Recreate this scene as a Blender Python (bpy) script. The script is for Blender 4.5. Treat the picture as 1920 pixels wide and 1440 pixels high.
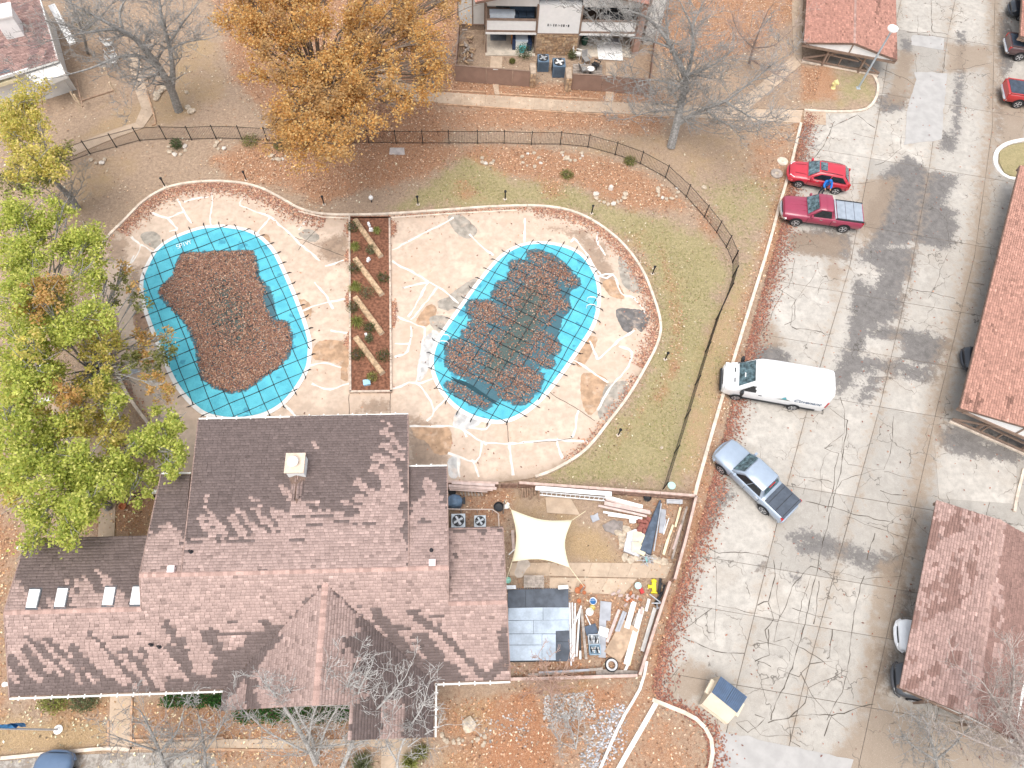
import bpy, bmesh, math, random
import numpy as np
from mathutils import Vector, Matrix
random.seed(7); rng = np.random.default_rng(7)
for o in list(bpy.data.objects): bpy.data.objects.remove(o)
SC = bpy.context.scene; COL = SC.collection
# ---------------------------------------------------------------- camera (drone, 40 m up, tilted 26 deg from straight down)
F, H = 1331.0, 40.0
_d = np.array([-60.0, -660.0, -F]); _d /= np.linalg.norm(_d); _u = -_d
_x = np.array([1.0, 0, 0]); _x -= _u*_x.dot(_u); _x /= np.linalg.norm(_x); _y = np.cross(_u, _x)
_a = math.radians(1.9); _c, _s = math.cos(_a), math.sin(_a)
R = np.array([[_c, _s, 0], [-_s, _c, 0], [0, 0, 1]]) @ np.array([_x, _y, _u])
cam = bpy.data.objects.new('camera', bpy.data.cameras.new('camera')); COL.objects.link(cam)
cam.matrix_world = Matrix.Translation((0, 0, H)) @ Matrix([list(r) for r in R]).to_4x4()
cam.data.sensor_width = 36; cam.data.lens = F/1920*36; cam.data.clip_end = 3000; cam.data.clip_start = .5
SC.camera = cam
# ---------------------------------------------------------------- sky, sun, exposure (overcast winter day)
SUN_EL, SUN_AZ = math.radians(72), math.radians(200)
w = bpy.data.worlds.new('World'); SC.world = w; w.use_nodes = True
nt = w.node_tree; nt.nodes.clear()
sky = nt.nodes.new('ShaderNodeTexSky'); sky.sky_type = 'NISHITA'; sky.sun_disc = False
sky.sun_elevation = SUN_EL; sky.sun_rotation = SUN_AZ; sky.air_density = 1.2; sky.dust_density = 4.0; sky.ozone_density = 1.0
hs = nt.nodes.new('ShaderNodeHueSaturation'); hs.inputs['Saturation'].default_value = .36
bg = nt.nodes.new('ShaderNodeBackground'); bg.inputs['Strength'].default_value = .15
wo = nt.nodes.new('ShaderNodeOutputWorld')
nt.links.new(sky.outputs[0], hs.inputs['Color']); nt.links.new(hs.outputs[0], bg.inputs['Color']); nt.links.new(bg.outputs[0], wo.inputs['Surface'])
sl = bpy.data.lights.new('sun', 'SUN'); sl.energy = .9; sl.angle = math.radians(40); sl.color = (1, .95, .88)
so = bpy.data.objects.new('sun', sl); COL.objects.link(so)
_sd = Vector((math.sin(SUN_AZ)*math.cos(SUN_EL), math.cos(SUN_AZ)*math.cos(SUN_EL), math.sin(SUN_EL)))
so.rotation_euler = _sd.to_track_quat('Z', 'Y').to_euler(); so.location = (0, 0, 60)
SC.view_settings.view_transform = 'Standard'; SC.view_settings.look = 'None'; SC.view_settings.gamma = 1
SC.view_settings.exposure = 0.82
SC.render.engine = 'CYCLES'
# ---------------------------------------------------------------- photo point -> place (z = height of that point above the ground)
def G(px, py):
    v = R @ np.array([px-960, 720-py, -F]); return v[:2]/(-v[2])*H
def P(px, py, z=0.0):
    g = G(px, py)*(H-z)/H; return Vector((g[0], g[1], z))
def PL(pts, z=0.0): return [P(x, y, z) for x, y in pts]
def P2(pts, z=0.0): return np.array([P(x, y, z)[:2] for x, y in pts])
def proj(v):
    c = R.T @ (np.array(v)-np.array([0, 0, H])); return 960+F*c[0]/-c[2], 720-F*c[1]/-c[2]
def projA(V):
    c = (np.asarray(V)-np.array([0, 0, H])) @ R; return np.stack([960+F*c[:, 0]/-c[:, 2], 720-F*c[:, 1]/-c[:, 2]], 1)
def sdf(pts, poly):
    """signed distance, + inside; pts (N,2), poly (M,2)"""
    pts = np.asarray(pts, float); poly = np.asarray(poly, float)
    d = np.full(len(pts), 1e9); ins = np.zeros(len(pts), bool); n = len(poly)
    for i in range(n):
        a, b = poly[i], poly[(i+1) % n]; e = b-a; L = e.dot(e) or 1e-9
        t = np.clip(((pts-a) @ e)/L, 0, 1)[:, None]; q = pts-(a+t*e)
        d = np.minimum(d, (q*q).sum(1))
        c = (a[1] > pts[:, 1]) != (b[1] > pts[:, 1])
        if abs(e[1]) > 1e-12: ins ^= c & (pts[:, 0] < (b[0]-a[0])*(pts[:, 1]-a[1])/e[1]+a[0])
    return np.where(ins, 1, -1)*np.sqrt(d)
def linedist(pts, line):
    pts = np.asarray(pts, float); line = np.asarray(line, float); d = np.full(len(pts), 1e9)
    for a, b in zip(line[:-1], line[1:]):
        e = b-a; L = e.dot(e) or 1e-9; t = np.clip(((pts-a) @ e)/L, 0, 1)[:, None]; q = pts-(a+t*e)
        d = np.minimum(d, (q*q).sum(1))
    return np.sqrt(d)
def smooth(line, n=4, closed=False):
    """Catmull-Rom through the points"""
    L = [np.array(p, float) for p in line]; out = []; m = len(L)
    for i in range(m if closed else m-1):
        p1, p2 = L[i], L[(i+1) % m]
        p0 = L[i-1] if (closed or i) else 2*p1-p2
        p3 = L[(i+2) % m] if (closed or i+2 < m) else 2*p2-p1
        for k in range(n):
            t = k/n; out.append(.5*(2*p1+(p2-p0)*t+(2*p0-5*p1+4*p2-p3)*t*t+(3*p1-p0-3*p2+p3)*t**3))
    if not closed: out.append(L[-1])
    return out
# ---------------------------------------------------------------- materials
MATS = {}
def s2l(c): return tuple(((v/255)/12.92 if v/255 <= .04045 else ((v/255+.055)/1.055)**2.4) for v in c)
class NT:
    def __init__(s, name):
        s.m = bpy.data.materials.new(name); s.m.use_nodes = True; s.t = s.m.node_tree; s.t.nodes.clear()
        s.o = s.n('ShaderNodeOutputMaterial'); s.b = s.n('ShaderNodeBsdfPrincipled'); s.l(s.b.outputs[0], s.o.inputs[0])
        s.tc = s.n('ShaderNodeTexCoord')
    def n(s, k, **kw):
        x = s.t.nodes.new(k)
        for a, v in kw.items(): setattr(x, a, v)
        return x
    def l(s, a, b): s.t.links.new(a, b)
    def val(s, i, v):
        if hasattr(v, 'is_output') or isinstance(v, bpy.types.NodeSocket): s.l(v, i)
        else: i.default_value = v
    def noise(s, scale, detail=3, rough=.55, coord='Object', dist=0):
        x = s.n('ShaderNodeTexNoise'); x.inputs['Scale'].default_value = scale; x.inputs['Detail'].default_value = detail
        x.inputs['Roughness'].default_value = rough; x.inputs['Distortion'].default_value = dist; s.l(s.tc.outputs[coord], x.inputs['Vector']); return x.outputs['Fac']
    def ramp(s, fac, a, b):
        x = s.n('ShaderNodeMapRange'); x.interpolation_type = 'SMOOTHSTEP'; s.val(x.inputs[0], fac); x.inputs[1].default_value = a; x.inputs[2].default_value = b; return x.outputs[0]
    def math(s, op, a, b=0.0):
        x = s.n('ShaderNodeMath', operation=op); s.val(x.inputs[0], a); s.val(x.inputs[1], b); return x.outputs[0]
    def mix(s, f, a, b, kind='MIX'):
        x = s.n('ShaderNodeMix', data_type='RGBA', blend_type=kind); s.val(x.inputs[0], f)
        for i, v in ((6, a), (7, b)):
            if isinstance(v, tuple): x.inputs[i].default_value = (*v[:3], 1)
            else: s.l(v, x.inputs[i])
        return x.outputs[2]
    def attr(s, name):
        x = s.n('ShaderNodeAttribute', attribute_name=name); return x
    def bump(s, h, strength=.3, dist=.02):
        x = s.n('ShaderNodeBump'); x.inputs['Strength'].default_value = strength; x.inputs['Distance'].default_value = dist
        s.l(h, x.inputs['Height']); s.l(x.outputs[0], s.b.inputs['Normal'])
    def fin(s, col, rough=.85, spec=.3, metal=0.0):
        if isinstance(col, tuple): s.b.inputs['Base Color'].default_value = (*col[:3], 1)
        else: s.l(col, s.b.inputs['Base Color'])
        s.val(s.b.inputs['Roughness'], rough); s.val(s.b.inputs['Metallic'], metal); s.b.inputs['Specular IOR Level'].default_value = spec
        return s.m
def mat(name, col, rough=.8, var=.18, scale=3.0, fine=40.0, spec=.3, metal=0.0, bump=0.0, coat=0.0, dirt=None, dirtamt=.35):
    if name in MATS: return MATS[name]
    t = NT(name); lo = tuple(c*(1-var) for c in col); hi = tuple(min(1, c*(1+var)) for c in col)
    c = t.mix(t.ramp(t.noise(scale, 4), .3, .7), lo, hi)
    f = t.noise(fine, 2); c = t.mix(t.math('MULTIPLY', t.ramp(f, .35, .75), var*.9), c, tuple(v*.45 for v in col))
    if dirt: c = t.mix(t.math('MULTIPLY', t.ramp(t.noise(scale*.7, 5, .65), .5, .72), dirtamt), c, dirt)
    if bump: t.bump(f, bump, .02)
    if coat: t.b.inputs['Coat Weight'].default_value = coat; t.b.inputs['Coat Roughness'].default_value = .06
    MATS[name] = t.fin(c, rough, spec, metal); return MATS[name]
def mat_col(name, rough=.85, var=.25, fine=30., spec=.25, bump=0.0, trans=0.0):
    """colour comes from the face colours of the mesh ('Col')"""
    if name in MATS: return MATS[name]
    t = NT(name); a = t.attr('Col').outputs['Color']; f = t.noise(fine, 3)
    c = t.mix(t.math('MULTIPLY', t.ramp(f, .35, .8), var), a, (.02, .015, .012))
    if bump: t.bump(f, bump, .02)
    MATS[name] = t.fin(c, rough, spec)
    if trans:
        tr = t.n('ShaderNodeBsdfTranslucent'); t.l(c, tr.inputs['Color']); ms = t.n('ShaderNodeMixShader'); ms.inputs[0].default_value = trans
        t.l(t.b.outputs[0], ms.inputs[1]); t.l(tr.outputs[0], ms.inputs[2]); t.l(ms.outputs[0], t.o.inputs[0])
    return MATS[name]
# ---------------------------------------------------------------- mesh collector
class MB:
    def __init__(s): s.v = []; s.f = []; s.c = []; s.at = {}
    def add(s, vs, fs, col=None):
        o = len(s.v); s.v.extend([tuple(v) for v in vs]); s.f.extend([tuple(i+o for i in f) for f in fs])
        s.c.extend([col]*len(fs)); return s
    def box(s, c, size, rz=0.0, M=None, col=None, taper=1.0):
        x, y, z = size[0]/2, size[1]/2, size[2]/2; cs, sn = math.cos(rz), math.sin(rz); vs = []
        for sz in (-1, 1):
            k = taper if sz > 0 else 1
            for sx, sy in ((-1, -1), (1, -1), (1, 1), (-1, 1)):
                px, py = sx*x*k, sy*y*k; vs.append((c[0]+px*cs-py*sn, c[1]+px*sn+py*cs, c[2]+sz*z))
        if M is not None: vs = [M @ Vector(v) for v in vs]
        return s.add(vs, [(3, 2, 1, 0), (4, 5, 6, 7), (0, 1, 5, 4), (1, 2, 6, 5), (2, 3, 7, 6), (3, 0, 4, 7)], col)
    def beam(s, a, b, wd, th, up=(0, 0, 1), col=None):
        """rectangular bar from a to b; wd across, th along up"""
        a, b = Vector(a), Vector(b); d = (b-a).normalized(); up = Vector(up)
        if abs(d.dot(up)) > .98: up = Vector((1, 0, 0))
        r = d.cross(up).normalized(); u = r.cross(d).normalized(); vs = []
        for p in (a, b):
            for sr, su in ((-1, -1), (1, -1), (1, 1), (-1, 1)): vs.append(p+r*(sr*wd/2)+u*(su*th/2))
        return s.add(vs, [(0, 1, 2, 3), (7, 6, 5, 4), (0, 4, 5, 1), (1, 5, 6, 2), (2, 6, 7, 3), (3, 7, 4, 0)], col)
    def tube(s, pts, rad, n=6, cap=True, col=None):
        pts = [Vector(p) for p in pts]; m = len(pts)
        rad = [rad]*m if isinstance(rad, (int, float)) else list(rad); vs = []; r0 = None
        for i, p in enumerate(pts):
            d = (pts[min(i+1, m-1)]-pts[max(i-1, 0)])
            d = d.normalized() if d.length > 1e-9 else Vector((0, 0, 1))
            if r0 is None:
                r0 = d.orthogonal().normalized()
            else:
                r0 = (r0-d*r0.dot(d)); r0 = r0.normalized() if r0.length > 1e-6 else d.orthogonal().normalized()
            q = d.cross(r0)
            for k in range(n):
                t = 2*math.pi*k/n; vs.append(p+(r0*math.cos(t)+q*math.sin(t))*rad[i])
        fs = [(i*n+k, i*n+(k+1) % n, (i+1)*n+(k+1) % n, (i+1)*n+k) for i in range(m-1) for k in range(n)]
        if cap: fs += [tuple(range(n-1, -1, -1)), tuple(range((m-1)*n, m*n))]
        return s.add(vs, fs, col)
    def lathe(s, prof, n=16, M=None, col=None, cap=True):
        """prof: (r, z) bottom to top about z"""
        vs = []; M = M or Matrix()
        for r, z in prof:
            for k in range(n):
                t = 2*math.pi*k/n; vs.append(M @ Vector((r*math.cos(t), r*math.sin(t), z)))
        m = len(prof); fs = [(i*n+k, i*n+(k+1) % n, (i+1)*n+(k+1) % n, (i+1)*n+k) for i in range(m-1) for k in range(n)]
        if cap: fs += [tuple(range(n-1, -1, -1)), tuple(range((m-1)*n, m*n))]
        return s.add(vs, fs, col)
    def prism(s, poly, z0, z1, col=None):
        """poly: list of (x, y) ; z1 may be a function of (x, y)"""
        poly = [tuple(p[:2]) for p in poly]
        if sum(poly[i][0]*poly[(i+1) % len(poly)][1]-poly[(i+1) % len(poly)][0]*poly[i][1] for i in range(len(poly))) < 0: poly = poly[::-1]
        n = len(poly); zt = (lambda x, y: z1) if isinstance(z1, (int, float)) else z1
        vs = [(x, y, z0) for x, y in poly]+[(x, y, zt(x, y)) for x, y in poly]
        return s.add(vs, [tuple(range(n-1, -1, -1)), tuple(range(n, 2*n))]+[(i, (i+1) % n, n+(i+1) % n, n+i) for i in range(n)], col)
    def face(s, pts, col=None): return s.add(pts, [tuple(range(len(pts)))], col)
    def ribbon(s, pts, wd, z0, z1, col=None):
        """flat strip of width wd along pts with thickness z0..z1"""
        pts = [np.array(p[:2], float) for p in pts]; n = len(pts); L = []; Rr = []
        for i, p in enumerate(pts):
            d = pts[min(i+1, n-1)]-pts[max(i-1, 0)]; d = d/(np.linalg.norm(d) or 1); nn = np.array([-d[1], d[0]])
            ww = wd[i] if hasattr(wd, '__len__') else wd
            L.append(p+nn*ww/2); Rr.append(p-nn*ww/2)
        vs = [(*p, z1) for p in L]+[(*p, z1) for p in Rr]+[(*p, z0) for p in L]+[(*p, z0) for p in Rr]; fs = []
        for i in range(n-1):
            fs += [(i, n+i, n+i+1, i+1), (i, i+1, 2*n+i+1, 2*n+i), (n+i+1, n+i, 3*n+i, 3*n+i+1)]
        fs += [(0, 2*n, 3*n, n), (n-1, 2*n-1, 4*n-1, 3*n-1)]
        return s.add(vs, fs, col)
    def mesh(s, name, material, smooth_=False):
        me = bpy.data.meshes.new(name); me.from_pydata(s.v, [], s.f); me.update()
        if any(c is not None for c in s.c):
            at = me.attributes.new('Col', 'FLOAT_COLOR', 'FACE'); arr = np.ones((len(s.f), 4), np.float32)
            for i, c in enumerate(s.c):
                if c is not None: arr[i, :3] = c[:3]
            at.data.foreach_set('color', arr.ravel())
        for k, a in s.at.items():
            at = me.attributes.new(k, 'FLOAT', 'POINT'); at.data.foreach_set('value', np.asarray(a, np.float32))
        if material: me.materials.append(material)
        if smooth_:
            me.polygons.foreach_set('use_smooth', np.ones(len(me.polygons), bool))
            try: me.set_sharp_from_angle(angle=math.radians(40))
            except Exception: pass
        return me
    def build(s, name, material, parent=None, smooth_=False, origin=None):
        """mesh vertices are world coordinates; origin: object origin"""
        if origin is not None:
            ox, oy, oz = origin; s.v = [(x-ox, y-oy, z-oz) for x, y, z in s.v]
        ob = bpy.data.objects.new(name, s.mesh(name, material, smooth_)); COL.objects.link(ob)
        if origin is not None: ob.location = origin
        if parent is not None:
            ob.parent = parent
            if origin is None: ob.matrix_parent_inverse = Matrix.Translation(parent.location).inverted() if parent.type == 'EMPTY' and not parent.get('local') else Matrix()
        return ob
def tag(o, label=None, cat=None, group=None, kind=None):
    if label: o['label'] = label
    if cat: o['category'] = cat
    if group: o['group'] = group
    if kind: o['kind'] = kind
    return o
def empty(name, loc=(0, 0, 0), rz=0.0, local=False):
    """Empty at a thing's base. local=True: the parts are given in its own coordinates"""
    o = bpy.data.objects.new(name, None); COL.objects.link(o); o.location = loc; o.rotation_euler.z = rz; o.empty_display_size = .2
    if local: o['local'] = 1
    return o
def copy_tree(o, parent=None):
    c = o.copy(); COL.objects.link(c); c.parent = parent
    for ch in [x for x in o.children]: 
        d = copy_tree(ch, c); d.matrix_parent_inverse = ch.matrix_parent_inverse.copy()
    return c
def np_mesh(name, V, Fq, material, col=None, parent=None, k=4):
    """fast mesh from numpy arrays; faces of k corners; col per face"""
    me = bpy.data.meshes.new(name); V = np.asarray(V, np.float32); Fq = np.asarray(Fq, np.int32)
    me.vertices.add(len(V)); me.vertices.foreach_set('co', V.ravel()); nf = len(Fq)
    me.loops.add(nf*k); me.loops.foreach_set('vertex_index', Fq.ravel()); me.polygons.add(nf)
    me.polygons.foreach_set('loop_start', np.arange(0, nf*k, k, dtype=np.int32))
    try: me.polygons.foreach_set('loop_total', np.full(nf, k, np.int32))
    except Exception: pass
    me.update(calc_edges=True)
    if col is not None:
        at = me.attributes.new('Col', 'FLOAT_COLOR', 'FACE'); arr = np.ones((nf, 4), np.float32); arr[:, :3] = col; at.data.foreach_set('color', arr.ravel())
    me.materials.append(material); ob = bpy.data.objects.new(name, me); COL.objects.link(ob)
    if parent is not None: ob.parent = parent
    return ob
def leaf_quads(C, size, up=.6, aspect=.55):
    """rhombus leaves at centres C (N,3); size (N,) ; up = how flat they lie (1 = flat)"""
    n = len(C); a = rng.uniform(0, 2*np.pi, n); t = np.stack([np.cos(a), np.sin(a), rng.normal(0, (1-up)*.9, n)], 1)
    t /= np.linalg.norm(t, axis=1)[:, None]; nn = np.stack([rng.normal(0, 1-up, n), rng.normal(0, 1-up, n), np.ones(n)*max(up, .25)], 1)
    b = np.cross(nn, t); b /= np.linalg.norm(b, axis=1)[:, None]; s = np.asarray(size)[:, None]
    V = np.stack([C+t*s*.5, C+b*s*.5*aspect, C-t*s*.5, C-b*s*.5*aspect], 1).reshape(-1, 3)
    return V, np.arange(4*n).reshape(n, 4)
def tess(poly, cell):
    """cut a polygon into cells of about the given size: verts (N,2), faces"""
    poly = np.asarray(poly, float); lo = poly.min(0); hi = poly.max(0); V = []; Fs = []; idx = {}
    def vid(p):
        k = (round(p[0], 4), round(p[1], 4))
        if k not in idx: idx[k] = len(V); V.append(k)
        return idx[k]
    if sum(poly[i][0]*poly[(i+1) % len(poly)][1]-poly[(i+1) % len(poly)][0]*poly[i][1] for i in range(len(poly))) < 0: poly = poly[::-1]
    nx = int((hi[0]-lo[0])/cell)+1; ny = int((hi[1]-lo[1])/cell)+1
    cx, cy = np.meshgrid(lo[0]+(np.arange(nx)+.5)*cell, lo[1]+(np.arange(ny)+.5)*cell, indexing='ij')
    D = sdf(np.stack([cx.ravel(), cy.ravel()], 1), poly).reshape(nx, ny); dg = cell*.72
    for i in range(nx):
        for j in range(ny):
            if D[i, j] < -dg: continue
            x0, y0 = lo[0]+i*cell, lo[1]+j*cell; x1, y1 = x0+cell, y0+cell
            if D[i, j] > dg: Fs.append(tuple(vid(p) for p in ((x0, y0), (x1, y0), (x1, y1), (x0, y1)))); continue
            pg = [tuple(p) for p in poly]
            for ax, lim, sg in ((0, x0, 1), (0, x1, -1), (1, y0, 1), (1, y1, -1)):
                out = []
                for a, b in zip(pg, pg[1:]+pg[:1]):
                    da, db = sg*(a[ax]-lim), sg*(b[ax]-lim)
                    if da >= 0: out.append(a)
                    if (da >= 0) != (db >= 0):
                        t = da/(da-db); out.append((a[0]+(b[0]-a[0])*t, a[1]+(b[1]-a[1])*t))
                pg = out
                if len(pg) < 3: break
            if len(pg) >= 3:
                ids = []
                for p in pg:
                    q = vid(p)
                    if q not in ids: ids.append(q)
                if len(ids) >= 3: Fs.append(tuple(ids))
    return np.array(V), Fs
def slab(name, poly, z0, z1, material, cell=.5, fields=None, parent=None, const=None):
    """a flat slab with top at z1; fields: {attr: function(pts)->values}"""
    V, Fs = tess(poly, cell); m = MB(); m.add([(x, y, z1) for x, y in V], Fs); nv = len(V)
    pl = [tuple(p[:2]) for p in poly]
    if sum(pl[i][0]*pl[(i+1) % len(pl)][1]-pl[(i+1) % len(pl)][0]*pl[i][1] for i in range(len(pl))) < 0: pl = pl[::-1]
    n = len(pl); m.add([(x, y, z1) for x, y in pl]+[(x, y, z0) for x, y in pl], [(i, n+i, n+(i+1) % n, (i+1) % n) for i in range(n)])
    allp = np.array([v[:2] for v in m.v])
    for k, fn in (fields or {}).items(): m.at[k] = fn(allp)
    for k, v in (const or {}).items(): m.at[k] = np.full(len(allp), v)
    return m.build(name, material, parent)
def rough_poly(poly, step=.15, amp=.06, seed=0):
    r = np.random.default_rng(seed); poly = np.asarray(poly, float); out = []
    for i in range(len(poly)):
        a, b = poly[i], poly[(i+1) % len(poly)]; n = max(1, int(np.linalg.norm(b-a)/step))
        for k in range(n): out.append(a+(b-a)*k/n+r.normal(0, amp, 2))
    return np.array(out)
def rough_line(line, step=.25, amp=.05, seed=0):
    r = np.random.default_rng(seed); line = [np.array(p[:2], float) for p in line]; out = []; off = np.zeros(2)
    for a, b in zip(line[:-1], line[1:]):
        n = max(1, int(np.linalg.norm(b-a)/step))
        for k in range(n): off = off*.7+r.normal(0, amp, 2); out.append(a+(b-a)*k/n+(off if out else 0))
    out.append(line[-1]); return out
# ================================================================ GROUND
def gfield(polys, soft):
    """max over polygons of weight*smoothstep(sdf)"""
    L = [(P2(p), w) for p, w in polys]
    def fn(pts):
        out = np.zeros(len(pts))
        for p, w in L:
            t = np.clip(sdf(pts, p)/soft+.5, 0, 1); out = np.maximum(out, w*t*t*(3-2*t))
        return out
    return fn
LEAF = [
 ([(845,150),(1000,158),(1240,168),(1240,192),(1000,186),(810,176)], 1),
 ([(470,262),(700,268),(1000,276),(1150,300),(1240,345),(1300,395),(1180,392),(1080,345),(960,330),(870,288),(790,335),(700,352),(600,380),(540,352),(440,335),(400,300)], 1),
 ([(380,-60),(870,-60),(850,150),(800,170),(840,250),(760,330),(560,300),(500,270),(520,230),(440,150),(420,60)], .95),
 ([(690,190),(1250,205),(1240,250),(1100,250),(700,240)], .75),
 ([(-160,920),(20,960),(50,1010),(15,1110),(12,1320),(-60,1440),(-200,1440)], .8),
 ([(60,1310),(205,1312),(200,1345),(120,1350),(70,1335)], .9),
 ([(250,1310),(430,1310),(450,1345),(660,1345),(700,1380),(640,1440),(400,1440),(350,1380),(250,1385)], .8),
 ([(820,1300),(955,1298),(980,1275),(1195,1270),(1170,1340),(1100,1440),(1040,1480),(800,1480),(818,1390)], .6),
 ([(1300,955),(1330,960),(1290,1080),(1232,1290),(1130,1480),(1085,1480),(1205,1290)], 1),
 ([(1395,560),(1455,480),(1490,330),(1512,220),(1500,225),(1310,900),(1300,960),(1335,930),(1345,800),(1375,700)], 1),
 ([(840,910),(960,910),(960,1090),(850,990)], .45),
 ([(950,1090),(1250,1100),(1200,1265),(950,1275)], .55),
 ([(1150,930),(1290,940),(1260,1060),(1170,1040)], .6),
 ([(1505,128),(1560,125),(1568,190),(1500,190)], 1),
 ([(1190,-60),(1510,-60),(1505,30),(1460,60),(1400,110),(1260,120),(1200,60)], .75),
 ([(1390,250),(1498,235),(1470,330),(1440,380),(1400,320)], .55),
 ([(1243,470),(1262,520),(1278,590),(1272,690),(1235,760),(1222,750),(1258,680),(1262,600),(1248,530)], .8),
 ([(1305,380),(1330,395),(1345,440),(1330,450),(1308,420)], .8),
 ([(1205,1335),(1240,1320),(1300,1352),(1335,1400),(1325,1480),(1140,1480)], .6),
 ([(160,930),(290,930),(280,1005),(170,1005)], .8),
 ([(960,1255),(1140,1240),(1195,1262),(960,1270)], .9),
 ([(855,335),(890,335),(895,368),(860,370)], .7), ([(1015,335),(1055,335),(1060,372),(1020,370)], .8), ([(1160,440),(1200,430),(1240,520),(1225,530)], .5), ([(1130,850),(1240,700),(1255,710),(1160,860)], .45),
 ([(370,350),(200,440),(170,560),(200,650),(280,810),(330,830),(300,700),(230,560),(240,440),(380,365)], .4),
]
GREEN = [
 ([(745,388),(800,350),(865,298),(905,292),(960,335),(1080,350),(1130,385),(1200,402),(1320,440),(1362,500),(1335,600),(1300,740),(1262,900),(1010,903),(1100,850),(1180,765),(1242,640),(1232,540),(1180,450),(1110,405),(1000,384),(850,386)], 1),
 ([(1380,480),(1430,430),(1390,590),(1310,890),(1255,900),(1330,650)], .55),
 ([(1310,330),(1400,330),(1470,330),(1450,420),(1385,470),(1330,400)], .6),
 ([(1560,130),(1640,135),(1640,190),(1560,205),(1505,195),(1570,185)], .7),
 ([(1872,280),(1930,260),(1940,330),(1890,335)], .9),
 ([(85,1310),(190,1310),(180,1330),(120,1338)], .9),
 ([(1210,-60),(1330,-60),(1300,110),(1250,150),(1235,60)], .35),
 ([(60,1060),(0,960),(160,940),(240,1000)], .3),
 ([(150,880),(130,760),(250,760),(300,850)], .25),
]
TAN = [
 ([(-200,1345),(200,1352),(205,1400),(-200,1430)], 1), ([(1055,990),(1120,1000),(1165,1060),(1060,1050)], 1),
 ([(845,1325),(930,1310),(935,1370),(850,1375)], 1), ([(1010,1285),(1110,1270),(1100,1300),(1030,1305)], .9),
 ([(820,1400),(900,1395),(930,1480),(800,1480)], .7), ([(110,270),(240,190),(320,170),(310,80),(400,60),(430,180),(330,240)], .55),
 ([(100,300),(280,270),(260,330),(120,440),(60,400)], .45), ([(1300,640),(1420,470),(1395,590),(1310,890),(1262,900)], .8),
 ([(1000,275),(1270,240),(1500,235),(1400,330),(1300,340)], .4), ([(960,930),(1090,950),(1080,1050),(960,1060)], .6),
]
RED = [
 ([(905,1320),(1000,1290),(1020,1360),(1050,1480),(900,1480),(925,1380)], 1), ([(1085,1290),(1170,1275),(1150,1330),(1080,1380),(1050,1370)], .7),
 ([(840,910),(960,910),(955,1000),(930,985),(850,975)], .6), ([(955,1245),(1100,1240),(1190,1262),(955,1272)], .7),
]
f_leaf, f_green, f_tan, f_red = gfield(LEAF, 2.6), gfield(GREEN, 3.2), gfield(TAN, 2.0), gfield(RED, 1.6)
def axis(lo, hi, d, far): 
    a = list(np.arange(lo, hi+d, d)); k = [d*2**i for i in range(1, 40)]; L = []; R_ = []; x = lo; y = a[-1]
    for s in k:
        x -= s; L.append(max(x, -far)); y += s; R_.append(min(y, far))
        if x < -far and y > far: break
    return np.unique(np.array(L[::-1]+a+R_))
gx, gy = axis(-44, 54, .4, 900), axis(-8, 64, .4, 900)
XX, YY = np.meshgrid(gx, gy, indexing='ij'); gp = np.stack([XX.ravel(), YY.ravel()], 1); nx_, ny_ = len(gx), len(gy)
ii, jj = np.meshgrid(np.arange(nx_-1), np.arange(ny_-1), indexing='ij'); b0 = (ii*ny_+jj).ravel()
t = NT('ground_soil'); n1 = t.noise(1.2, 5, .6); n2 = t.noise(14, 4, .7); n3 = t.noise(38, 2, .6); n4 = t.noise(5, 4, .65)
base = t.mix(t.ramp(n4, .35, .65), (.47, .345, .245), (.34, .245, .18))
straw = t.mix(t.ramp(n2, .3, .7), (.55, .39, .22), (.36, .25, .14))
grass = t.mix(t.ramp(n4, .3, .7), (.43, .365, .19), (.29, .275, .12))
litter = t.mix(t.ramp(n2, .35, .65), (.53, .275, .145), (.35, .17, .095))
clay = t.mix(t.ramp(n2, .3, .7), (.50, .23, .11), (.36, .13, .055))
n0 = t.noise(.45, 5, .65); nmix = t.math('ADD', t.math('MULTIPLY', t.math('SUBTRACT', n4, .5), .7), t.math('ADD', t.math('MULTIPLY', t.math('SUBTRACT', n0, .5), 1.3), t.math('MULTIPLY', t.math('SUBTRACT', n1, .5), .9)))
def wmask(name, k=.55): return t.ramp(t.math('ADD', t.attr(name).outputs['Fac'], t.math('MULTIPLY', nmix, k*1.2)), .2, .8)
c = t.mix(wmask('tan'), base, straw); c = t.mix(t.math('MULTIPLY', wmask('green', .9), .85), c, grass)
c = t.mix(t.math('MULTIPLY', wmask('leaf', .7), .8), c, litter); c = t.mix(t.math('MULTIPLY', wmask('red'), .6), c, clay)
n5 = t.noise(19, 2, .8); c = t.mix(t.math('MULTIPLY', t.ramp(n3, .5, .72), .6), c, (.10, .07, .05)); c = t.mix(t.math('MULTIPLY', t.ramp(n5, .5, .3), .5), c, (.60, .45, .33))
c = t.mix(t.math('MULTIPLY', t.ramp(n1, .55, .8), .3), c, (.30, .24, .19))
c = t.mix(t.math('MULTIPLY', t.ramp(t.noise(70, 2, .7), .54, .7), .5), c, (.08, .06, .045)); t.bump(n3, .8, .06); M_GROUND = t.fin(c, .95, .1)
gr = np_mesh('ground', np.c_[gp, .012*np.sin(gp[:, 0]*1.7)*np.cos(gp[:, 1]*1.3)-.012], np.stack([b0, b0+ny_, b0+ny_+1, b0+1], 1), M_GROUND)
for nm, fn in (('leaf', f_leaf), ('green', f_green), ('tan', f_tan), ('red', f_red)):
    at = gr.data.attributes.new(nm, 'FLOAT', 'POINT'); at.data.foreach_set('value', fn(gp).astype(np.float32))
tag(gr, kind='structure')
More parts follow.
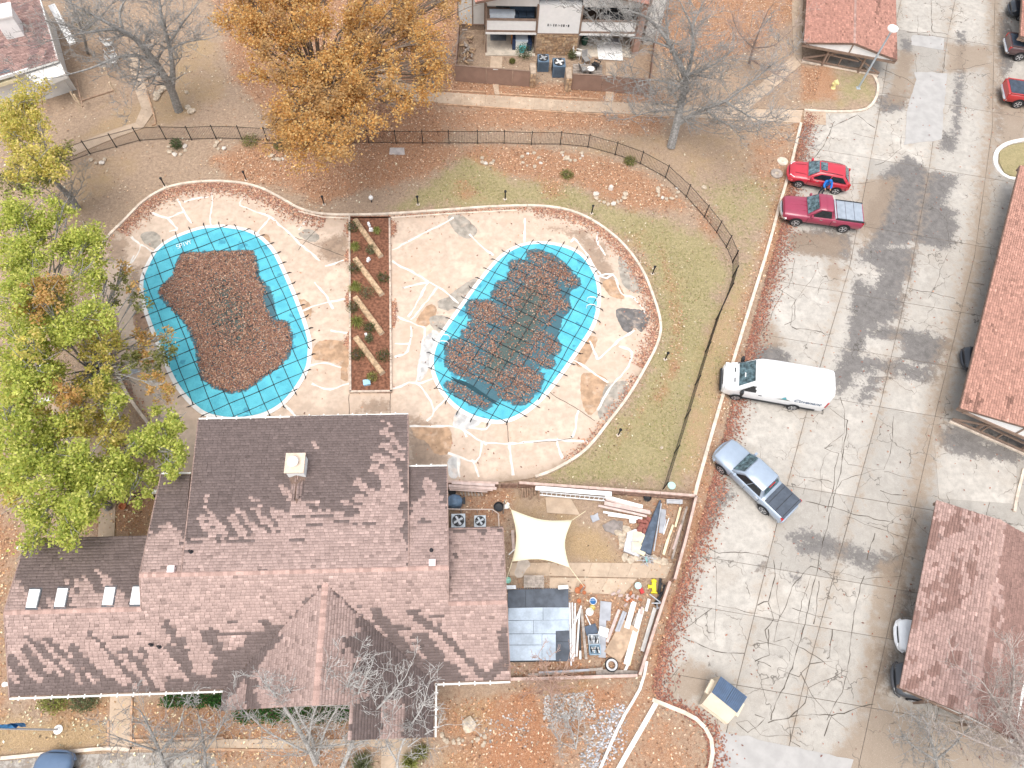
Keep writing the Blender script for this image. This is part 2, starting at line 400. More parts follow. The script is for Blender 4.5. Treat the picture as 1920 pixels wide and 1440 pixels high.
# ================================================================ CONCRETE
def concrete(name, dry, wet, speck=.35, crackscale=0, blotch=.35, warm=(.5, .38, .28)):
    t = NT(name); big = t.noise(.35, 5, .6); mid = t.noise(2.2, 5, .65); fine = t.noise(26, 3, .7); mic = t.noise(9, 3, .6)
    c = t.mix(t.ramp(mid, .3, .7), tuple(v*.86 for v in dry), tuple(min(1, v*1.1) for v in dry))
    c = t.mix(t.math('MULTIPLY', t.ramp(big, .45, .7), blotch), c, warm); c = t.mix(t.math('MULTIPLY', t.ramp(t.noise(.55, 4, .6), .52, .68), .55), c, tuple(min(.8, v*1.28) for v in dry))
    c = t.mix(t.attr('tone').outputs['Fac'], c, tuple(v*.62 for v in dry))
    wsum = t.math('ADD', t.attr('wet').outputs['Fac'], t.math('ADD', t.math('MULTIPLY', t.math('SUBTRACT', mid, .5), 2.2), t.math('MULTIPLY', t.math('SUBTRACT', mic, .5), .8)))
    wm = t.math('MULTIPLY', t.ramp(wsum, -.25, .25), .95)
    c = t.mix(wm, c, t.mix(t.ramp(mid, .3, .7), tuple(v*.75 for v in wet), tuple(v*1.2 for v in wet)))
    bs = t.ramp(t.math('ADD', t.attr('brown').outputs['Fac'], t.math('MULTIPLY', t.math('SUBTRACT', mid, .5), 1.8)), -.25, .5)
    c = t.mix(t.math('MULTIPLY', bs, .75), c, (.27, .20, .14))
    c = t.mix(t.math('MULTIPLY', t.ramp(fine, .58, .72), speck), c, (.08, .07, .06)); c = t.mix(t.math('MULTIPLY', t.ramp(fine, .42, .3), speck*.6), c, (.82, .78, .72))
    if crackscale:
        v = t.n('ShaderNodeTexVoronoi', feature='DISTANCE_TO_EDGE'); v.inputs['Scale'].default_value = crackscale; v.inputs['Randomness'].default_value = .8
        wv = t.n('ShaderNodeVectorMath', operation='ADD'); nz = t.n('ShaderNodeTexNoise'); nz.inputs['Scale'].default_value = 1.5
        t.l(t.tc.outputs['Object'], nz.inputs['Vector']); t.l(t.tc.outputs['Object'], wv.inputs[0]); t.l(nz.outputs['Color'], wv.inputs[1]); t.l(wv.outputs[0], v.inputs['Vector'])
        cm = t.math('MULTIPLY', t.ramp(v.outputs['Distance'], .012, .003), t.math('MULTIPLY', t.ramp(big, .44, .56), .7)); c = t.mix(cm, c, (.07, .06, .05))
    t.bump(fine, .25, .01); return t.fin(c, t.math('SUBTRACT', .88, t.math('MULTIPLY', wm, .35)), .35)
M_LOT = concrete('lot_concrete', (.44, .408, .365), (.15, .138, .13), .45, .45, .35, (.36, .30, .24))
M_DECK = concrete('deck_concrete', (.545, .43, .34), (.30, .215, .155), .15, 0, .55, (.50, .365, .27))
M_WALK = concrete('walk_concrete', (.50, .385, .285), (.28, .21, .15), .25, 0, .35, (.40, .28, .19))
M_KERB = mat('kerb_concrete', (.66, .56, .46), .9, .2, 2, 30, dirt=(.35, .24, .17))
M_CRACK = mat('crack_dark', (.10, .085, .07), .95, .3)
M_SEAL = mat('crack_sealant', (.70, .66, .61), .8, .12)
M_JOINT = mat('joint_dirt', (.17, .145, .12), .95, .4, 4)
# ---- parking lot: slabs between long joints
ROWS = [-420, -300, -180, -80, 40, 165, 290, 420, 550, 655, 753, 930, 1090, 1185, 1320, 1450, 1600]
LN = [  # joint lines as photo points, west to east
 [(1640,-420),(1560,60),(1512,225),(1484,345),(1466,440),(1418,600),(1376,760),(1346,880),(1318,985),(1270,1120),(1238,1240),(1226,1308),(1262,1326),(1300,1343),(1326,1368),(1336,1400),(1331,1440),(1318,1500),(1290,1640)],
 [(1790,-420),(1668,90),(1645,230),(1593,500),(1513,770),(1457,980),(1380,1290),(1338,1480),(1310,1640)],
 [(1880,-420),(1778,60),(1740,330),(1703,530),(1650,760),(1590,980),(1505,1290),(1460,1480),(1420,1640)],
 [(1920,-420),(1865,0),(1860,240),(1827,480),(1753,780),(1713,960),(1633,1327),(1600,1480),(1570,1640)],
 [(2140,-420),(2060,0),(2020,240),(1990,480),(1900,780),(1850,960),(1760,1327),(1720,1480),(1690,1640)],
 [(2500,-420),(2360,0),(2300,240),(2250,480),(2140,780),(2080,960),(1960,1327),(1920,1480),(1880,1640)]]
def xat(line, y): return float(np.interp(y, [p[1] for p in line], [p[0] for p in line]))
def rowy(r, line):
    y = ROWS[r]
    for _ in range(6): y = ROWS[r]+.17*(xat(line, y)-1590)
    return y
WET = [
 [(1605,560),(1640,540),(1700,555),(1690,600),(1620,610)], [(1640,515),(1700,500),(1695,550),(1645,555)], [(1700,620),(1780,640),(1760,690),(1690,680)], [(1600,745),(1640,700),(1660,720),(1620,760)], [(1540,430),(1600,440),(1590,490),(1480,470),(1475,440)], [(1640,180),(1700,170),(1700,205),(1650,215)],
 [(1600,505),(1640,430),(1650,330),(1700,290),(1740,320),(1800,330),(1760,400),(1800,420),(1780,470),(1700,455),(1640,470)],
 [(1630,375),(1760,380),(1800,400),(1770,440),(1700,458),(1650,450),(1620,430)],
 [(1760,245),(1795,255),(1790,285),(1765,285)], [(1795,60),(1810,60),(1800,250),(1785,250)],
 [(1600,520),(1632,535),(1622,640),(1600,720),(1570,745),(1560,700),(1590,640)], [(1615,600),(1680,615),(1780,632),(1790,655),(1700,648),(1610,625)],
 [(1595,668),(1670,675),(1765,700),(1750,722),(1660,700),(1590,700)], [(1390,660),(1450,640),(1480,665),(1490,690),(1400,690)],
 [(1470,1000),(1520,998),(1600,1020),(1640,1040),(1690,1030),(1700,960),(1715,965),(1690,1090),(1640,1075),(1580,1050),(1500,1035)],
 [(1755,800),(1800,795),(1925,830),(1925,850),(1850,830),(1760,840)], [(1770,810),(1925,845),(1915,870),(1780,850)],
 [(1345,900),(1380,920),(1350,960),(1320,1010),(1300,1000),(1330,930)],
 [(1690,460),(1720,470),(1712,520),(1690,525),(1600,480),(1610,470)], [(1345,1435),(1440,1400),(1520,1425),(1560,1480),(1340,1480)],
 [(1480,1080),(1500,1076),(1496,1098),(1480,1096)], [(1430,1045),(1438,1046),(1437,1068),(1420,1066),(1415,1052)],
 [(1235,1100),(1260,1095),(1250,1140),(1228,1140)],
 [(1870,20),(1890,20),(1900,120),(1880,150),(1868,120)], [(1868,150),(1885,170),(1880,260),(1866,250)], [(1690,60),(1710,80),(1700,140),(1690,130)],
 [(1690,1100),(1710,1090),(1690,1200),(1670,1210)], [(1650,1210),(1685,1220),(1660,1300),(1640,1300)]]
BROWN = [
 [(1480,430),(1590,440),(1580,490),(1470,475)], [(1690,1050),(1640,1050),(1600,1330),(1630,1330)], [(1225,1290),(1290,1230),(1350,1260),(1330,1300),(1290,1330)],
 [(1400,590),(1450,600),(1480,650),(1400,660)], [(1410,560),(1450,490),(1440,620),(1420,620)], [(1540,480),(1590,500),(1560,580),(1555,540)], [(1870,140),(1930,180),(1920,320),(1870,270)],
 [(1770,80),(1860,85),(1860,130),(1770,140)], [(1740,800),(1760,790),(1700,1060),(1690,1050)], [(1830,460),(1850,470),(1790,700),(1750,780),(1740,760),(1800,580)], [(1610,335),(1690,330),(1660,420),(1620,470),(1600,430)],
 [(1655,1240),(1700,1100),(1730,1000),(1720,1000),(1640,1290)], [(1700,150),(1770,130),(1770,230),(1700,280)], [(1640,1300),(1920,1380),(1900,1480),(1500,1480)], [(1680,90),(1720,100),(1700,200),(1660,200)]]
_wp = [P2(p) for p in WET]; _bp = [P2(p) for p in BROWN]
_ll = [(P2(LN[3]), .45), (P2(LN[2]), .1), (P2(LN[1]), .05), (P2(LN[0]), .35)]
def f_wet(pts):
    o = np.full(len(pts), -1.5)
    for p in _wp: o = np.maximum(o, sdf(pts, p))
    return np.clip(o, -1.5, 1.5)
def f_brown(pts):
    o = np.full(len(pts), -1.5)
    for p in _bp: o = np.maximum(o, sdf(pts, p))
    for l_, k_ in _ll: o = np.maximum(o, k_-linedist(pts, l_)*.55)
    return np.clip(o, -1.5, 1.0)
west = [P(xat(LN[0], y), y)[:2] for y in np.linspace(-420, 1640, 90)]; east = [P(xat(LN[-1], y), y)[:2] for y in np.linspace(1640, -420, 12)]
lot = slab('parking_lot', west+[P(1250,1700)[:2], P(1700,1900)[:2]]+east, -.1, .004, M_JOINT, 50); tag(lot, kind='structure')
for li in range(len(LN)-1):
    for r in range(len(ROWS)-1):
        A, B = LN[li], LN[li+1]; ya0, ya1, yb0, yb1 = rowy(r, A), rowy(r+1, A), rowy(r, B), rowy(r+1, B)
        pg = [P(xat(A, y), y)[:2] for y in np.linspace(ya0, ya1, 13)]+[P(xat(B, y), y)[:2] for y in np.linspace(yb1, yb0, 9)]
        pg = np.array(pg); cen = pg.mean(0); L = np.maximum(np.linalg.norm(pg-cen, axis=1, keepdims=True), .1); pg = pg-(pg-cen)/L*.02
        z = .026+.006*((li*7+r*5) % 5)/5
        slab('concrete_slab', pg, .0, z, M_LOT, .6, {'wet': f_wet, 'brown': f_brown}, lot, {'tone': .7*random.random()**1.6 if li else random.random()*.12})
# cracks on the lot (photo polylines)
CR = [
 [(1720,30),(1722,65),(1770,75)], [(1745,0),(1748,60),(1776,65)], [(1700,60),(1745,62),(1760,100)], [(1715,100),(1720,140),(1770,135),(1768,120)], [(1770,100),(1773,135),(1860,118)],
 [(1720,140),(1712,180),(1705,210)], [(1565,228),(1545,275),(1525,297)], [(1555,240),(1610,215),(1640,240)], [(1640,310),(1660,305),(1690,280),(1690,255)], [(1655,130),(1700,150),(1720,165)],
 [(1580,345),(1610,345),(1640,340)], [(1490,485),(1478,535),(1465,545),(1492,560),(1490,600),(1470,610)], [(1535,490),(1520,530),(1495,560),(1485,575),(1482,610)], [(1455,540),(1465,545),(1440,600),(1425,630)],
 [(1484,613),(1530,620),(1548,630)], [(1575,745),(1585,775),(1583,815),(1545,840),(1560,835)], [(1580,820),(1575,850),(1590,870),(1640,882),(1657,880)], [(1560,840),(1545,860),(1535,960)], [(1545,840),(1570,850),(1565,880),(1560,920),(1550,960)],
 [(1657,880),(1670,840),(1675,780)], [(1640,882),(1580,900),(1560,930)], [(1657,885),(1720,900)], [(1490,890),(1520,895),(1560,905)], [(1650,920),(1700,930)], [(1510,940),(1560,950),(1600,965),(1700,985)],
 [(1340,1030),(1342,1200)], [(1310,1015),(1345,1038),(1400,1035),(1440,1045)], [(1345,1135),(1420,1150)], [(1280,1195),(1340,1220),(1395,1225)], [(1370,1225),(1380,1240)],
 [(1450,1050),(1455,1085),(1440,1130),(1420,1135)], [(1465,1055),(1452,1110),(1460,1150),(1450,1200),(1480,1195)], [(1440,1130),(1450,1160),(1435,1180),(1440,1205),(1410,1210)], [(1420,1200),(1470,1215),(1485,1230)],
 [(1430,1160),(1455,1165),(1470,1140),(1485,1100)], [(1485,1100),(1520,1060),(1545,1070),(1560,1080)], [(1485,1140),(1530,1155),(1560,1160)], [(1520,1080),(1505,1130),(1490,1200),(1480,1240)], [(1535,1090),(1530,1150),(1525,1170)],
 [(1545,1070),(1620,1085),(1690,1080)], [(1480,1200),(1530,1230),(1560,1250),(1590,1260)], [(1620,1080),(1600,1160),(1590,1240),(1580,1300),(1550,1350)], [(1560,1180),(1555,1230),(1550,1235)], [(1460,1255),(1500,1270),(1520,1245),(1560,1240)],
 [(1515,1290),(1560,1270),(1585,1255)], [(1500,1260),(1515,1290),(1510,1320),(1480,1345),(1440,1355)], [(1440,1355),(1500,1340),(1560,1340),(1640,1320)], [(1515,1290),(1550,1330),(1555,1345)], [(1415,1340),(1435,1350),(1400,1375),(1380,1355)],
 [(1380,1355),(1400,1350),(1425,1375),(1480,1380)], [(1475,1340),(1480,1390),(1500,1400)], [(1560,1340),(1545,1380)], [(1560,1345),(1590,1370)], [(1440,1180),(1440,1230),(1415,1240)], [(1420,1240),(1445,1250)], [(1700,540),(1790,560)],
 [(1850,830),(1842,880),(1800,870)], [(1800,870),(1795,925),(1850,935)], [(1820,1050),(1830,1052)], [(1590,970),(1640,990),(1700,1010)], [(1640,1000),(1625,1050)], [(1555,765),(1590,790),(1570,900),(1500,1200),(1445,1350)],
 [(1775,400),(1780,470),(1740,560)], [(1830,495),(1850,490)], [(1815,530),(1845,535)], [(1600,250),(1640,260)], [(1280,1180),(1335,1140)], [(1275,1250),(1225,1310)]]
m = MB()
for k, ln in enumerate(CR):
    wv = random.uniform(.012, .045); L = rough_line(P2(ln), .3, .035, k)
    m.ribbon(L, [wv*random.uniform(.15, 1.5) for _ in L], .02, .0375+.0006*(k % 5))
m.build('crack', M_CRACK, lot)
# white repair streak patches and a light slab of new concrete
M_PATCHW = mat('new_concrete', (.39, .375, .36), .85, .08, 1.5, dirt=(.4, .38, .36), dirtamt=.3)
for pg in ([(1712,135),(1775,138),(1765,262),(1695,272),(1700,205),(1718,150)], [(1710,65),(1770,72),(1768,95),(1708,85)], [(1345,1370),(1600,1425),(1590,1500),(1330,1500)]):
    m = MB(); m.prism(rough_poly(P2(pg), .4, .03, 3), .01, .041); m.build('repair_patch', M_PATCHW, lot)
# stalls beside the carports, a little paler
for pg in ([(1752,835),(1800,830),(1905,850),(1905,945),(1855,942),(1760,935)],):
    m = MB(); slab('concrete_slab', P2(pg), .0, .043, M_LOT, .6, {'wet': f_wet, 'brown': f_brown}, lot, {'tone': 0.})
# ================================================================ POOL DECK
KERB = [(292,812),(240,740),(205,660),(186,600),(176,540),(184,480),(205,445),(232,418),(270,380),(310,356),(350,346),(400,342),(450,345),(490,355),(530,375),(560,392),(600,403),(660,405),(733,403),(850,395),(920,390),(1000,388),(1060,395),(1110,415),(1160,452),(1200,502),(1225,560),(1238,610),(1232,645),(1215,680),(1180,740),(1140,793),(1100,842),(1050,876),(1000,896),(940,904)]
KS = smooth(P2(KERB), 4)
deckpoly = list(KS)+[P(840,903)[:2], P(838,1000)[:2], P(300,1000)[:2], P(290,900)[:2]]
zero = lambda p: np.full(len(p), -1.5)
DWET = [[(590,455),(655,430),(655,505),(600,490)], [(750,770),(840,800),(842,880),(770,880)], [(690,745),(735,748),(735,780),(660,780)], [(200,440),(245,445),(240,490),(195,500)], [(235,500),(270,500),(270,560),(240,540)],
 [(1000,420),(1100,430),(1150,500),(1165,570),(1130,540),(1080,450)], [(560,580),(585,575),(585,600),(565,600)], [(1090,440),(1150,460),(1130,500)]]
_dw = [P2(p) for p in DWET]
def f_dwet(pts):
    o = np.full(len(pts), -1.5)
    for p in _dw: o = np.maximum(o, sdf(pts, p))
    return np.clip(o-.15, -1.5, 1.5)
_kl = np.array(KS)
def f_dbrown(pts): return np.clip(.35-linedist(pts, _kl)*.8, -1.5, 1)
deck = slab('pool_deck', deckpoly, -.05, .06, M_DECK, .45, {'wet': f_dwet, 'brown': f_dbrown}, None, {'tone': 0.}); tag(deck, kind='structure')
# damp and repaired patches
BR, GY, LG, DK = (.42, .275, .175), (.34, .305, .26), (.52, .51, .495), (.15, .14, .135)
PATCH = [([(265,440),(290,435),(302,448),(298,470),(285,465),(272,458)], GY), ([(600,640),(640,640),(652,650),(652,690),(625,680),(592,675),(586,660)], BR), ([(640,690),(650,690),(652,715),(640,710)], BR), ([(556,562),(580,568),(584,590),(570,600),(560,580)], BR),
 ([(484,445),(500,440),(508,455),(492,465),(483,458)], BR), ([(780,605),(800,575),(816,574),(818,590),(800,612)], BR), ([(805,598),(830,592),(842,605),(835,620),(815,620)], GY), ([(845,552),(885,525),(893,530),(870,575),(850,580),(842,562)], GY), ([(822,565),(850,558),(858,570),(845,582),(826,580)], GY), ([(840,410),(862,402),(895,432),(880,448),(858,440)], GY),
 ([(1155,582),(1190,580),(1218,590),(1205,622),(1190,615),(1180,625),(1165,615)], DK), ([(1130,530),(1150,525),(1170,550),(1165,562),(1140,552)], BR), ([(1090,705),(1110,700),(1138,712),(1135,735),(1108,780),(1090,750)], BR), ([(1075,640),(1100,630),(1120,640),(1090,690),(1072,665)], BR),
 ([(795,640),(815,620),(828,640),(800,700),(785,715),(783,690)], LG), ([(860,770),(905,785),(880,805),(850,800)], LG), ([(1140,720),(1180,720),(1150,780),(1140,790),(1120,780),(1130,740)], GY), ([(1160,480),(1190,510),(1212,545),(1190,550),(1165,530)], GY), ([(842,860),(862,858),(858,895),(842,893)], LG),
 ([(775,800),(842,802),(842,850),(815,850),(800,830),(780,820)], BR), ([(560,440),(580,430),(600,445),(585,455)], GY), ([(255,585),(275,588),(280,620),(262,625),(250,600)], (.30, .19, .13)), ([(215,700),(240,705),(250,740),(235,735)], (.30, .22, .17)), ([(180,590),(220,590),(220,640),(200,640)], (.33, .24, .18))]
for k, (pg, cl) in enumerate(PATCH):
    nm = 'patch_%02d_%02d' % (int(cl[0]*100), int(cl[2]*100)); M_ = mat(nm, cl, .85, .25, 2.5, dirt=(.61, .475, .375), dirtamt=.55)
    m = MB(); m.prism(rough_poly(smooth(P2(pg), 4, True), .12, .022, k), .05, .0612+.00012*k); m.build('patch', M_, deck)
SEAL = [[(397,360),(397,425)], [(333,373),(345,395),(360,420)], [(285,400),(315,410),(345,398)], [(315,410),(332,430),(318,435)], [(345,380),(395,368)], [(460,368),(450,385),(470,395),(507,408),(540,437),(560,460),(600,490)], [(507,408),(482,440)], [(560,432),(575,415),(590,408)], [(247,445),(265,460),(255,485),(240,500)], [(265,460),(300,480)], [(242,505),(252,480)],
 [(620,620),(655,625)], [(565,585),(600,570),(650,560)], [(590,530),(625,580)], [(570,690),(610,682),(640,690)], [(585,720),(620,730),(655,720)], [(610,500),(655,485)], [(530,755),(560,790)], [(880,802),(910,806),(930,780)],
 [(735,470),(790,440),(840,415),(850,408)], [(880,440),(905,465),(925,480)], [(984,410),(983,455)], [(735,490),(790,520),(830,545),(860,570)], [(735,590),(785,610),(797,615)], [(755,540),(760,540),(803,530)], [(803,530),(765,595)], [(820,540),(770,600)], [(770,612),(765,660),(740,670)], [(740,645),(770,645)], [(797,615),(785,700),(782,720),(820,708)], [(735,730),(782,720),(815,770),(800,790)], [(815,770),(835,750)], [(1070,455),(1080,450),(1130,520),(1150,515)], [(1125,430),(1120,450),(1135,480)], [(1110,525),(1150,515),(1165,550),(1190,560),(1210,590)], [(1120,675),(1160,640),(1190,620)], [(1160,650),(1185,662),(1170,700),(1148,720),(1120,770)], [(1105,640),(1120,675)],
 [(1085,770),(1075,815),(1070,820)], [(840,850),(890,865),(905,830),(912,835)], [(885,862),(898,895)], [(955,830),(962,892)], [(1045,822),(1055,860)], [(862,800),(875,820)], [(1110,830),(1045,825),(1000,828),(912,832),(870,808),(840,800),(768,800)], [(1073,675),(1140,718)], [(860,855),(862,895)]]
m = MB()
for k, ln in enumerate(SEAL):
    L = rough_line(smooth(P2(ln), 3) if len(ln) > 2 else P2(ln), .3, .03, 50+k); m.ribbon(L, [random.uniform(.06, .19) for _ in L], .055, .0665+.0004*(k % 6))
m.build('sealed_crack', M_SEAL, deck)
m = MB()
for k, ln in enumerate([[(1000,830),(1040,828),(1075,822)], [(950,790),(953,830),(960,870)], [(1073,672),(1140,718)], [(540,440),(640,480),(655,478)], [(600,425),(560,470)], [(733,410),(733,790)], [(655,740),(655,780)], [(250,650),(265,690)], [(1030,735),(1115,790)]]):
    L = rough_line(P2(ln), .3, .02, k); m.ribbon(L, .035, .055, .0675)
m.build('open_crack', M_CRACK, deck)
# kerb round the deck, in cast lengths
kd = [0]; 
for a, b in zip(KS[:-1], KS[1:]): kd.append(kd[-1]+np.linalg.norm(b-a))
kerb = empty('deck_kerb', (*KS[60], 0)); tag(kerb, 'low pale concrete kerb curving around both swimming pools', 'kerb')
segs = np.arange(0, kd[-1], 2.4)
for a, b in zip(segs[:-1], segs[1:]):
    L = [(np.interp(t_, kd, [p[0] for p in KS]), np.interp(t_, kd, [p[1] for p in KS])) for t_ in np.linspace(a+.012, b-.012, 7)]
    m = MB(); m.ribbon(L, .17, -.02, .2+random.uniform(-.008, .008)); m.build('kerb_block', M_KERB, kerb)
# second lip on the straight reach north of the planter
m = MB(); m.ribbon(P2([(560,398),(605,409),(660,411),(733,410),(850,402),(970,396)]), .1, .02, .14); m.build('inner_lip', M_KERB, kerb)
# ================================================================ WALKS AND KERBS
def walk(name, quads, label=None):
    root = empty(name, (*P(*quads[0][0])[:2], 0)); tag(root, kind='structure')
    for q in quads:
        pg = P2(q); cen = pg.mean(0); pg = cen+(pg-cen)*.992
        ob = slab('paving_slab', pg, -.03, .05+random.uniform(0, .012), M_WALK, .7, {'wet': zero, 'brown': zero}, None, {'tone': random.random()*.35})
        ob.parent = root; ob.matrix_parent_inverse = Matrix.Translation(root.location).inverted()
    return root
def strip(a, b, n):
    """n quads between edge line a and edge line b (lists of photo points)"""
    def at(l, t_):
        d = np.concatenate([[0], np.cumsum([math.dist(p, q) for p, q in zip(l[:-1], l[1:])])]); return (np.interp(t_*d[-1], d, [p[0] for p in l]), np.interp(t_*d[-1], d, [p[1] for p in l]))
    return [[at(a, i/n), at(a, (i+1)/n), at(b, (i+1)/n), at(b, i/n)] for i in range(n)]
walk('apartment_path', strip([(820,173),(905,178),(1080,190),(1250,196),(1350,202),(1505,207)], [(818,193),(905,201),(1080,210),(1250,218),(1350,224),(1500,231)], 15))
walk('tree_path', strip([(820,176),(770,160),(735,140),(715,105)], [(818,192),(760,190),(720,162),(700,130)], 4))
walk('diagonal_path', strip([(1372,203),(1488,104)], [(1405,205),(1502,122)], 6)); walk('carport_path', strip([(1488,104),(1484,20),(1490,-60)], [(1503,122),(1503,60),(1508,-60)], 4))
walk('lot_path', [[(1508,207),(1548,205),(1548,235),(1505,232)]])
walk('house_path', strip([(120,280),(200,248),(262,228),(270,215),(258,185),(248,150),(240,100)], [(125,298),(210,262),(275,238),(290,225),(285,190),(268,150),(262,100)], 8))
walk('side_path', strip([(187,832),(145,850)], [(219,858),(150,862)], 1)+strip([(150,860),(218,858)], [(190,895),(219,895)], 1)+strip([(190,895),(188,935),(184,1010)], [(219,895),(218,935),(215,1012)], 3)+strip([(145,850),(120,790),(105,740)], [(130,862),(105,800),(90,745)], 2))
walk('entry_path', strip([(207,1300),(205,1405)], [(247,1300),(246,1408)], 2)); walk('porch_path', strip([(716,1375),(714,1450),(712,1500)], [(771,1375),(772,1450),(772,1500)], 3))
walk('front_path', strip([(200,1398),(440,1385),(560,1388),(716,1384)], [(205,1408),(440,1402),(560,1405),(716,1400)], 9))
walk('patio_path', strip([(920,107),(918,133),(924,160),(928,178)], [(942,107),(940,133),(932,160),(937,178)], 3)+strip([(1135,118),(1136,142),(1136,165),(1135,190)], [(1157,118),(1155,146),(1150,170),(1150,192)], 3))
M_TKERB = mat('path_edging', (.48, .31, .20), .9, .25, 3)
for k, ln in enumerate([[(812,169),(910,174)], [(937,177),(1000,181),(1122,187)], [(820,196),(930,203),(1080,213),(1255,221)], [(285,235),(292,228),(275,170)], [(700,132),(722,166),(760,192)], [(204,1350),(204,1405)], [(248,1310),(247,1405)], [(250,1388),(420,1383)], [(240,1402),(560,1407),(700,1402)]]):
    m = MB(); m.ribbon(smooth(P2(ln), 3), .1, -.02, .1); ob = m.build('path_edging', M_TKERB)
    tag(ob, ['brown edging board along planted strip west of the apartment gate path', 'brown edging board along leaf bed between apartment patios', 'brown edging line on lawn side of the long apartment path', 'thin edging beside bend in path by bare tree', 'edging curve of path under orange tree', 'edging on west side of clubhouse entry walk', 'edging on east side of clubhouse entry walk', 'edging north of the front path behind bare tree', 'edging south of front path before the clubhouse'][k], 'edging')
M_WHITEK = mat('white_kerb', (.78, .74, .69), .85, .1, 2, dirt=(.5, .4, .32))
def kerbline(name, ln, wd, h, M_, label, seg=3.0):
    L = smooth(P2(ln), 4); d = [0]
    for a, b in zip(L[:-1], L[1:]): d.append(d[-1]+np.linalg.norm(b-a))
    root = empty(name, (*L[0], 0)); tag(root, label, 'kerb'); n = max(1, round(d[-1]/seg))
    for i in range(n):
        ts = np.linspace(d[-1]*i/n+.01, d[-1]*(i+1)/n-.01, 6); m = MB()
        m.ribbon([(np.interp(t_, d, [p[0] for p in L]), np.interp(t_, d, [p[1] for p in L])) for t_ in ts], wd, -.02, h+random.uniform(-.006, .006)); m.build('kerb_block', M_, root)
kerbline('lot_kerb', [(1501,232),(1482,312),(1462,382),(1435,480),(1390,625),(1345,775),(1308,905),(1302,930)], .2, .14, M_KERB, 'long straight kerb between brown lawn and west parking stalls')
kerbline('island_kerb', [(1507,208),(1560,211),(1600,210),(1625,205),(1640,188),(1645,165),(1638,145),(1622,128)], .2, .15, M_KERB, 'rounded kerb of the grass island under the lamp post')
kerbline('grass_kerb', [(1222,1312),(1262,1328),(1300,1345),(1325,1370),(1335,1400),(1330,1440),(1318,1480)], .2, .15, M_KERB, 'curved kerb around leafy lawn beside the dumpster')
kerbline('ditch_kerb', [(1231,1316),(1200,1370),(1160,1440),(1130,1500)], .24, .12, M_WHITEK, 'white kerb on the dumpster side of red leaf strip')
kerbline('yard_kerb', [(1212,1240),(1200,1290),(1165,1350),(1125,1440),(1100,1500)], .14, .16, M_WHITEK, 'thin white kerb running down from service yard fence')
kerbline('round_island_kerb', [(1930,262),(1890,270),(1868,285),(1865,310),(1880,330),(1900,337),(1930,338)], .3, .15, M_WHITEK, 'pale rounded kerb of small grass island beside right carport')
kerbline('street_kerb', [(-120,1432),(0,1422),(100,1412),(205,1403),(245,1406)], .16, .14, M_KERB, 'kerb along bottom street behind the dark blue car')
kerbline('east_kerb', [(1918,880),(1905,930),(1900,960)], .16, .14, M_KERB, 'short kerb by the wall between the two right carports')
m = MB(); m.prism(P2([(-200,1436),(0,1427),(100,1417),(245,1411),(400,1412),(430,1500),(-200,1560)]), -.05, .006); ob = m.build('street', M_LOT); tag(ob, kind='structure')
isl = slab('grass_island', P2([(1873,285),(1895,273),(1935,266),(1935,334),(1898,333),(1882,325),(1872,305)]), .0, .1, M_GROUND, .4, {'green': lambda p: np.ones(len(p)), 'leaf': lambda p: np.zeros(len(p)), 'tan': lambda p: np.zeros(len(p)), 'red': lambda p: np.zeros(len(p))}); tag(isl, kind='structure')
isl = slab('lamp_island', P2([(1405,205),(1502,124),(1620,128),(1636,146),(1642,165),(1638,187),(1624,202),(1600,207),(1507,206)]), -.05, .09, M_GROUND, .4, {'green': f_green, 'leaf': f_leaf, 'tan': f_tan, 'red': f_red}); tag(isl, kind='structure')
# ================================================================ POOLS
t = NT('cover_mesh'); n1 = t.noise(1.3, 4); n2 = t.noise(5, 4, .65)
c = t.mix(t.ramp(n1, .3, .7), (.07, .38, .48), (.10, .47, .57))
ws = t.math('ADD', t.attr('wet').outputs['Fac'], t.math('MULTIPLY', t.math('SUBTRACT', n2, .5), .5)); wm = t.ramp(ws, -.03, .08)
c = t.mix(t.ramp(t.noise(.9, 3, .5), .62, .65), c, (.05, .28, .38)); deep = t.ramp(ws, .75, 1.9)
c = t.mix(wm, c, t.mix(deep, (.055, .13, .16), (.075, .105, .095)))
t.bump(t.math('ADD', n2, t.math('MULTIPLY', n1, 2.0)), .5, .06)
M_COVER = t.fin(c, t.math('SUBTRACT', .6, t.math('MULTIPLY', wm, .38)), .4)
M_STRAP = mat('black_webbing', (.022, .026, .03), .7, .2); M_COPING = mat('pool_coping', (.74, .72, .69), .8, .08, 2); M_SPRING = mat('anchor_steel', (.05, .05, .055), .4, .2, metal=.6)
M_LEAF = mat_col('dry_leaf', .85, .25, 30, .15)
LEAFC = np.array([(.38, .19, .12), (.27, .135, .095), (.46, .25, .155), (.20, .115, .085), (.52, .36, .26), (.33, .17, .13)])
def leafcol(n, dark=1.0, pal=None, jit=.18):
    p = LEAFC if pal is None else np.array(pal); c = p[rng.integers(0, len(p), n)]*rng.normal(1, jit, (n, 1)).clip(.5, 1.6)*dark
    return np.clip(c, 0, 1)
POOL1 = [(425,431),(470,441),(505,470),(531,520),(556,580),(573,632),(575,660),(570,692),(550,727),(524,756),(490,774),(450,781),(410,778),(380,766),(350,736),(330,705),(310,660),(291,612),(277,570),(273,530),(283,500),(302,470),(332,450),(372,435),(400,431)]
POOL2 = [(1010,461),(1050,466),(1085,481),(1108,512),(1117,545),(1115,580),(1105,612),(1080,652),(1045,702),(1010,745),(975,773),(940,786),(900,781),(865,764),(838,738),(822,708),(816,680),(822,650),(840,620),(872,575),(907,527),(942,487),(975,467)]
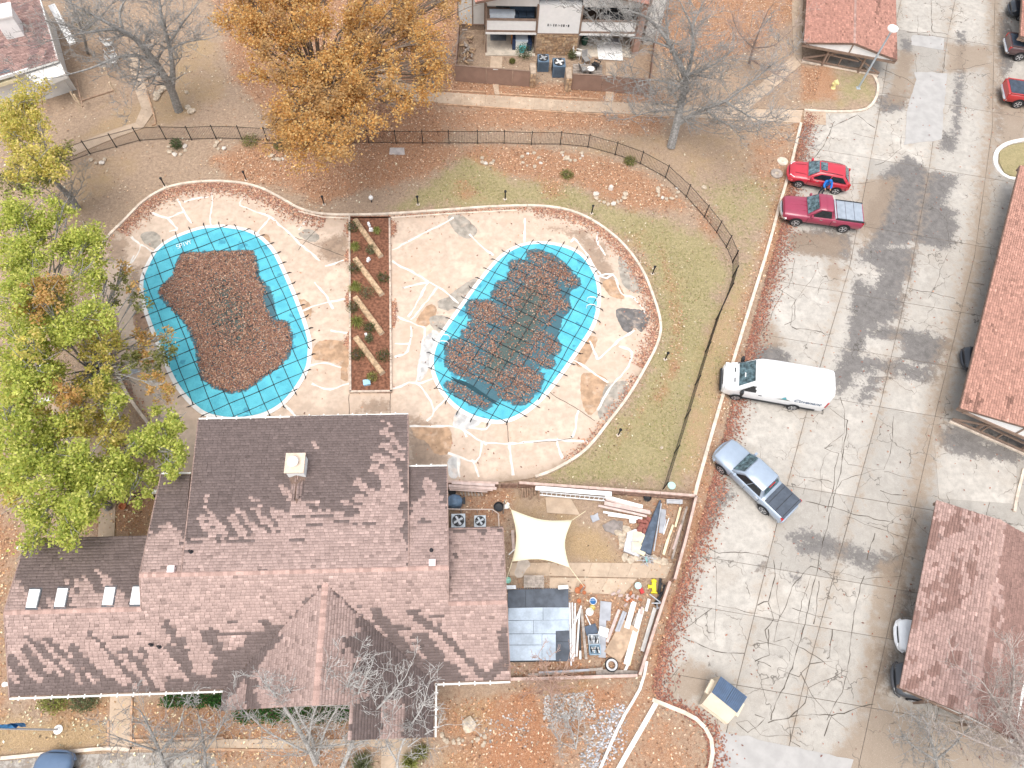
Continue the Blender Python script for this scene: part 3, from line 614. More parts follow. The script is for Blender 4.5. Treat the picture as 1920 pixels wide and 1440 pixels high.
PILE1 = [[(345,480),(375,480),(400,477),(470,476),(478,500),(478,525),(492,545),(490,570),(505,605),(535,610),(543,640),(535,670),(520,685),(490,705),(465,725),(435,732),(405,722),(385,705),(378,670),(370,630),(345,590),(320,568),(304,548),(312,538),(330,520)]]
def blob(cx, cy, L, w_):
    return [(cx+.87*L*math.cos(a_)-.48*w_*math.sin(a_), cy+.48*L*math.cos(a_)+.87*w_*math.sin(a_)) for a_ in np.linspace(0, 2*math.pi, 13)[:-1]]
PILE2 = [[(1005,505),(1042,540),(1035,600),(1000,650),(950,720),(902,712),(895,680),(940,620),(968,560)]]+[blob(*q_) for q_ in [(1030,497,42,13),(1055,520,30,10),(1005,520,52,13),(1010,545,62,13),(985,562,58,11),(950,562,26,8),(905,588,30,16),(930,590,36,14),(905,620,26,8),(900,640,34,7),(868,662,30,17),(868,690,32,11),(1045,575,18,7),(1022,645,26,15),(1008,672,30,8),(990,698,26,6),(955,728,42,19),(985,715,26,16),(877,742,42,6)]]
DEEP1 = [(395,530),(430,520),(470,560),(480,620),(470,650),(430,650),(400,620),(385,580)]
DEEP2 = [(1000,510),(1050,550),(1030,620),(1000,670),(920,740),(885,700),(900,660),(940,600),(960,540)]
def pool(key, outline, piles, deepp, axis_px, label, nleaf):
    O = np.array(smooth(P2(outline), 4, True)); cen = O.mean(0)
    ring = empty('pool_coping', (*cen, .06)); tag(ring, 'white coping ring around the '+('rounded west pool' if key == 1 else 'slanted east pool'), 'coping')
    inn = cen+(O-cen)*(1-.02); dn = np.roll(O, -1, 0)-np.roll(O, 1, 0); nr = np.stack([dn[:, 1], -dn[:, 0]], 1); nr /= np.linalg.norm(nr, axis=1)[:, None]
    if ((O+nr-cen)**2).sum() < ((O-cen)**2).sum(): nr = -nr
    out = O+nr*.34; N = len(O); step = 4
    for i in range(0, N, step):
        ids = [(i+k) % N for k in range(step+1)]; pg = [tuple(out[j]) for j in ids]+[tuple(inn[j]) for j in ids[::-1]]
        m = MB(); m.prism(pg, .05, .105+random.uniform(0, .004)); m.build('coping_block', M_COPING, ring)
    # cover
    root = empty('pool_cover', (*cen, .1)); tag(root, label, 'pool cover')
    V, Fs = tess(O+nr*.08, .3); pp = [P2(p) for p in piles]; dp = P2(deepp)
    W = np.full(len(V), -2.0)
    for p in pp: W = np.maximum(W, sdf(V, p)+.3)
    W = np.maximum(np.where(W > .2, .6, np.clip(W, -1.5, .6)), np.clip(.55+(sdf(V, dp)+(.9 if key == 1 else .15)), -1.5, 2)); e = np.clip(sdf(V, O)/3, 0, 1)
    m = MB(); m.add([(x, y, .125-.045*q+.004*math.sin(x*3)*math.cos(y*2.6)) for (x, y), q in zip(V, e)], Fs); m.at['wet'] = W
    m.build('cover_sheet', M_COVER, root, True)
    # straps
    a, b = P2(axis_px); ax = (b-a)/np.linalg.norm(b-a); ay = np.array([-ax[1], ax[0]]); Q = np.stack([(O-cen)@ax, (O-cen)@ay], 1)
    for d0, d1, q0, q1 in ((ax, ay, 0, 1), (ay, ax, 1, 0)):
        lo, hi = Q[:, q1].min(), Q[:, q1].max(); n = int((hi-lo)/.93); 
        for k in range(n):
            s = lo+(hi-lo)*(k+.5)/n
            cr = []
            for i in range(N):
                u, v = Q[i], Q[(i+1) % N]
                if (u[q1]-s)*(v[q1]-s) < 0: tt = (s-u[q1])/(v[q1]-u[q1]); cr.append(u[q0]+(v[q0]-u[q0])*tt)
            if len(cr) < 2: continue
            s0, s1 = min(cr)-.5, max(cr)+.5; m = MB(); pts = []
            for tt in np.linspace(s0, s1, 14): q = cen+d0*tt+d1*(s+.02*math.sin(tt*2+k)); pts.append((*q, .137 if s0+.5 < tt < s1-.5 else .12))
            m.ribbon(pts, .04, .1, .1335); sp = m.build('strap', M_STRAP, root)
            for tt in (s0, s1):
                q = cen+d0*tt+d1*s; m = MB(); e_ = d0*(1 if tt > 0 else -1); h = q+e_*.12+d1*random.uniform(-.1, .1)
                m.tube([(*(q-e_*.12), .125), (*q, .13), (*h, .11)], [.03, .035, .02], 5); m.build('anchor_spring', M_SPRING, sp)
    # leaves lying on the cover
    C = []
    for p in pp:
        lo, hi = p.min(0)-.2, p.max(0)+.2; n = int(nleaf*(hi-lo).prod()); q = rng.uniform(lo, hi, (n, 2)); s = sdf(q, p); dd = sdf(q, dp)
        keep = (s > -.12+rng.normal(0, .1, n)) & (rng.random(n) < np.clip(1-.85*np.clip((dd+.6)/2.2, 0, 1)**.7, .12 if key == 2 else .3, 1)); C.append(q[keep])
    C = np.concatenate(C); C3 = np.c_[C, .11+rng.uniform(0, .05, len(C))]
    Vq, Fq = leaf_quads(C3, rng.uniform(.08, .17, len(C)), .75); ob = np_mesh('leaf_litter', Vq, Fq, M_LEAF, leafcol(len(C), .8)*np.array((1, 1.03, 1.06)))
    tag(ob, 'wet brown leaves lying on the '+('west' if key == 1 else 'east')+' pool cover', 'leaves', kind='stuff')
    return root
pool(1, POOL1, PILE1, DEEP1, [(400,440),(560,800)], 'teal cover of the rounded west pool with one big leaf heap', 520)
pc2 = pool(2, POOL2, PILE2, DEEP2, [(880,770),(1060,480)], 'teal cover of the slanted east pool with streaked leaf piles', 190)
# the slack fold in the east cover, drawn as a dark glossy strip
m = MB(); L = rough_line(P2([(846,708),(880,725),(915,748),(935,762)]), .3, .02, 2); m.ribbon(L, [.05+.22*math.sin(math.pi*i/(len(L)-1)) for i in range(len(L))], .1, .139); m.build('slack_fold', mat('dark_fold', (.02, .06, .075), .2, .1), pc2)
# white lettering stitched near the top of the west cover, built as small strokes
m = MB(); o = P(333,466,.14); e = (P(352,459,.14)-o).normalized(); up = Vector((-e.y, e.x, 0))
def stroke(x0, y0, x1, y1): m.beam(o+e*x0+up*y0, o+e*x1+up*y1, .035, .012)
for k, ch in enumerate(['S', 'P', 'I', 'V', 'Y']):
    x = k*.2
    for s in {'S': [(0,.0,.16,.0),(.16,0,.16,.16),(0,.16,.16,.16),(0,.16,0,.32),(0,.32,.16,.32)], 'P': [(0,0,0,.32),(0,.32,.16,.32),(.16,.32,.16,.16),(.16,.16,0,.16)], 'I': [(.08,0,.08,.32)], 'V': [(0,.32,.08,0),(.08,0,.16,.32)], 'Y': [(0,.32,.08,.16),(.16,.32,.08,.16),(.08,.16,.08,0)]}[ch]: stroke(x+s[0], s[1], x+s[2], s[3])
pc1 = [o_ for o_ in bpy.data.objects if o_.name == 'pool_cover'][0]
m.build('lettering', mat('white_print', (.8, .85, .86), .7, .05), pc1)
# hand rails of the east pool
M_RAIL = mat('white_rail', (.82, .82, .83), .35, .05, spec=.5)
for k, (px, py, a) in enumerate([(1108,566,20), (1107,580,20), (834,636,20), (832,648,20)]):
    p = P(px, py); d = Vector((math.cos(math.radians(a)), -math.sin(math.radians(a))*.3, 0)); m = MB()
    m.tube([p-d*.3, p-d*.3+Vector((0, 0, .45)), p-d*.15+Vector((0, 0, .6)), p+d*.2+Vector((0, 0, .6)), p+d*.35+Vector((0, 0, .4)), p+d*.35+Vector((0, 0, .05))], .03, 6)
    ob = m.build('grab_rail', M_RAIL, None, True); tag(ob, ['upper white grab rail at east edge of slanted pool', 'lower white grab rail at east edge of slanted pool', 'upper white grab rail at west edge of slanted pool', 'lower white grab rail at west edge of slanted pool'][k], 'rail')
# ================================================================ PLANTER BETWEEN THE POOLS
M_BOARD = mat('planter_board', (.55, .45, .37), .85, .25, 4, dirt=(.3, .2, .14)); M_MULCH = mat('mulch', (.21, .095, .058), .95, .45, 6, 24, bump=.7)
pl = empty('planter_bed', (*P(694,575)[:2], .06)); tag(pl, 'long mulched planter bed between the two pools', 'planter')
m = MB(); m.prism(P2([(656,408),(733,408),(735,738),(658,738)]), .05, .14); m.build('mulch', M_MULCH, pl)
for ln in ([(656,408),(658,738)], [(731,412),(734,738)], [(656,737),(736,736)]):
    a, b = P2(ln); n = max(1, round(np.linalg.norm(b-a)/2.4))
    for i in range(n):
        m = MB(); m.beam((*(a+(b-a)*(i/n+.002)), .14), (*(a+(b-a)*((i+1)/n-.002)), .14), .12, .24); m.build('edging_board', M_BOARD, pl)
M_TIMB = mat('split_timber', (.50, .35, .22), .9, .35, 5, 18, bump=.8, dirt=(.24, .15, .09)); M_TIMT = mat('timber_end', (.66, .53, .38), .9, .2, 8)
for k, (a, b) in enumerate([((666,412),(714,480)), ((666,485),(716,552)), ((666,557),(716,625)), ((667,632),(717,700))]):
    A, B = P(*a, .3), P(*b, .3); root = empty('timber_beam', (*((A+B)/2)[:2], .12)); d = (B-A); L = d.length; d.normalize(); nrm = Vector((-d.y, d.x, 0)); m = MB(); r = np.random.default_rng(k)
    rows = []; nseg = 16
    for i in range(nseg+1):
        p = A+d*L*i/nseg; wj = .36+r.normal(0, .014); zj = .40+r.normal(0, .012)
        rows.append([p+nrm*wj*q+Vector((0, 0, z-.3)) for q, z in ((-.5, .1), (-.52, zj*.8), (-.38, zj+r.normal(0, .012)), (0, zj+.02+r.normal(0, .015)), (.38, zj+r.normal(0, .012)), (.52, zj*.8), (.5, .1))])
    m.add([v for rw in rows for v in rw], [(i*7+j, i*7+j+1, (i+1)*7+j+1, (i+1)*7+j) for i in range(nseg) for j in range(6)]); m.build('log', M_TIMB, root)
    for q, rw in ((0, rows[0]), (1, rows[-1])):
        m = MB(); m.face([v+d*(.01 if q else -.01) for v in (rw if q else rw[::-1])]); m.build('cut_end', M_TIMT, root)
    tag(root, ['northernmost slanted split timber in planter bed', 'second slanted split timber from the kerb in planter bed', 'third slanted split timber from the kerb in planter bed', 'southernmost slanted split timber in planter bed'][k], 'timber')
m = MB(); p = P(688,718,.2); m.box(p, (.42, .34, .22), .2, taper=.86); m.box((p.x, p.y, p.z+.13), (.44, .36, .03), .2); m.box((p.x, p.y, p.z+.155), (.3, .22, .02), .2)
tag(m.build('valve_box', mat('blue_plastic', (.36, .60, .76), .5, .1)), 'pale blue utility box at south end of planter bed', 'box')
for k, (px, py) in enumerate([(692,422),(696,432),(691,488),(687,630)]):
    m = MB(); p = P(px, py, .2); m.box(p, (.16, .3, .1), .5+k); m.tube([p, p+Vector((0, 0, .16))], .05, 8); m.box(p+Vector((0, 0, .19)), (.14, .22, .06), .5+k)
    tag(m.build('spot_light', M_RAIL), ['small white spotlight head in planter nearest the kerb', 'small white spotlight base in planter just below the first', 'small white spotlight beside second planter timber', 'small white spotlight beside fourth planter timber'][k], 'spotlight')
# ================================================================ SHINGLED ROOFS
M_SHING = mat_col('roof_shingle', .92, .28, 22, .2, .5); M_RIDGE = M_SHING
M_WALLW = mat('painted_siding', (.74, .71, .67), .85, .08, 1.5); M_TRIM = mat('white_trim', (.80, .79, .76), .6, .06); M_BRTRIM = mat('brown_trim', (.20, .135, .105), .8, .2, 3)
def vec(a): return np.array(a, float)
def plane_pt(px, py, z0, Y0, p):
    """photo point on the roof plane z = z0 + p*(Y-Y0)"""
    g = G(px, py); z = (z0+p*(g[1]-Y0))/(1+p*g[1]/H); return P(px, py, z)
def shingles(name, poly3, u, v, colfn, parent, ru=.235, rv=.145, th=.034, sub=True, seed=0):
    """rows of shingle tabs over a planar polygon; u along the eave, v up the slope"""
    r = np.random.default_rng(seed); pts = np.array([list(p) for p in poly3]); u = vec(u)/np.linalg.norm(u); v = vec(v)/np.linalg.norm(v); nrm = np.cross(u, v); nrm /= np.linalg.norm(nrm)
    if nrm[2] < 0: nrm = -nrm
    o = pts.mean(0); Q = np.stack([(pts-o)@u, (pts-o)@v], 1); n = len(Q); V = []; Fc = []; CE = []
    k0 = math.floor(Q[:, 1].min()/rv); k1 = math.ceil(Q[:, 1].max()/rv)
    for k in range(k0, k1):
        ym = (k+.5)*rv; xs = []
        for i in range(n):
            a, b = Q[i], Q[(i+1) % n]
            if (a[1] > ym) != (b[1] > ym): xs.append(a[0]+(b[0]-a[0])*(ym-a[1])/(b[1]-a[1]))
        xs.sort()
        for xa, xb in zip(xs[0::2], xs[1::2]):
            x = math.floor(xa/ru)*ru-(k % 2)*ru*.5-r.uniform(0, .05)
            while x < xb:
                wdt = ru*r.uniform(.82, 1.18); a, b = max(x, xa), min(x+wdt-.012, xb)
                if b-a > .03:
                    y0, y1 = k*rv-r.uniform(0, .012), (k+1)*rv+.01; i0 = len(V); lift = th*r.uniform(.7, 1.5)
                    for xx, yy, zz in ((a, y0, lift), (b, y0, lift), (b, y1, .004), (a, y1, .004), (a, y0, -.01), (b, y0, -.01)): V.append(o+u*xx+v*yy+nrm*zz)
                    Fc += [(i0, i0+1, i0+2, i0+3), (i0+4, i0+5, i0+1, i0)]; CE.append(o+u*(a+b)/2+v*(k+.5)*rv)
                x += wdt
    CE = np.array(CE); px = projA(CE); col = np.repeat(colfn(px, r), 2, axis=0)
    ob = np_mesh(name, np.array(V), np.array(Fc), M_SHING, col, None); ob['kind'] = 'stuff'
    if parent is not None: ob.parent = parent; ob.matrix_parent_inverse = Matrix.Translation(parent.location).inverted() if parent.type == 'EMPTY' else Matrix()
    return ob
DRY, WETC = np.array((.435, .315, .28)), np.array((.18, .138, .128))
def h1(x): return (np.sin(x*12.9898)*43758.5453) % 1
def n1d(x):
    i = np.floor(x); f = x-i; f = f*f*(3-2*f); return h1(i)*(1-f)+h1(i+1)*f
def streak(px, k=1.3, s=17.0, seed=0):
    """diagonal streak noise in roof run-off direction"""
    k = 1.65; q = (k*px[:, 0]-px[:, 1]); t_ = px[:, 0]*.6+px[:, 1]
    return (n1d(q/40+seed)-.5)*.7+(n1d(q/17+seed+31)-.5)*1.7+(n1d(q/8+t_/90+seed+7)-.5)*.6
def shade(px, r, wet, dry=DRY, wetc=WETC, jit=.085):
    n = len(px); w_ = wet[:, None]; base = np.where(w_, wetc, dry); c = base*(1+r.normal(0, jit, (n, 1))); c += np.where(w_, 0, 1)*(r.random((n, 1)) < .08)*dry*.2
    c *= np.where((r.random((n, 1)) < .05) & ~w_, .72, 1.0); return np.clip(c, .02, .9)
def thr(px, pts): return np.interp(px[:, 0], [p[0] for p in pts], [p[1] for p in pts])
def jitter(px, r, a=2.0): return px+r.normal(0, a, px.shape)*np.array((1, .4))
def near(px, lines, k=1.0):
    o = np.zeros(len(px), bool)
    for pts, w_ in lines: o |= linedist(px, pts) < w_*k*(.75+.5*n1d(px[:, 1]/7+w_))
    return o
S_ST = [([(53,1195),(105,1240),(150,1290)],6), ([(85,1195),(140,1245),(170,1290)],5), ([(135,1212),(165,1250),(230,1300)],9), ([(47,1218),(100,1285)],8), ([(25,1240),(60,1290)],10), ([(165,1185),(200,1215),(235,1258),(285,1300)],4), ([(200,1219),(245,1222)],2.5), ([(235,1215),(268,1255),(292,1300)],6), ([(262,1215),(275,1230)],3), ([(312,1170),(340,1210),(350,1250),(372,1300)],9), ([(318,1215),(345,1245)],8), ([(390,1188),(418,1230),(432,1290)],11), ([(385,1187),(500,1186)],3), ([(455,1225),(480,1200),(530,1180)],12), ([(440,1260),(520,1200)],12), ([(490,1160),(515,1182)],5), ([(705,1148),(728,1180),(775,1232),(810,1290)],9), ([(690,1168),(760,1178)],4), ([(775,1152),(835,1192),(885,1245),(925,1285)],6), ([(730,1215),(760,1260)],18), ([(790,1200),(850,1270)],16), ([(940,1190),(950,1250)],9), ([(900,1290),(955,1230)],8)]
N_DRY = [([(383,933),(390,958),(412,982)],4), ([(377,975),(398,1003)],8), ([(400,972),(425,1010)],7), ([(445,952),(461,972),(478,990)],4), ([(435,968),(455,1003)],7), ([(475,935),(486,948)],4), ([(478,955),(498,978),(512,992)],5), ([(513,957),(535,980)],8), ([(530,912),(548,945)],5), ([(590,832),(610,850)],2), ([(715,787),(733,799)],2), ([(722,810),(752,842)],6), ([(717,835),(755,858)],6), ([(706,855),(745,880)],8), ([(704,880),(745,905)],9), ([(670,903),(705,932)],7), ([(672,935),(700,950)],9), ([(640,940),(665,950)],4), ([(735,900),(750,930)],14), ([(560,942),(600,945)],3)]
N_POLY = [(710,860),(752,850),(758,930),(764,1080),(335,1080),(352,1022),(385,1005),(450,1002),(520,988),(545,952),(575,950),(600,962),(650,962),(680,945),(706,915)]
ZS, PS = 2.7, .584; YS = P(18, 1307, ZS).y
def sp(px, py): return plane_pt(px, py, ZS, YS, PS)
club = empty('clubhouse', (-9, 6, 0)); tag(club, 'sprawling clubhouse with brown and pink patchy shingle roof', 'building')
U, VS = (1, 0, 0), (0, 1, PS)
A_ = sp(18,1307); Rw, Rw2 = sp(8,1147), sp(265,1143); M0, M1 = sp(262,1077), sp(841,1063); Re, Re2 = sp(841,1130), sp(950,1127); B_ = sp(957,1296)
for q in (Rw2,): q.y = Rw.y; q.z = Rw.z
M1.y = M0.y; M1.z = M0.z; Re2.y = Re.y; Re2.z = Re.z
apex = sp(610,1093); EL, ER = P(417,1303,ZS), P(815,1299,ZS); EL.y = YS; ER.y = YS; B_.y = YS; B_.z = ZS
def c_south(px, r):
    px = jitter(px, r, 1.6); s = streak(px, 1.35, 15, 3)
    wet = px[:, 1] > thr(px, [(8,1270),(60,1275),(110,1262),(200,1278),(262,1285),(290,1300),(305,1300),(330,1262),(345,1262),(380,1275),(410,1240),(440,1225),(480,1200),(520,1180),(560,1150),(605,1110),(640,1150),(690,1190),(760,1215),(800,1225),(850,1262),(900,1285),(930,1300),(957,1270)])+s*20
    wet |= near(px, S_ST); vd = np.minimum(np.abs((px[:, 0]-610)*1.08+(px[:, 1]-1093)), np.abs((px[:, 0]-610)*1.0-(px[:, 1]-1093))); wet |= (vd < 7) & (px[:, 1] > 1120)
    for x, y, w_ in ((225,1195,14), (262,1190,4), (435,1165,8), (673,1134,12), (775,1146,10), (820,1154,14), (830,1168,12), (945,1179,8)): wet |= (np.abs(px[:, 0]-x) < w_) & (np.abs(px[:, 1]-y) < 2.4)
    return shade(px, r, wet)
south = [A_, EL, apex, ER, B_, Re2, Re, M1, M0, Rw2, Rw]
def deckmesh(poly, name, parent, dz=.012):
    m = MB(); m.face([Vector(p)-Vector((0, 0, dz)) for p in poly]); m.face([Vector(p)-Vector((0, 0, .16)) for p in poly][::-1]); n = len(poly)
    for i in range(n):
        a, b = Vector(poly[i]), Vector(poly[(i+1) % n]); m.add([a-Vector((0, 0, dz)), b-Vector((0, 0, dz)), b-Vector((0, 0, .16)), a-Vector((0, 0, .16))], [(0, 3, 2, 1)])
    return m.build(name, M_BRTRIM, parent)
def roof(name, poly, u, v, cf, seed): 
    d = deckmesh(poly, name, club); shingles('shingle_courses', poly, u, v, cf, d, seed=seed); return d
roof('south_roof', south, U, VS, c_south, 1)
# north planes (low slope)
def npt(px, py, p, r0=M0): return plane_pt(px, py, r0.z, r0.y, -p)
PM, PW = .02, .085
m_sw, m_se = Vector((P(340,1074,M0.z).x, M0.y, M0.z)), Vector((P(766,1066,M0.z).x, M0.y, M0.z)); m_ne, m_nw = npt(765,778,PM), npt(372,787,PM)
def c_mid(px, r):
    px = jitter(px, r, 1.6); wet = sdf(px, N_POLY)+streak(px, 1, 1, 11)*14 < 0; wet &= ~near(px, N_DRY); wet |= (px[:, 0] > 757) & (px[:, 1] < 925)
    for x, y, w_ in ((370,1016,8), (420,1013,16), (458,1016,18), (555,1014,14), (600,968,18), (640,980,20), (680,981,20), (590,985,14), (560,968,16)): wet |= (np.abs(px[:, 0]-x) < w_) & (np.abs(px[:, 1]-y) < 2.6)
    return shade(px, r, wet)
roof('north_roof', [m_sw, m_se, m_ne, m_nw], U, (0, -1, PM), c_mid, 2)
lw = [M0, m_sw, npt(357,889,PW), npt(302,890,PW)]; rw = [m_se, M1, npt(838,875,PW), npt(765,876,PW)]
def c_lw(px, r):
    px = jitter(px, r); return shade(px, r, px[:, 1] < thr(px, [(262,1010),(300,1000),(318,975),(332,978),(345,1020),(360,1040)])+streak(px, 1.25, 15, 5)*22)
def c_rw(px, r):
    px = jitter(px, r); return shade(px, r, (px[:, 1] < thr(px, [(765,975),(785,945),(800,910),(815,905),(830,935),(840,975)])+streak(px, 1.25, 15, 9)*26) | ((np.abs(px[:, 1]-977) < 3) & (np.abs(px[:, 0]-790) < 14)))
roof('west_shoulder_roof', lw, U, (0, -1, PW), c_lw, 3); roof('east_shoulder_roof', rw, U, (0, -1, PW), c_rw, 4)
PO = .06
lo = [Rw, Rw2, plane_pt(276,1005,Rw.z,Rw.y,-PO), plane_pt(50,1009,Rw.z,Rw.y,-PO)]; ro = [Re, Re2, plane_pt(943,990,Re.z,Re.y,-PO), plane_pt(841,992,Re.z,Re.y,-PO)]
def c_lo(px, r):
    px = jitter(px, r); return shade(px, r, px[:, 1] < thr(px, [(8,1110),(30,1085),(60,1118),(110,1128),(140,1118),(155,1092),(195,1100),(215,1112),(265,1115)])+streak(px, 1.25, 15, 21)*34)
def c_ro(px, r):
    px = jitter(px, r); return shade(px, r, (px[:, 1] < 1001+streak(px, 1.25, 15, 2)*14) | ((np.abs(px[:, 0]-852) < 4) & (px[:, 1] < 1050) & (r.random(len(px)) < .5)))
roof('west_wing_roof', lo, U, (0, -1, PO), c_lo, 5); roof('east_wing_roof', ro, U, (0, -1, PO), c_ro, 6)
# cross gable to the south
YF = P(520,1327,4).y; YF2 = P(740,1385,3.6).y; XR = apex.x; ZR = apex.z; pl_ = (ZR-ZS)/(XR-EL.x); pr_ = (ZR-ZS)/(ER.x-XR); XSt = P(655,1340,4.9).x
def zl(x): return ZR-pl_*(XR-x)
def zr(x): return ZR-pr_*(x-XR)
gl = [apex, EL, Vector((EL.x, YF, ZS)), Vector((XR, YF, ZR))]; grr = [apex, Vector((XR, YF, ZR)), Vector((XSt, YF, zr(XSt))), Vector((XSt, YF2, zr(XSt))), Vector((ER.x, YF2, ZS)), ER]
def c_gl(px, r):
    px = jitter(px, r); wet = (np.abs((px[:, 0]-610)*1.08+(px[:, 1]-1093)) < 10+16*n1d(px[:, 1]/14)) & (px[:, 1] > 1190); wet |= (px[:, 0] < 470+20*n1d(px[:, 1]/9)) & (px[:, 1] > 1270) & (n1d(px[:, 0]/9) > .35)
    return shade(px, r, wet)
def c_gr(px, r):
    px = jitter(px, r); s = n1d(px[:, 0]/8+3)*40+n1d(px[:, 0]/3)*16; wet = px[:, 0] > thr2(px[:, 1])+(n1d(px[:, 1]/9)-.5)*26+(n1d(px[:, 0]/5)-.5)*14
    wet &= ~((np.abs(px[:, 0]-735) < 21) & (px[:, 1] > 1312)); return shade(px, r, wet)
def thr2(y): return np.interp(y, [1093,1115,1150,1185,1205,1240,1300,1330,1390], [640,640,665,672,640,668,690,655,655])
roof('porch_roof', gl, (0, 1, 0), (1, 0, pl_), c_gl, 7); roof('porch_roof', grr, (0, 1, 0), (-1, 0, pr_), c_gr, 8)
# ridge caps
def caps(a, b, parent, n_off=(0, 0, 1), wd=.3, seed=0):
    a, b = Vector(a), Vector(b); d = (b-a); L = d.length; d.normalize(); sd = d.cross(Vector((0, 0, 1))).normalized(); r = np.random.default_rng(seed); m = MB(); n = int(L/.19)
    for i in range(n):
        p, q = a+d*(L*i/n), a+d*(L*(i+1)/n+.02); cc = DRY*r.uniform(.78, 1.3)*np.array((1, .93, .9))
        l0, l1 = .03, .012
        m.add([p-sd*wd*.5+Vector((0, 0, -.05+l0)), p+Vector((0, 0, .03+l0)), p+sd*wd*.5+Vector((0, 0, -.05+l0)), q-sd*wd*.5+Vector((0, 0, -.05+l1)), q+Vector((0, 0, .03+l1)), q+sd*wd*.5+Vector((0, 0, -.05+l1))], [(0, 1, 4, 3), (1, 2, 5, 4), (2, 1, 0), (3, 4, 5)], cc)
    ob = m.build('ridge_caps', M_SHING, parent); ob['kind'] = 'stuff'
caps(M0, M1, club, seed=1); caps(Rw, Rw2, club, seed=2); caps(Re, Re2, club, seed=3); caps(apex, (XR, YF, ZR), club, seed=4)
# walls
def wallbox(x0, x1, y0, y1, z1, name='wall'):
    m = MB(); m.box(((x0+x1)/2, (y0+y1)/2, z1/2), (x1-x0, y1-y0, z1)); return m.build(name, M_WALLW, club)
wallbox(A_.x+.5, Rw2.x, YS+.5, lo[3].y-.5, 2.85); wallbox(Rw2.x-.02, Re.x-.1, YS+.52, 6.9, 2.86); wallbox(Re.x-.12, B_.x-.45, YS+.54, ro[2].y-.4, 2.87)
wallbox(M0.x+.35, M1.x-.3, 6.6, lw[2].y-.5, 4.7); wallbox(m_sw.x+.4, m_se.x-1.1, 9, m_nw.y-.5, 5.0); wallbox(EL.x+.5, XSt, YF+.5, YS+1, 2.6)
for x in (XSt+.4, ER.x-.3):
    m = MB(); m.box((x, YF2+.3, 1.3), (.22, .22, 2.6)); m.build('porch_post', M_TRIM, club)
m = MB(); m.add([(EL.x+.3, YF+.06, ZS-.1), (XSt, YF+.06, ZS-.1), (XSt, YF+.06, zr(XSt)-.18), (XR, YF+.06, ZR-.18)], [(0, 1, 2, 3)]); m.build('gable_wall', M_WALLW, club)
# gutters
M_GUT = mat('white_gutter', (.80, .78, .74), .5, .06)
def gutter(a, b):
    a, b = Vector(a), Vector(b); m = MB(); d = (b-a).normalized(); m.beam(a, b, .08, .09); g = m.build('gutter', M_GUT, club); n = int((b-a).length/.75)
    m = MB()
    for i in range(n): m.beam(a+d*(.4+i*.75)+Vector((0, 0, .055)), a+d*(.46+i*.75)+Vector((0, 0, .055)), .2, .02)
    m.build('gutter_strap', M_GUT, g)
gutter((A_.x, YS-.07, ZS-.06), (EL.x, YS-.07, ZS-.06)); gutter((ER.x, YS-.07, ZS-.06), (B_.x, YS-.07, ZS-.06)); gutter((ER.x+.07, YS, ZS-.06), (ER.x+.07, YF2, ZS-.06))
gutter((m_nw.x, m_nw.y+.07, m_nw.z-.06), (m_ne.x, m_ne.y+.07, m_ne.z-.06)); gutter((rw[3].x, rw[3].y+.07, rw[3].z-.05), (rw[2].x, rw[2].y+.07, rw[2].z-.05)); gutter((lw[3].x, lw[3].y+.07, lw[3].z-.05), (lw[2].x, lw[2].y+.07, lw[2].z-.05))
# rake boards
M_RAKE = mat('rake_edge', (.30, .21, .18), .8, .2)
for a, b in ((A_, Rw), (lo[3], Rw), (lw[3], M0), (m_nw, m_sw), (m_se, m_ne), (M1, rw[2]), (M1, Re), (M0, Rw2), (B_, Re2), (Re2, ro[2]), (ro[2], ro[3])):
    m = MB(); m.beam(Vector(a)-Vector((0, 0, .07)), Vector(b)-Vector((0, 0, .07)), .06, .2); m.build('rake_board', M_RAKE, club)
# skylights
M_SKY = mat('skylight_lens', (.86, .87, .87), .35, .03, spec=.5); M_FLASH = mat('lead_flashing', (.10, .105, .115), .5, .2, metal=.3)
for q in ([(55,1105),(75,1105),(67,1139),(48,1139)], [(108,1103),(127,1103),(120,1137),(101,1137)], [(197,1101),(216,1101),(210,1134),(191,1134)], [(249,1100),(263.5,1100),(263,1133),(243,1133)]):
    pp = [plane_pt(x, y, Rw.z+.12, Rw.y, -PO) for x, y in q]; cen = sum(pp, Vector())/4; root = MB(); m = MB(); dn = Vector((0, 0, .13))
    m.add([p-dn for p in pp]+pp, [(3, 2, 1, 0), (4, 5, 6, 7), (0, 1, 5, 4), (1, 2, 6, 5), (2, 3, 7, 6), (3, 0, 4, 7)]); sk = m.build('skylight', M_SKY, club)
    fl = [cen+(p-cen)*1.22-Vector((0, 0, .085)) for p in pp]; m = MB(); m.add(fl+[p-Vector((0, 0, .05)) for p in fl], [(0, 1, 2, 3), (0, 4, 5, 1), (1, 5, 6, 2), (2, 6, 7, 3), (3, 7, 4, 0)]); m.build('flashing', M_FLASH, sk)
# roof vents and pipes
for px, py, fn in ((324,1069, lambda x, y: npt(x, y, PW)), (811,1057, lambda x, y: npt(x, y, PW))):
    p = fn(px, py); m = MB(); m.box(p+Vector((0, 0, .1)), (.26, .26, .26), taper=.85); m.box(p+Vector((0, 0, .26)), (.32, .32, .05)); m.build('roof_vent', mat('pink_vent', (.74, .62, .60), .6, .06), club)
for p in (npt(359,1035,PM), sp(285,1209), npt(809,1032,PW), sp(392,1031) if 0 else sp(300,1213)):
    m = MB(); m.lathe([(.09, -.02), (.1, .05), (.055, .09), (.055, .3), (.05, .3), (.05, .26)], 10, Matrix.Translation(p)); m.build('vent_pipe', mat('black_pipe', (.03, .03, .035), .5, .1), club)
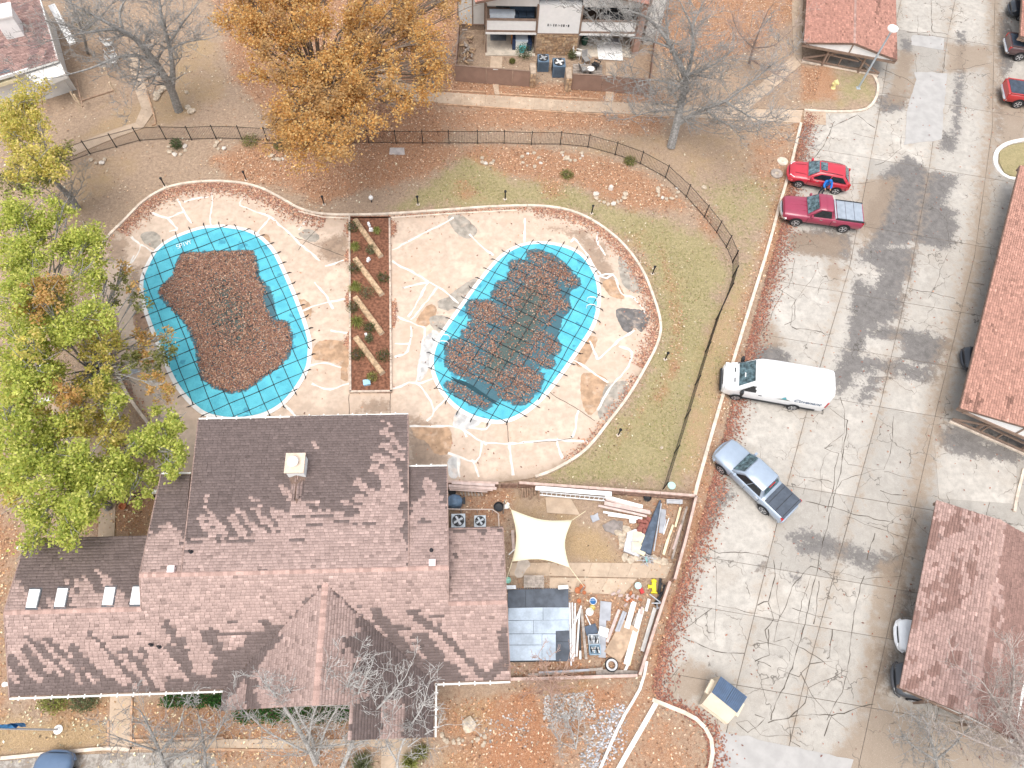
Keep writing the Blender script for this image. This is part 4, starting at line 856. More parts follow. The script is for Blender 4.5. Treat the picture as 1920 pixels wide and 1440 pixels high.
# chimney with cricket
M_CHW = mat('chimney_siding', (.83, .82, .80), .8, .05, 2); M_CHT = mat('chimney_cap', (.66, .53, .42), .7, .12)
b0_, b1_ = P(541,896,5.45), P(576,894,5.45); wch = b1_.x-b0_.x; yb = b0_.y; xc = (b0_.x+b1_.x)/2; dch = .95
ch = MB().box((xc, yb+dch/2, 5.75), (wch*.92, dch, .95)).build('chimney', M_CHW, club)
MB().box((xc, yb+dch/2, 6.28), (wch*1.04, dch*1.1, .1)).build('chimney_cap', M_CHT, ch)
m = MB(); m.lathe([(.2, 6.3), (.2, 6.45), (.26, 6.5), (.28, 6.58), (.2, 6.66), (.02, 6.68)], 16, Matrix.Translation((xc-.05, yb+dch/2, 0))); m.build('flue', M_CHW, ch)
zc = 5.46; tip = npt(556,946,PM)+Vector((0, 0, .03)); hw = wch*.5
ckl = [Vector((xc-hw, yb-.01, zc+.01)), Vector((xc, yb-.01, zc+.38)), tip]; ckr = [Vector((xc+hw, yb-.01, zc+.01)), tip, Vector((xc, yb-.01, zc+.38))]
cf = lambda px, r: shade(px, r, np.zeros(len(px), bool), DRY*.82)
m = MB(); m.face(ckl[::-1]); m.face(ckr[::-1]); cr = m.build('cricket', M_BRTRIM, club)
for tri in (ckl, ckr):
    e = tri[1]-tri[0] if tri is ckl else tri[2]-tri[0]; shingles('shingle_courses', tri, (0, 1, 0), e, cf, cr, seed=9)
# boxes on the west wall edge and lamp
for px, py, z in ((41,1028,3.6), (14,1283,2.4), (293,922,4.2)):
    m = MB(); p = P(px, py, z); m.box(p, (.16, .16, .2)); m.lathe([(.05, 0), (.12, .06), (.12, .16), (.05, .2)], 8, Matrix.Translation(p+Vector((-.12, 0, -.1)))); m.build('wall_lamp', M_TRIM, club)
# ================================================================ SERVICE YARD
M_FEN = mat('yard_fence_wood', (.30, .19, .145), .9, .3, 5, 25, dirt=(.16, .11, .09)); M_CAP = mat('yard_fence_cap', (.52, .385, .33), .85, .2, 3)
def board_fence(name, pts, h, label, zc=.0):
    L = [Vector((*p, 0)) for p in P2(pts)]; root = empty(name, L[0]); tag(root, label, 'fence')
    for a, b in zip(L[:-1], L[1:]):
        d = b-a; n = max(1, int(d.length/.155))
        for i in range(n):
            p, q = a+d*((i+.04)/n), a+d*((i+.96)/n); hh = h-.06+random.uniform(-.015, .01); m = MB(); m.beam((p.x, p.y, hh/2), (q.x, q.y, hh/2), .022+random.uniform(0, .006), hh); m.build('board', M_FEN, root)
        k = max(1, round(d.length/2.4))
        for i in range(k):
            p, q = a+d*(i/k+.002), a+d*((i+1)/k-.002); m = MB(); m.beam((p.x, p.y, h), (q.x, q.y, h), .15, .045); m.build('cap_board', M_CAP, root)
            p = a+d*(i/k); m = MB(); m.beam((p.x, p.y, 0), (p.x, p.y, h-.03), .1, .1); m.build('post', M_FEN, root)
        nn = Vector((-d.y, d.x, 0)).normalized()
        for z in (.3, h-.25):
            m = MB(); m.beam(a+Vector((0, 0, z))-nn*.04, b+Vector((0, 0, z))-nn*.04, .04, .09); m.build('rail', M_FEN, root)
board_fence('board_fence', [(841,912),(934,915)], .9, 'short brown board fence between clubhouse wall and yard gate'); board_fence('board_fence', [(972,914),(1100,923),(1298,938)], .9, 'long brown board fence on north side of the service yard')
board_fence('board_fence', [(1298,938),(1280,1012),(1258,1092)], .9, 'upper half of brown board fence on east side of service yard'); board_fence('board_fence', [(1250,1095),(1222,1180),(1194,1268)], .8, 'lower half of brown board fence on east side of service yard'); board_fence('board_fence', [(951,1275),(1060,1272),(1192,1268)], .5, 'low brown board fence on the south side of service yard')
m = MB(); a, b = P(938,915), P(969,915); m.beam(a+Vector((0, 0, .42)), b+Vector((0, 0, .42)), .03, .8); g = m.build('yard_gate', M_FEN); tag(g, 'brown wooden gate between the two north yard fences', 'gate')
for z in (.2, .66): m = MB(); m.beam(a+Vector((0, -.035, z)), b+Vector((0, -.035, z)), .03, .09); m.build('rail', M_FEN, g)
# ground slabs in the yard
yw = walk('yard_path', strip([(957,1056),(1040,1055),(1262,1056)], [(955,1080),(1040,1080),(1248,1085)], 8)); walk('yard_step', strip([(1030,1083),(1195,1085)], [(1030,1108),(1168,1116)], 3)); walk('yard_slab', [[(1022,932),(1070,934),(1088,966),(1025,962)]])
M_WOODG = mat('grey_timber', (.36, .31, .27), .9, .3, 5, 30); M_PINK = mat('pink_primed_board', (.56, .44, .40), .8, .15, 3); M_WHT = mat('white_board', (.80, .78, .75), .7, .08, 3, dirt=(.5, .44, .38)); M_CREAM = mat('cream_board', (.74, .65, .44), .8, .12, 3); M_BRN = mat('brown_plank', (.33, .225, .16), .9, .3, 5, 30); M_PVC = mat('white_pvc', (.80, .81, .82), .4, .06, spec=.5); M_STEEL = mat('galvanised', (.55, .57, .60), .4, .12, metal=.5); M_BLK = mat('black_plastic', (.03, .032, .036), .5, .15); M_PLY = mat('weathered_plywood', (.46, .33, .23), .9, .25, 2.5, 20, dirt=(.30, .24, .2)); M_SLATE = mat('grey_sheet', (.37, .38, .41), .7, .15, 2); M_TERRA = mat('terracotta', (.50, .19, .09), .85, .15); M_BRICK = mat('old_brick', (.45, .19, .10), .9, .3, 6); M_RBRICK = mat('dark_red_brick', (.27, .10, .08), .9, .25, 6); M_STONE = mat('field_stone', (.52, .43, .33), .9, .3, 4, 20, bump=.6, dirt=(.3, .24, .19)); M_DKSTONE = mat('dark_flagstone', (.26, .225, .205), .9, .3, 3)
PLK = [0]
def plank(a, b, wd, z, M_, label, th=.035, name='plank', z2=None, group=None):
    p, q = P(*a, z), P(*b, z2 if z2 is not None else z); m = MB(); PLK[0] += 1; k = PLK[0]
    n = 5; d = (q-p); r = np.random.default_rng(k); side = d.cross(Vector((0, 0, 1))).normalized(); up = side.cross(d.normalized())
    vs = []; 
    for i in range(n+1):
        c = p+d*i/n+up*(.01*math.sin(i*1.3+k)); w2 = wd/2*(1+r.normal(0, .02))
        vs += [c-side*w2-up*th/2, c+side*w2-up*th/2, c+side*w2+up*th/2, c-side*w2+up*th/2]
    fs = [(3, 2, 1, 0), tuple(n*4+j for j in range(4))]
    for i in range(n):
        for j in range(4): fs.append((i*4+j, i*4+(j+1) % 4, (i+1)*4+(j+1) % 4, (i+1)*4+j))
    m.add(vs, fs); return tag(m.build(name, M_), label, 'board', group)
def pipe(a, b, r, z, M_, label, name='pipe', z2=None, cat='pipe', group=None):
    p, q = P(*a, z), P(*b, z2 if z2 is not None else z); m = MB(); mid = (p+q)/2+Vector((0, 0, .015)); m.tube([p, mid, q], r, 8, False)
    d = (q-p).normalized()
    for e, s in ((p, -1), (q, 1)): m.tube([e-d*.02*s, e+d*.0*s, e-d*.03*s], [r, r*1.0, r*.8], 8)
    return tag(m.build(name, M_, None, True), label, cat, group)
# lumber by the north fence
for k, (a, b) in enumerate([((847,905),(928,910)), ((841,910.5),(931,916)), ((842,914),(924,918)), ((843,917),(914,921))]):
    plank(a, b, .16, .95-.12*k, M_PINK, ['topmost pink board stacked against fence by the clubhouse', 'longest pink board leaning on fence by the clubhouse', 'third pink board leaning on fence by the clubhouse', 'lowest pink board leaning on fence by the clubhouse'][k])
for k in range(7): plank((866+6*k, 922), (867+6.3*k, 930), .09, .12+.05*(k % 2), M_WOODG, ['first', 'second', 'third', 'fourth', 'fifth', 'sixth', 'last'][k]+' short grey stick from clubhouse in row below pink boards', .06, 'stick', group='short sticks below the pink boards')
for k, x in enumerate((980,984,989,993,998,1003,1010)): plank((x, 915), (x+(-2, 1, 0, 2, -1, 0, 1)[k], 936-(k % 3)*3), .09, .7, M_BRN, ['first', 'second', 'third', 'fourth', 'fifth', 'sixth', 'last'][k]+' brown split rail from the yard gate leaning on fence', .05, 'split_rail', .05, 'split rails leaning beside yard gate')
plank((1004,915), (1147,926), .26, .78, M_PVC, 'long white trim board lying along the north fence')
lad = empty('ladder', P(1070,930)); tag(lad, 'white ladder lying below the north yard fence', 'ladder')
A1, B1, A2, B2 = P(1012,922,.3), P(1138,933,.3), P(1012,928,.25), P(1134,939,.25)
for a, b in ((A1, B1), (A2, B2)): m = MB(); m.beam(a, b, .05, .09); m.build('side_rail', M_PVC, lad)
for i in range(14): m = MB(); t_ = (i+.5)/14; m.tube([A1.lerp(B1, t_), A2.lerp(B2, t_)], .022, 6); m.build('rung', M_PVC, lad)
for k, (a, b, wd, M_, lb) in enumerate([((1134,931),(1205,950),.2,M_WHT,'white capped board on top of fanned lumber stack'), ((1136,936),(1200,952),.14,M_PINK,'pink board just under white capped board'), ((1133,943),(1219,961),.24,M_PINK,'widest pink board in fanned lumber stack'), ((1122,948),(1213,968),.13,M_PINK,'longest thin pink board in fanned lumber stack'), ((1131,960),(1204,972),.12,M_WHT,'lowest white strip of fanned lumber stack'), ((1140,966),(1196,973),.1,M_WHT,'short white strip below fanned lumber stack'), ((1150,950),(1222,963),.1,M_WOODG,'grey strip at east end of fanned lumber stack')]): plank(a, b, wd, .42-.05*k, M_, lb, .06)
m = MB(); p = P(1185.5,976,.12); m.box(p, (.34, .28, .2), -.1); m.box(p+Vector((0, 0, .115)), (.37, .31, .03), -.1); m.box(p+Vector((0, -.16, .05)), (.1, .03, .03), -.1); tag(m.build('storage_box', M_WHT), 'small white lidded box below fanned lumber stack', 'box')
# grill
p = P(853,946); gq = empty('covered_grill', p); tag(gq, 'grill under blue grey cover beside clubhouse wall', 'grill'); m = MB(); m.lathe([(.42, .02), (.43, .4), (.45, .62), (.42, .85), (.3, .98), (.05, 1.02)], 14, Matrix.Translation(p) @ Matrix.Diagonal((1.05, .85, 1, 1))); m.build('cover', mat('blue_cover', (.11, .17, .25), .45, .25, 3), gq, True)
m = MB(); m.box(p+Vector((.52, 0, .72)), (.18, .4, .04)); m.build('side_shelf', M_BLK, gq)
for k, (x, y, r) in enumerate([(935,953,.28), (1212,936,.22), (848,925,.22)]):
    m = MB(); q = P(x, y); m.lathe([(r*.7, .02), (r, .3), (r*1.08, .32), (r*.95, .34), (r*.8, .2), (r*.3, .18)], 14, Matrix.Translation(q)); tag(m.build('plant_pot', M_BLK, None, True), ['black pot beside the beige pipe railing', 'black pot by fence near top of dark umbrella', 'black pot behind the covered grill'][k], 'pot')
m = MB(); q = P(948,951); m.lathe([(.02, .02), (.2, .05), (.24, .12), (.16, .2), (.02, .22)], 10, Matrix.Translation(q) @ Matrix.Diagonal((1, .6, 1, 1))); m.box(q+Vector((.1, .12, .1)), (.24, .16, .12), .8); tag(m.build('sandbag', M_WHT, None, True), 'white sandbag at foot of shade sail rope', 'sandbag')
# railing
rl = empty('pipe_railing', P(900,962)); tag(rl, 'beige pipe railing around two condenser units', 'railing'); pts = [(839,961),(865,962),(895,962),(923,962),(934,970),(935,992)]; top = [P(x, y)+Vector((0, 0, .75)) for x, y in pts]; m = MB(); m.tube(top, .035, 6); m.build('top_rail', mat('beige_pipe', (.58, .48, .42), .6, .1), rl, True)
for q in top: m = MB(); m.tube([(q.x, q.y, 0), (q.x, q.y, .74)], .03, 6); m.build('post', MATS['beige_pipe'], rl)
def condenser(px, py, sz, h, M_, label, top_M):
    p = P(px, py); c_ = empty('condenser', p); tag(c_, label, 'condenser'); m = MB(); m.box(p+Vector((0, 0, h/2+.03)), (sz, sz, h)); b = m.build('cabinet', M_, c_)
    m = MB()
    for i in range(9):
        for s in (-1, 1): z = .12+(h-.2)*i/8; m.box(p+Vector((0, s*(sz/2+.006), z)), (sz*.86, .012, .02)); m.box(p+Vector((s*(sz/2+.006), 0, z)), (.012, sz*.86, .02))
    m.build('louvres', M_BLK, b)
    m = MB(); r = sz*.43; T = Matrix.Translation(p+Vector((0, 0, h+.03))); m.lathe([(r, .0), (r, .05), (r*.9, .06), (r*.88, .03), (r*.2, .012)], 18, T); m.build('fan_shroud', M_BLK, c_, True)
    m = MB()
    for k in range(4):
        a = k*math.pi/2+.5; q = p+Vector((math.cos(a)*r*.48, math.sin(a)*r*.48, h+.065)); m.box(q, (r*.7, r*.34, .012), a)
    m.build('fan_blade', top_M, c_); m = MB(); m.lathe([(r*.2, .06), (r*.2, .1), (r*.1, .11)], 10, T); m.build('hub', top_M, c_)
    m = MB()
    for k in range(4): a = k*math.pi/4; d = Vector((math.cos(a), math.sin(a), 0))*r; q = p+Vector((0, 0, h+.12)); m.tube([q-d, q+Vector((0, 0, .02)), q+d], .006, 4)
    m.build('grille', M_STEEL, c_); return c_
M_ACG = mat('condenser_grey', (.55, .60, .64), .5, .08); M_ACB = mat('condenser_blue', (.12, .18, .25), .5, .12)
condenser(860,983,.78,.75,M_ACG,'larger grey condenser unit beside clubhouse behind pipe railing',M_STEEL); condenser(900,983,.66,.65,M_ACG,'smaller grey condenser unit next to corner of pipe railing',M_ACG)
# shade sail
t = NT('sail_cloth'); n_ = t.noise(90, 2); M_SAIL = t.fin(t.mix(t.ramp(n_, .3, .7), (.80, .72, .50), (.86, .79, .58)), .85, .15)
sa = empty('shade_sail', P(1015,1010)); tag(sa, 'cream shade sail stretched over the service yard', 'shade sail')
cs = [P(958,955,2.5), P(1073,975,2.2), P(1068,1064,2.4), P(960,1053,2.2)]; n = 14; V = []
# edges sag towards the centre
def edge(a, b, s):
    mid = sum(cs, Vector())/4; out = []
    for i in range(n+1): t_ = i/n; q = a.lerp(b, t_); k = 4*t_*(1-t_); out.append(q.lerp(mid, s*k))
    return out
e0, e1, e2, e3 = edge(cs[0], cs[1], .2), edge(cs[1], cs[2], .2), edge(cs[3], cs[2], .2), edge(cs[0], cs[3], .16)
for i in range(n+1):
    for j in range(n+1):
        s, t_ = i/n, j/n; q = e0[i]*(1-t_)+e2[i]*t_+e3[j]*(1-s)+e1[j]*s-(cs[0]*(1-s)*(1-t_)+cs[1]*s*(1-t_)+cs[3]*(1-s)*t_+cs[2]*s*t_); V.append(q)
m = MB(); m.add(V, [(i*(n+1)+j, i*(n+1)+j+1, (i+1)*(n+1)+j+1, (i+1)*(n+1)+j) for i in range(n) for j in range(n)]); so_ = m.build('cloth', M_SAIL, sa, True); sm = so_.modifiers.new('t', 'SOLIDIFY'); sm.thickness = .012
for a, b in ((cs[0], P(946,938,2.55)), (cs[1], P(1098,958,2.0)), (cs[3], P(950,1086,2.0)), (cs[2], P(1095,1100,1.6))):
    m = MB(); m.tube([a, (a+b)/2-Vector((0, 0, .02)), b], .018, 5); m.build('rope', M_CREAM, sa)
for q in (P(946,938,2.55), P(1095,1100,1.6)):
    m = MB(); m.tube([(q.x, q.y, 0), (q.x, q.y, q.z+.05)], [.04, .035], 8); m.build('post', M_WOODG, sa)
plank((961,994), (963,1032), .16, .5, M_PINK, 'pink board leaning on clubhouse beside shade sail', .04, z2=.1); plank((954,1040), (965,1030), .06, .15, M_WHT, 'short white stick by clubhouse wall under shade sail', .05, 'stick')
# slatted table, bucket, patch of spilled concrete
tb = empty('slatted_table', P(1000,1092)); tag(tb, 'grey slatted wooden pallet table next to black mats', 'table')
for i in range(6): a, b = P(982,1080.5+3.9*i,.5), P(1020,1080.5+3.9*i,.5); m = MB(); m.beam(a, b, .105, .03); m.build('slat', M_WOODG, tb)
for x, y in ((984,1082),(1018,1082),(984,1101),(1018,1101)): q = P(x, y, .5); m = MB(); m.beam((q.x, q.y, 0), (q.x, q.y, .48), .08, .08); m.build('leg', M_WOODG, tb)
m = MB(); m.prism(rough_poly(smooth(P2([(975,1048),(990,1050),(994,1062),(985,1072),(978,1082),(966,1080),(968,1062)]), 3, True), .15, .02, 4), .02, .068); tag(m.build('concrete_spill', mat('spilled_concrete', (.50, .43, .37), .9, .15)), 'hardened patch of spilled concrete beside slatted table', 'concrete')
BUK = [((952,1090),.16,.36,(.35,.66,.56),'mint green bucket against clubhouse corner by black mats'), ((1110.5,1129),.19,.36,(.80,.82,.84),'white bucket with blue water inside'), ((1109.5,1141),.15,.3,(.62,.50,.14),'yellow pail beside white buckets'), ((1104,1149),.2,.34,(.78,.79,.78),'overturned white bucket below yellow pail'), ((1194.6,1100),.18,.3,(.58,.76,.74),'pale teal tub beside the brick heap')]
for k, (pp_, r, h, cl, lb) in enumerate(BUK):
    q = P(*pp_); root = empty('bucket', q); tag(root, lb, 'bucket'); m = MB(); m.lathe([(r*.8, .02), (r, h), (r*1.06, h), (r*1.06, h-.03), (r*.93, h-.02), (r*.8, h*.55), (.01, h*.55)], 16, Matrix.Translation(q)); m.build('pail', mat('bucket_%d' % k, cl, .5, .08), root, True)
    m = MB(); m.tube([q+Vector((math.cos(t_)*r*1.08, math.sin(t_)*.05, h-.02+.03*math.sin(t_))) for t_ in np.linspace(0, math.pi, 8)], .008, 4); m.build('handle', M_STEEL, root)
    if k == 1: m = MB(); m.lathe([(r*.9, h*.7), (r*.88, h*.71)], 16, Matrix.Translation(q)); m.build('water', mat('blue_water', (.03, .13, .32), .1, .1), root)
for k, (x, y, r, h) in enumerate([(1091,1102,.16,.26), (1083,1108,.17,.2), (1085,1128,.12,.18), (1095,1112,.1,.14)]):
    m = MB(); m.lathe([(r*.65, .02), (r*.95, h*.75), (r*1.08, h*.76), (r*1.08, h), (r*.92, h), (r*.8, h*.5), (.01, h*.5)], 14, Matrix.Translation(P(x, y))); tag(m.build('clay_pot', M_TERRA, None, True), ['tallest terracotta pot at corner of black mats', 'wide terracotta pot left of the tallest one', 'small terracotta pot beside white pipes', 'smallest terracotta pot near yard step'][k], 'pot')
# mats platform
M_MAT = mat('foam_mat', (.085, .10, .125), .5, .3, 1.5); M_MATW = mat('wet_sheet', (.40, .47, .55), .28, .22, 1.2, 12, spec=.5)
mp = empty('mat_platform', P(1010,1170)); tag(mp, 'low platform of black foam tiles and wet grey sheets', 'platform'); m = MB(); m.prism(P2([(953,1108),(1064,1105),(1066,1240),(956,1242)]), .0, .1); m.build('base', M_BLK, mp)
TL_ = [([(952,1106),(985,1105),(985,1139),(952,1139)], M_MAT), ([(985.6,1105),(1066,1103),(1066,1138),(985.6,1139)], M_MAT), ([(953,1140),(1018,1139),(1018,1163),(953,1163)], M_MATW), ([(1018.6,1139),(1067,1139),(1067,1162),(1018.6,1163)], M_MATW), ([(953,1164),(1000,1163.5),(1000,1188),(953,1188)], M_MATW), ([(1000.6,1163.5),(1067,1162.6),(1067,1182),(1042,1183),(1042,1188),(1000.6,1188)], M_MATW), ([(954,1189),(1016,1188.6),(1016,1209),(954,1209)], M_MATW), ([(1016.6,1189),(1042,1189),(1042,1238),(1016.6,1238)], M_MATW), ([(954,1210),(1016,1209.6),(1016,1238),(955,1239)], M_MATW), ([(1042.6,1183),(1068,1183),(1068,1203),(1042.6,1203)], M_MAT), ([(1042.6,1203.6),(1069,1203.6),(1069,1240),(1042.6,1240)], M_MAT)]
for k, (pg, M_) in enumerate(TL_): m = MB(); m.prism(P2(pg, .12), .1, .125+.003*(k % 4)); m.build('tile', M_, mp)
m = MB()
for i in range(26): q = P(957+4.3*i, 1103.6, .12); m.box(q, (.06, .05, .03))
for i in range(22): q = P(1068.5, 1107+6*i, .12); m.box(q, (.05, .08, .03))
m.build('tile_teeth', M_MAT, mp)
for k, (x, y, rz) in enumerate([(958,1101,0), (1056,1101,.05)]):
    q = P(x, y, .35); root = empty('metal_stand', P(x, y)); tag(root, ['small grey metal stand at west corner of black mats', 'small white metal stand at east corner of black mats'][k], 'stand'); m = MB(); m.box(q, (.55, .2, .05), rz); m.build('top', (M_STEEL, M_WHT)[k], root)
    for s in (-1, 1): m = MB(); m.beam((q.x+s*.24, q.y, 0), (q.x+s*.24, q.y, .34), .04, .04); m.build('leg', M_STEEL, root)
# pipes and beams
for k, (a, b, r, z) in enumerate([((1068,1130),(1071,1248),.045,.12), ((1073,1130),(1075,1240),.045,.14), ((1078.5,1131),(1077,1232),.045,.12), ((1090,1136),(1073,1182),.05,.26), ((1087,1143),(1081,1231),.05,.24), ((1073,1178),(1074,1236),.045,.22), ((1098,1152),(1107,1172),.03,.2)]):
    pipe(a, b, r, z, M_PVC, ['longest white pipe beside the mats', 'second white pipe beside the mats', 'third white pipe beside the mats', 'white pipe crossing over the other pipes diagonally', 'white pipe under the crossing pipe', 'short white pipe on top of the pipe row', 'short white pipe leading to dark blue tray'][k])
plank((1090,1142), (1099,1236), .14, .2, M_WOODG, 'long grey weathered beam right of the white pipes', .12, 'beam'); plank((1085,1150), (1089,1236), .1, .12, M_BLK, 'black beam between white pipes and grey beam', .1, 'beam'); plank((1088,1220), (1088,1236), .1, .22, M_WHT, 'short white offcut at lower end of black beam', .06, 'offcut')
m = MB(); q = P(1108,1181,.15); m.box(q, (.62, .5, .06), .25); 
for s in (-1, 1): m.box(q+Vector((math.cos(.25)*s*.3, math.sin(.25)*s*.3, .06)), (.04, .5, .08), .25)
tag(m.build('tray', mat('navy_tray', (.09, .12, .17), .5, .2)), 'dark blue tilted tray above the grey crates', 'tray')
for k, (x, y, cl, lb) in enumerate([(1112,1200,(.46,.50,.54),'grey tool crate under dark blue tray'), (1114,1219,(.28,.40,.50),'blue tool crate below the grey one')]):
    q = P(x, y); root = empty('tool_crate', q); tag(root, lb, 'crate'); M_ = mat('crate_%d' % k, cl, .5, .15); m = MB(); w_, d_ = .56, .48
    for cx, cy, sx, sy in ((0, d_/2, w_, .04), (0, -d_/2, w_, .04), (w_/2, 0, .04, d_), (-w_/2, 0, .04, d_)): m.box(q+Vector((cx, cy, .17)), (sx, sy, .3))
    m.box(q+Vector((0, 0, .04)), (w_, d_, .04)); m.build('body', M_, root)
    for i in range(5): m = MB(); m.box(q+Vector((-.2+.1*i, random.uniform(-.08, .08), .24)), (.05, .3, .1), random.uniform(-.5, .5)); m.build('tool', (M_BLK, M_WHT, M_STEEL)[i % 3], root)
    m = MB(); m.tube([q+Vector((-.26, 0, .3)), q+Vector((-.2, 0, .42)), q+Vector((.2, 0, .42)), q+Vector((.26, 0, .3))], .02, 6); m.build('handle', M_BLK, root)
m = MB(); q = P(1131,1185,.18); m.box(q, (.52, .46, .26), -.35); wb = m.build('cooler_box', M_WHT); tag(wb, 'white box with grey strap lying on grey sheet', 'box'); m = MB(); m.box(q+Vector((0, 0, .136)), (.53, .04, .02), -.35); m.build('strap', M_SLATE, wb); m = MB(); m.box(q+Vector((0, 0, .134)), (.46, .4, .012), -.35); m.build('lid', M_PVC, wb)
plank((1136,1128), (1134,1163), .6, .06, M_SLATE, 'wide grey sheet lying among leaves near brick heap', .03, 'sheet'); plank((1130,1160), (1129,1233), .38, .075, M_SLATE, 'long narrow grey sheet under white box', .03, 'sheet')
# heap of bricks
for k in range(20):
    x, y = 1180+random.gauss(0, 9), 1119+random.gauss(0, 8); q = P(x, y, .05+.09*(k % 3)); m = MB(); m.box((0, 0, 0), (.24, .115, .07)); m.box((0, 0, .001), (.2, .07, .072)); o_ = m.build('loose_brick', (M_BRICK, M_TERRA, M_PINK)[k % 3 if k % 4 else 2]); o_.location = q; o_.rotation_euler = (random.gauss(0, .3), random.gauss(0, .3), random.uniform(0, 3)); tag(o_, 'orange brick tumbled in the heap by yard step', 'brick', 'bricks in the orange heap')
for k, (x, y) in enumerate([(1201,977),(1210,979),(1216,975),(1204,986),(1213,988),(1200,994),(1208,997),(1215,999)]):
    q = P(x, y, .12); m = MB(); m.box((0, 0, 0), (.36, .28, .2)); m.box((0, 0, .06), (.28, .2, .1)); o_ = m.build('paver_block', M_RBRICK); o_.location = q; o_.rotation_euler = (0, 0, -.35+random.gauss(0, .12)); tag(o_, ['northwest', 'top middle', 'top right', 'middle left', 'middle right', 'lower left', 'lower middle', 'lower right'][k]+' dark red block in cluster left of dark umbrella', 'block', 'dark red blocks by the umbrella')
m = MB(); q = P(1203,1108,.1); m.box(q, (.2, .3, .18), .3); m.box(q+Vector((0, .05, .1)), (.12, .12, .05), .3); tag(m.build('fuel_can', mat('red_can', (.5, .05, .05), .5, .1)), 'small red can at right of brick heap', 'can')
# yellow spare hydrant lying on the slab
q = P(1225,1100); hy = empty('spare_hydrant', q); tag(hy, 'bright yellow hydrant body lying by the yard fence', 'hydrant'); M_YEL = mat('yellow_paint', (.80, .68, .05), .5, .08); Ty = Matrix.Translation(q+Vector((0, 0, .17))) @ Matrix.Rotation(math.radians(-88), 4, 'X') @ Matrix.Rotation(.1, 4, 'Y'); m = MB(); m.lathe([(.19, -.4), (.19, -.33), (.13, -.3), (.125, .2), (.17, .22), (.15, .33), (.06, .4)], 14, Ty); m.build('barrel', M_YEL, hy, True)
m = MB(); m.lathe([(.09, 0), (.09, .2), (.12, .21), (.12, .26)], 10, Matrix.Translation(q+Vector((-.08, -.02, .17))) @ Matrix.Rotation(math.radians(-90), 4, 'Y')); m.build('outlet', M_YEL, hy, True)
for k, (x, y, rz) in enumerate([(1237,1099,1.35), (1245,1111,1.4), (1235,1122,.9)]):
    q = P(x, y, .15); m = MB(); m.tube([q-Vector((math.cos(rz)*.42, math.sin(rz)*.42, 0)), q+Vector((math.cos(rz)*.42, math.sin(rz)*.42, .05))], [.09, .07], 8); m.box(q+Vector((0, 0, .06)), (.3, .14, .1), rz); m.box(q+Vector((.1, .1, .1)), (.1, .08, .06), rz); tag(m.build('power_tool', M_BLK), ['black tool lying next to yellow hydrant', 'black tool touching the east yard fence', 'black tool below the yellow hydrant'][k], 'tool')
st = empty('folding_stand', P(1238,1125)); tag(st, 'grey folding stand leaning on lower east yard fence', 'stand')
for a, b in (((1218,1114),(1240,1131)), ((1222,1131),(1243,1131)), ((1233,1141),(1243,1135)), ((1232,1130),(1232,1142))): m = MB(); m.beam(P(*a, .3), P(*b, .5), .05, .05); m.build('leg', M_STEEL, st)
# boards in the south-east of the yard
plank((1183,1171), (1147,1232), .95, .17, M_PLY, 'large weathered plywood sheet leaning at a slant', .02, 'plywood_sheet', z2=.1)
for a, b, wd, z, M_, lb in (((1189,1128),(1175,1178),.28,.16,M_WHT,'wide white board above the plywood sheet'), ((1203,1143),(1174,1246),.3,.14,M_WHT,'longest white board beside the plywood sheet'), ((1207,1140),(1180,1248),.08,.1,M_CREAM,'thin cream strip along the longest white board'), ((1217,1123),(1211,1146),.15,.12,M_WHT,'short white board near the lower east fence'), ((1228,1140),(1204,1221),.2,.12,mat('pale_grey_board', (.62, .60, .57), .8, .12),'pale grey board beside lower east fence'), ((1161,1143),(1138,1204),.16,.1,M_PINK,'pink board at left edge of the plywood sheet'), ((1170,1146),(1155,1184),.14,.14,M_SLATE,'first dark grey strip above plywood sheet'), ((1174,1148),(1160,1184),.1,.18,M_SLATE,'second dark grey strip above plywood sheet'), ((1195,1150),(1186,1172),.12,.1,M_WOODG,'grey offcut between two white boards'), ((1204,1138),(1202,1152),.14,.2,M_PINK,'small pink block on end of longest white board'), ((1177,1246),(1172,1258),.14,.12,M_WHT,'short white offcut next to the tyre'),
 ((990,1266),(1130,1254),.14,.2,M_WOODG,'long grey plank lying along low south fence'), ((1010,1261),(1105,1256),.1,.3,M_SLATE,'thin slate plank above the low south fence'), ((1118,1260),(1196,1263),.28,.14,M_WOODG,'wide grey plank right of tyre on south fence')): plank(a, b, wd, z, M_, lb, .05)
q = P(1146.5,1247,.14); ty = empty('discarded_wheel', (q.x, q.y, 0)); tag(ty, 'black wheel with pale rim ring lying flat by plywood', 'wheel'); m = MB(); m.lathe([(.2, .02), (.3, .0), (.35, .05), (.36, .12), (.35, .2), (.3, .24), (.22, .22)], 22, Matrix.Translation((q.x, q.y, .02)), cap=False); m.build('tread', M_BLK, ty, True); m = MB(); m.lathe([(.3, .245), (.24, .25), (.2, .235), (.2, .05)], 22, Matrix.Translation((q.x, q.y, .02)), cap=False); m.build('sidewall_ring', mat('pale_rubber', (.55, .55, .56), .8, .15), ty, True)
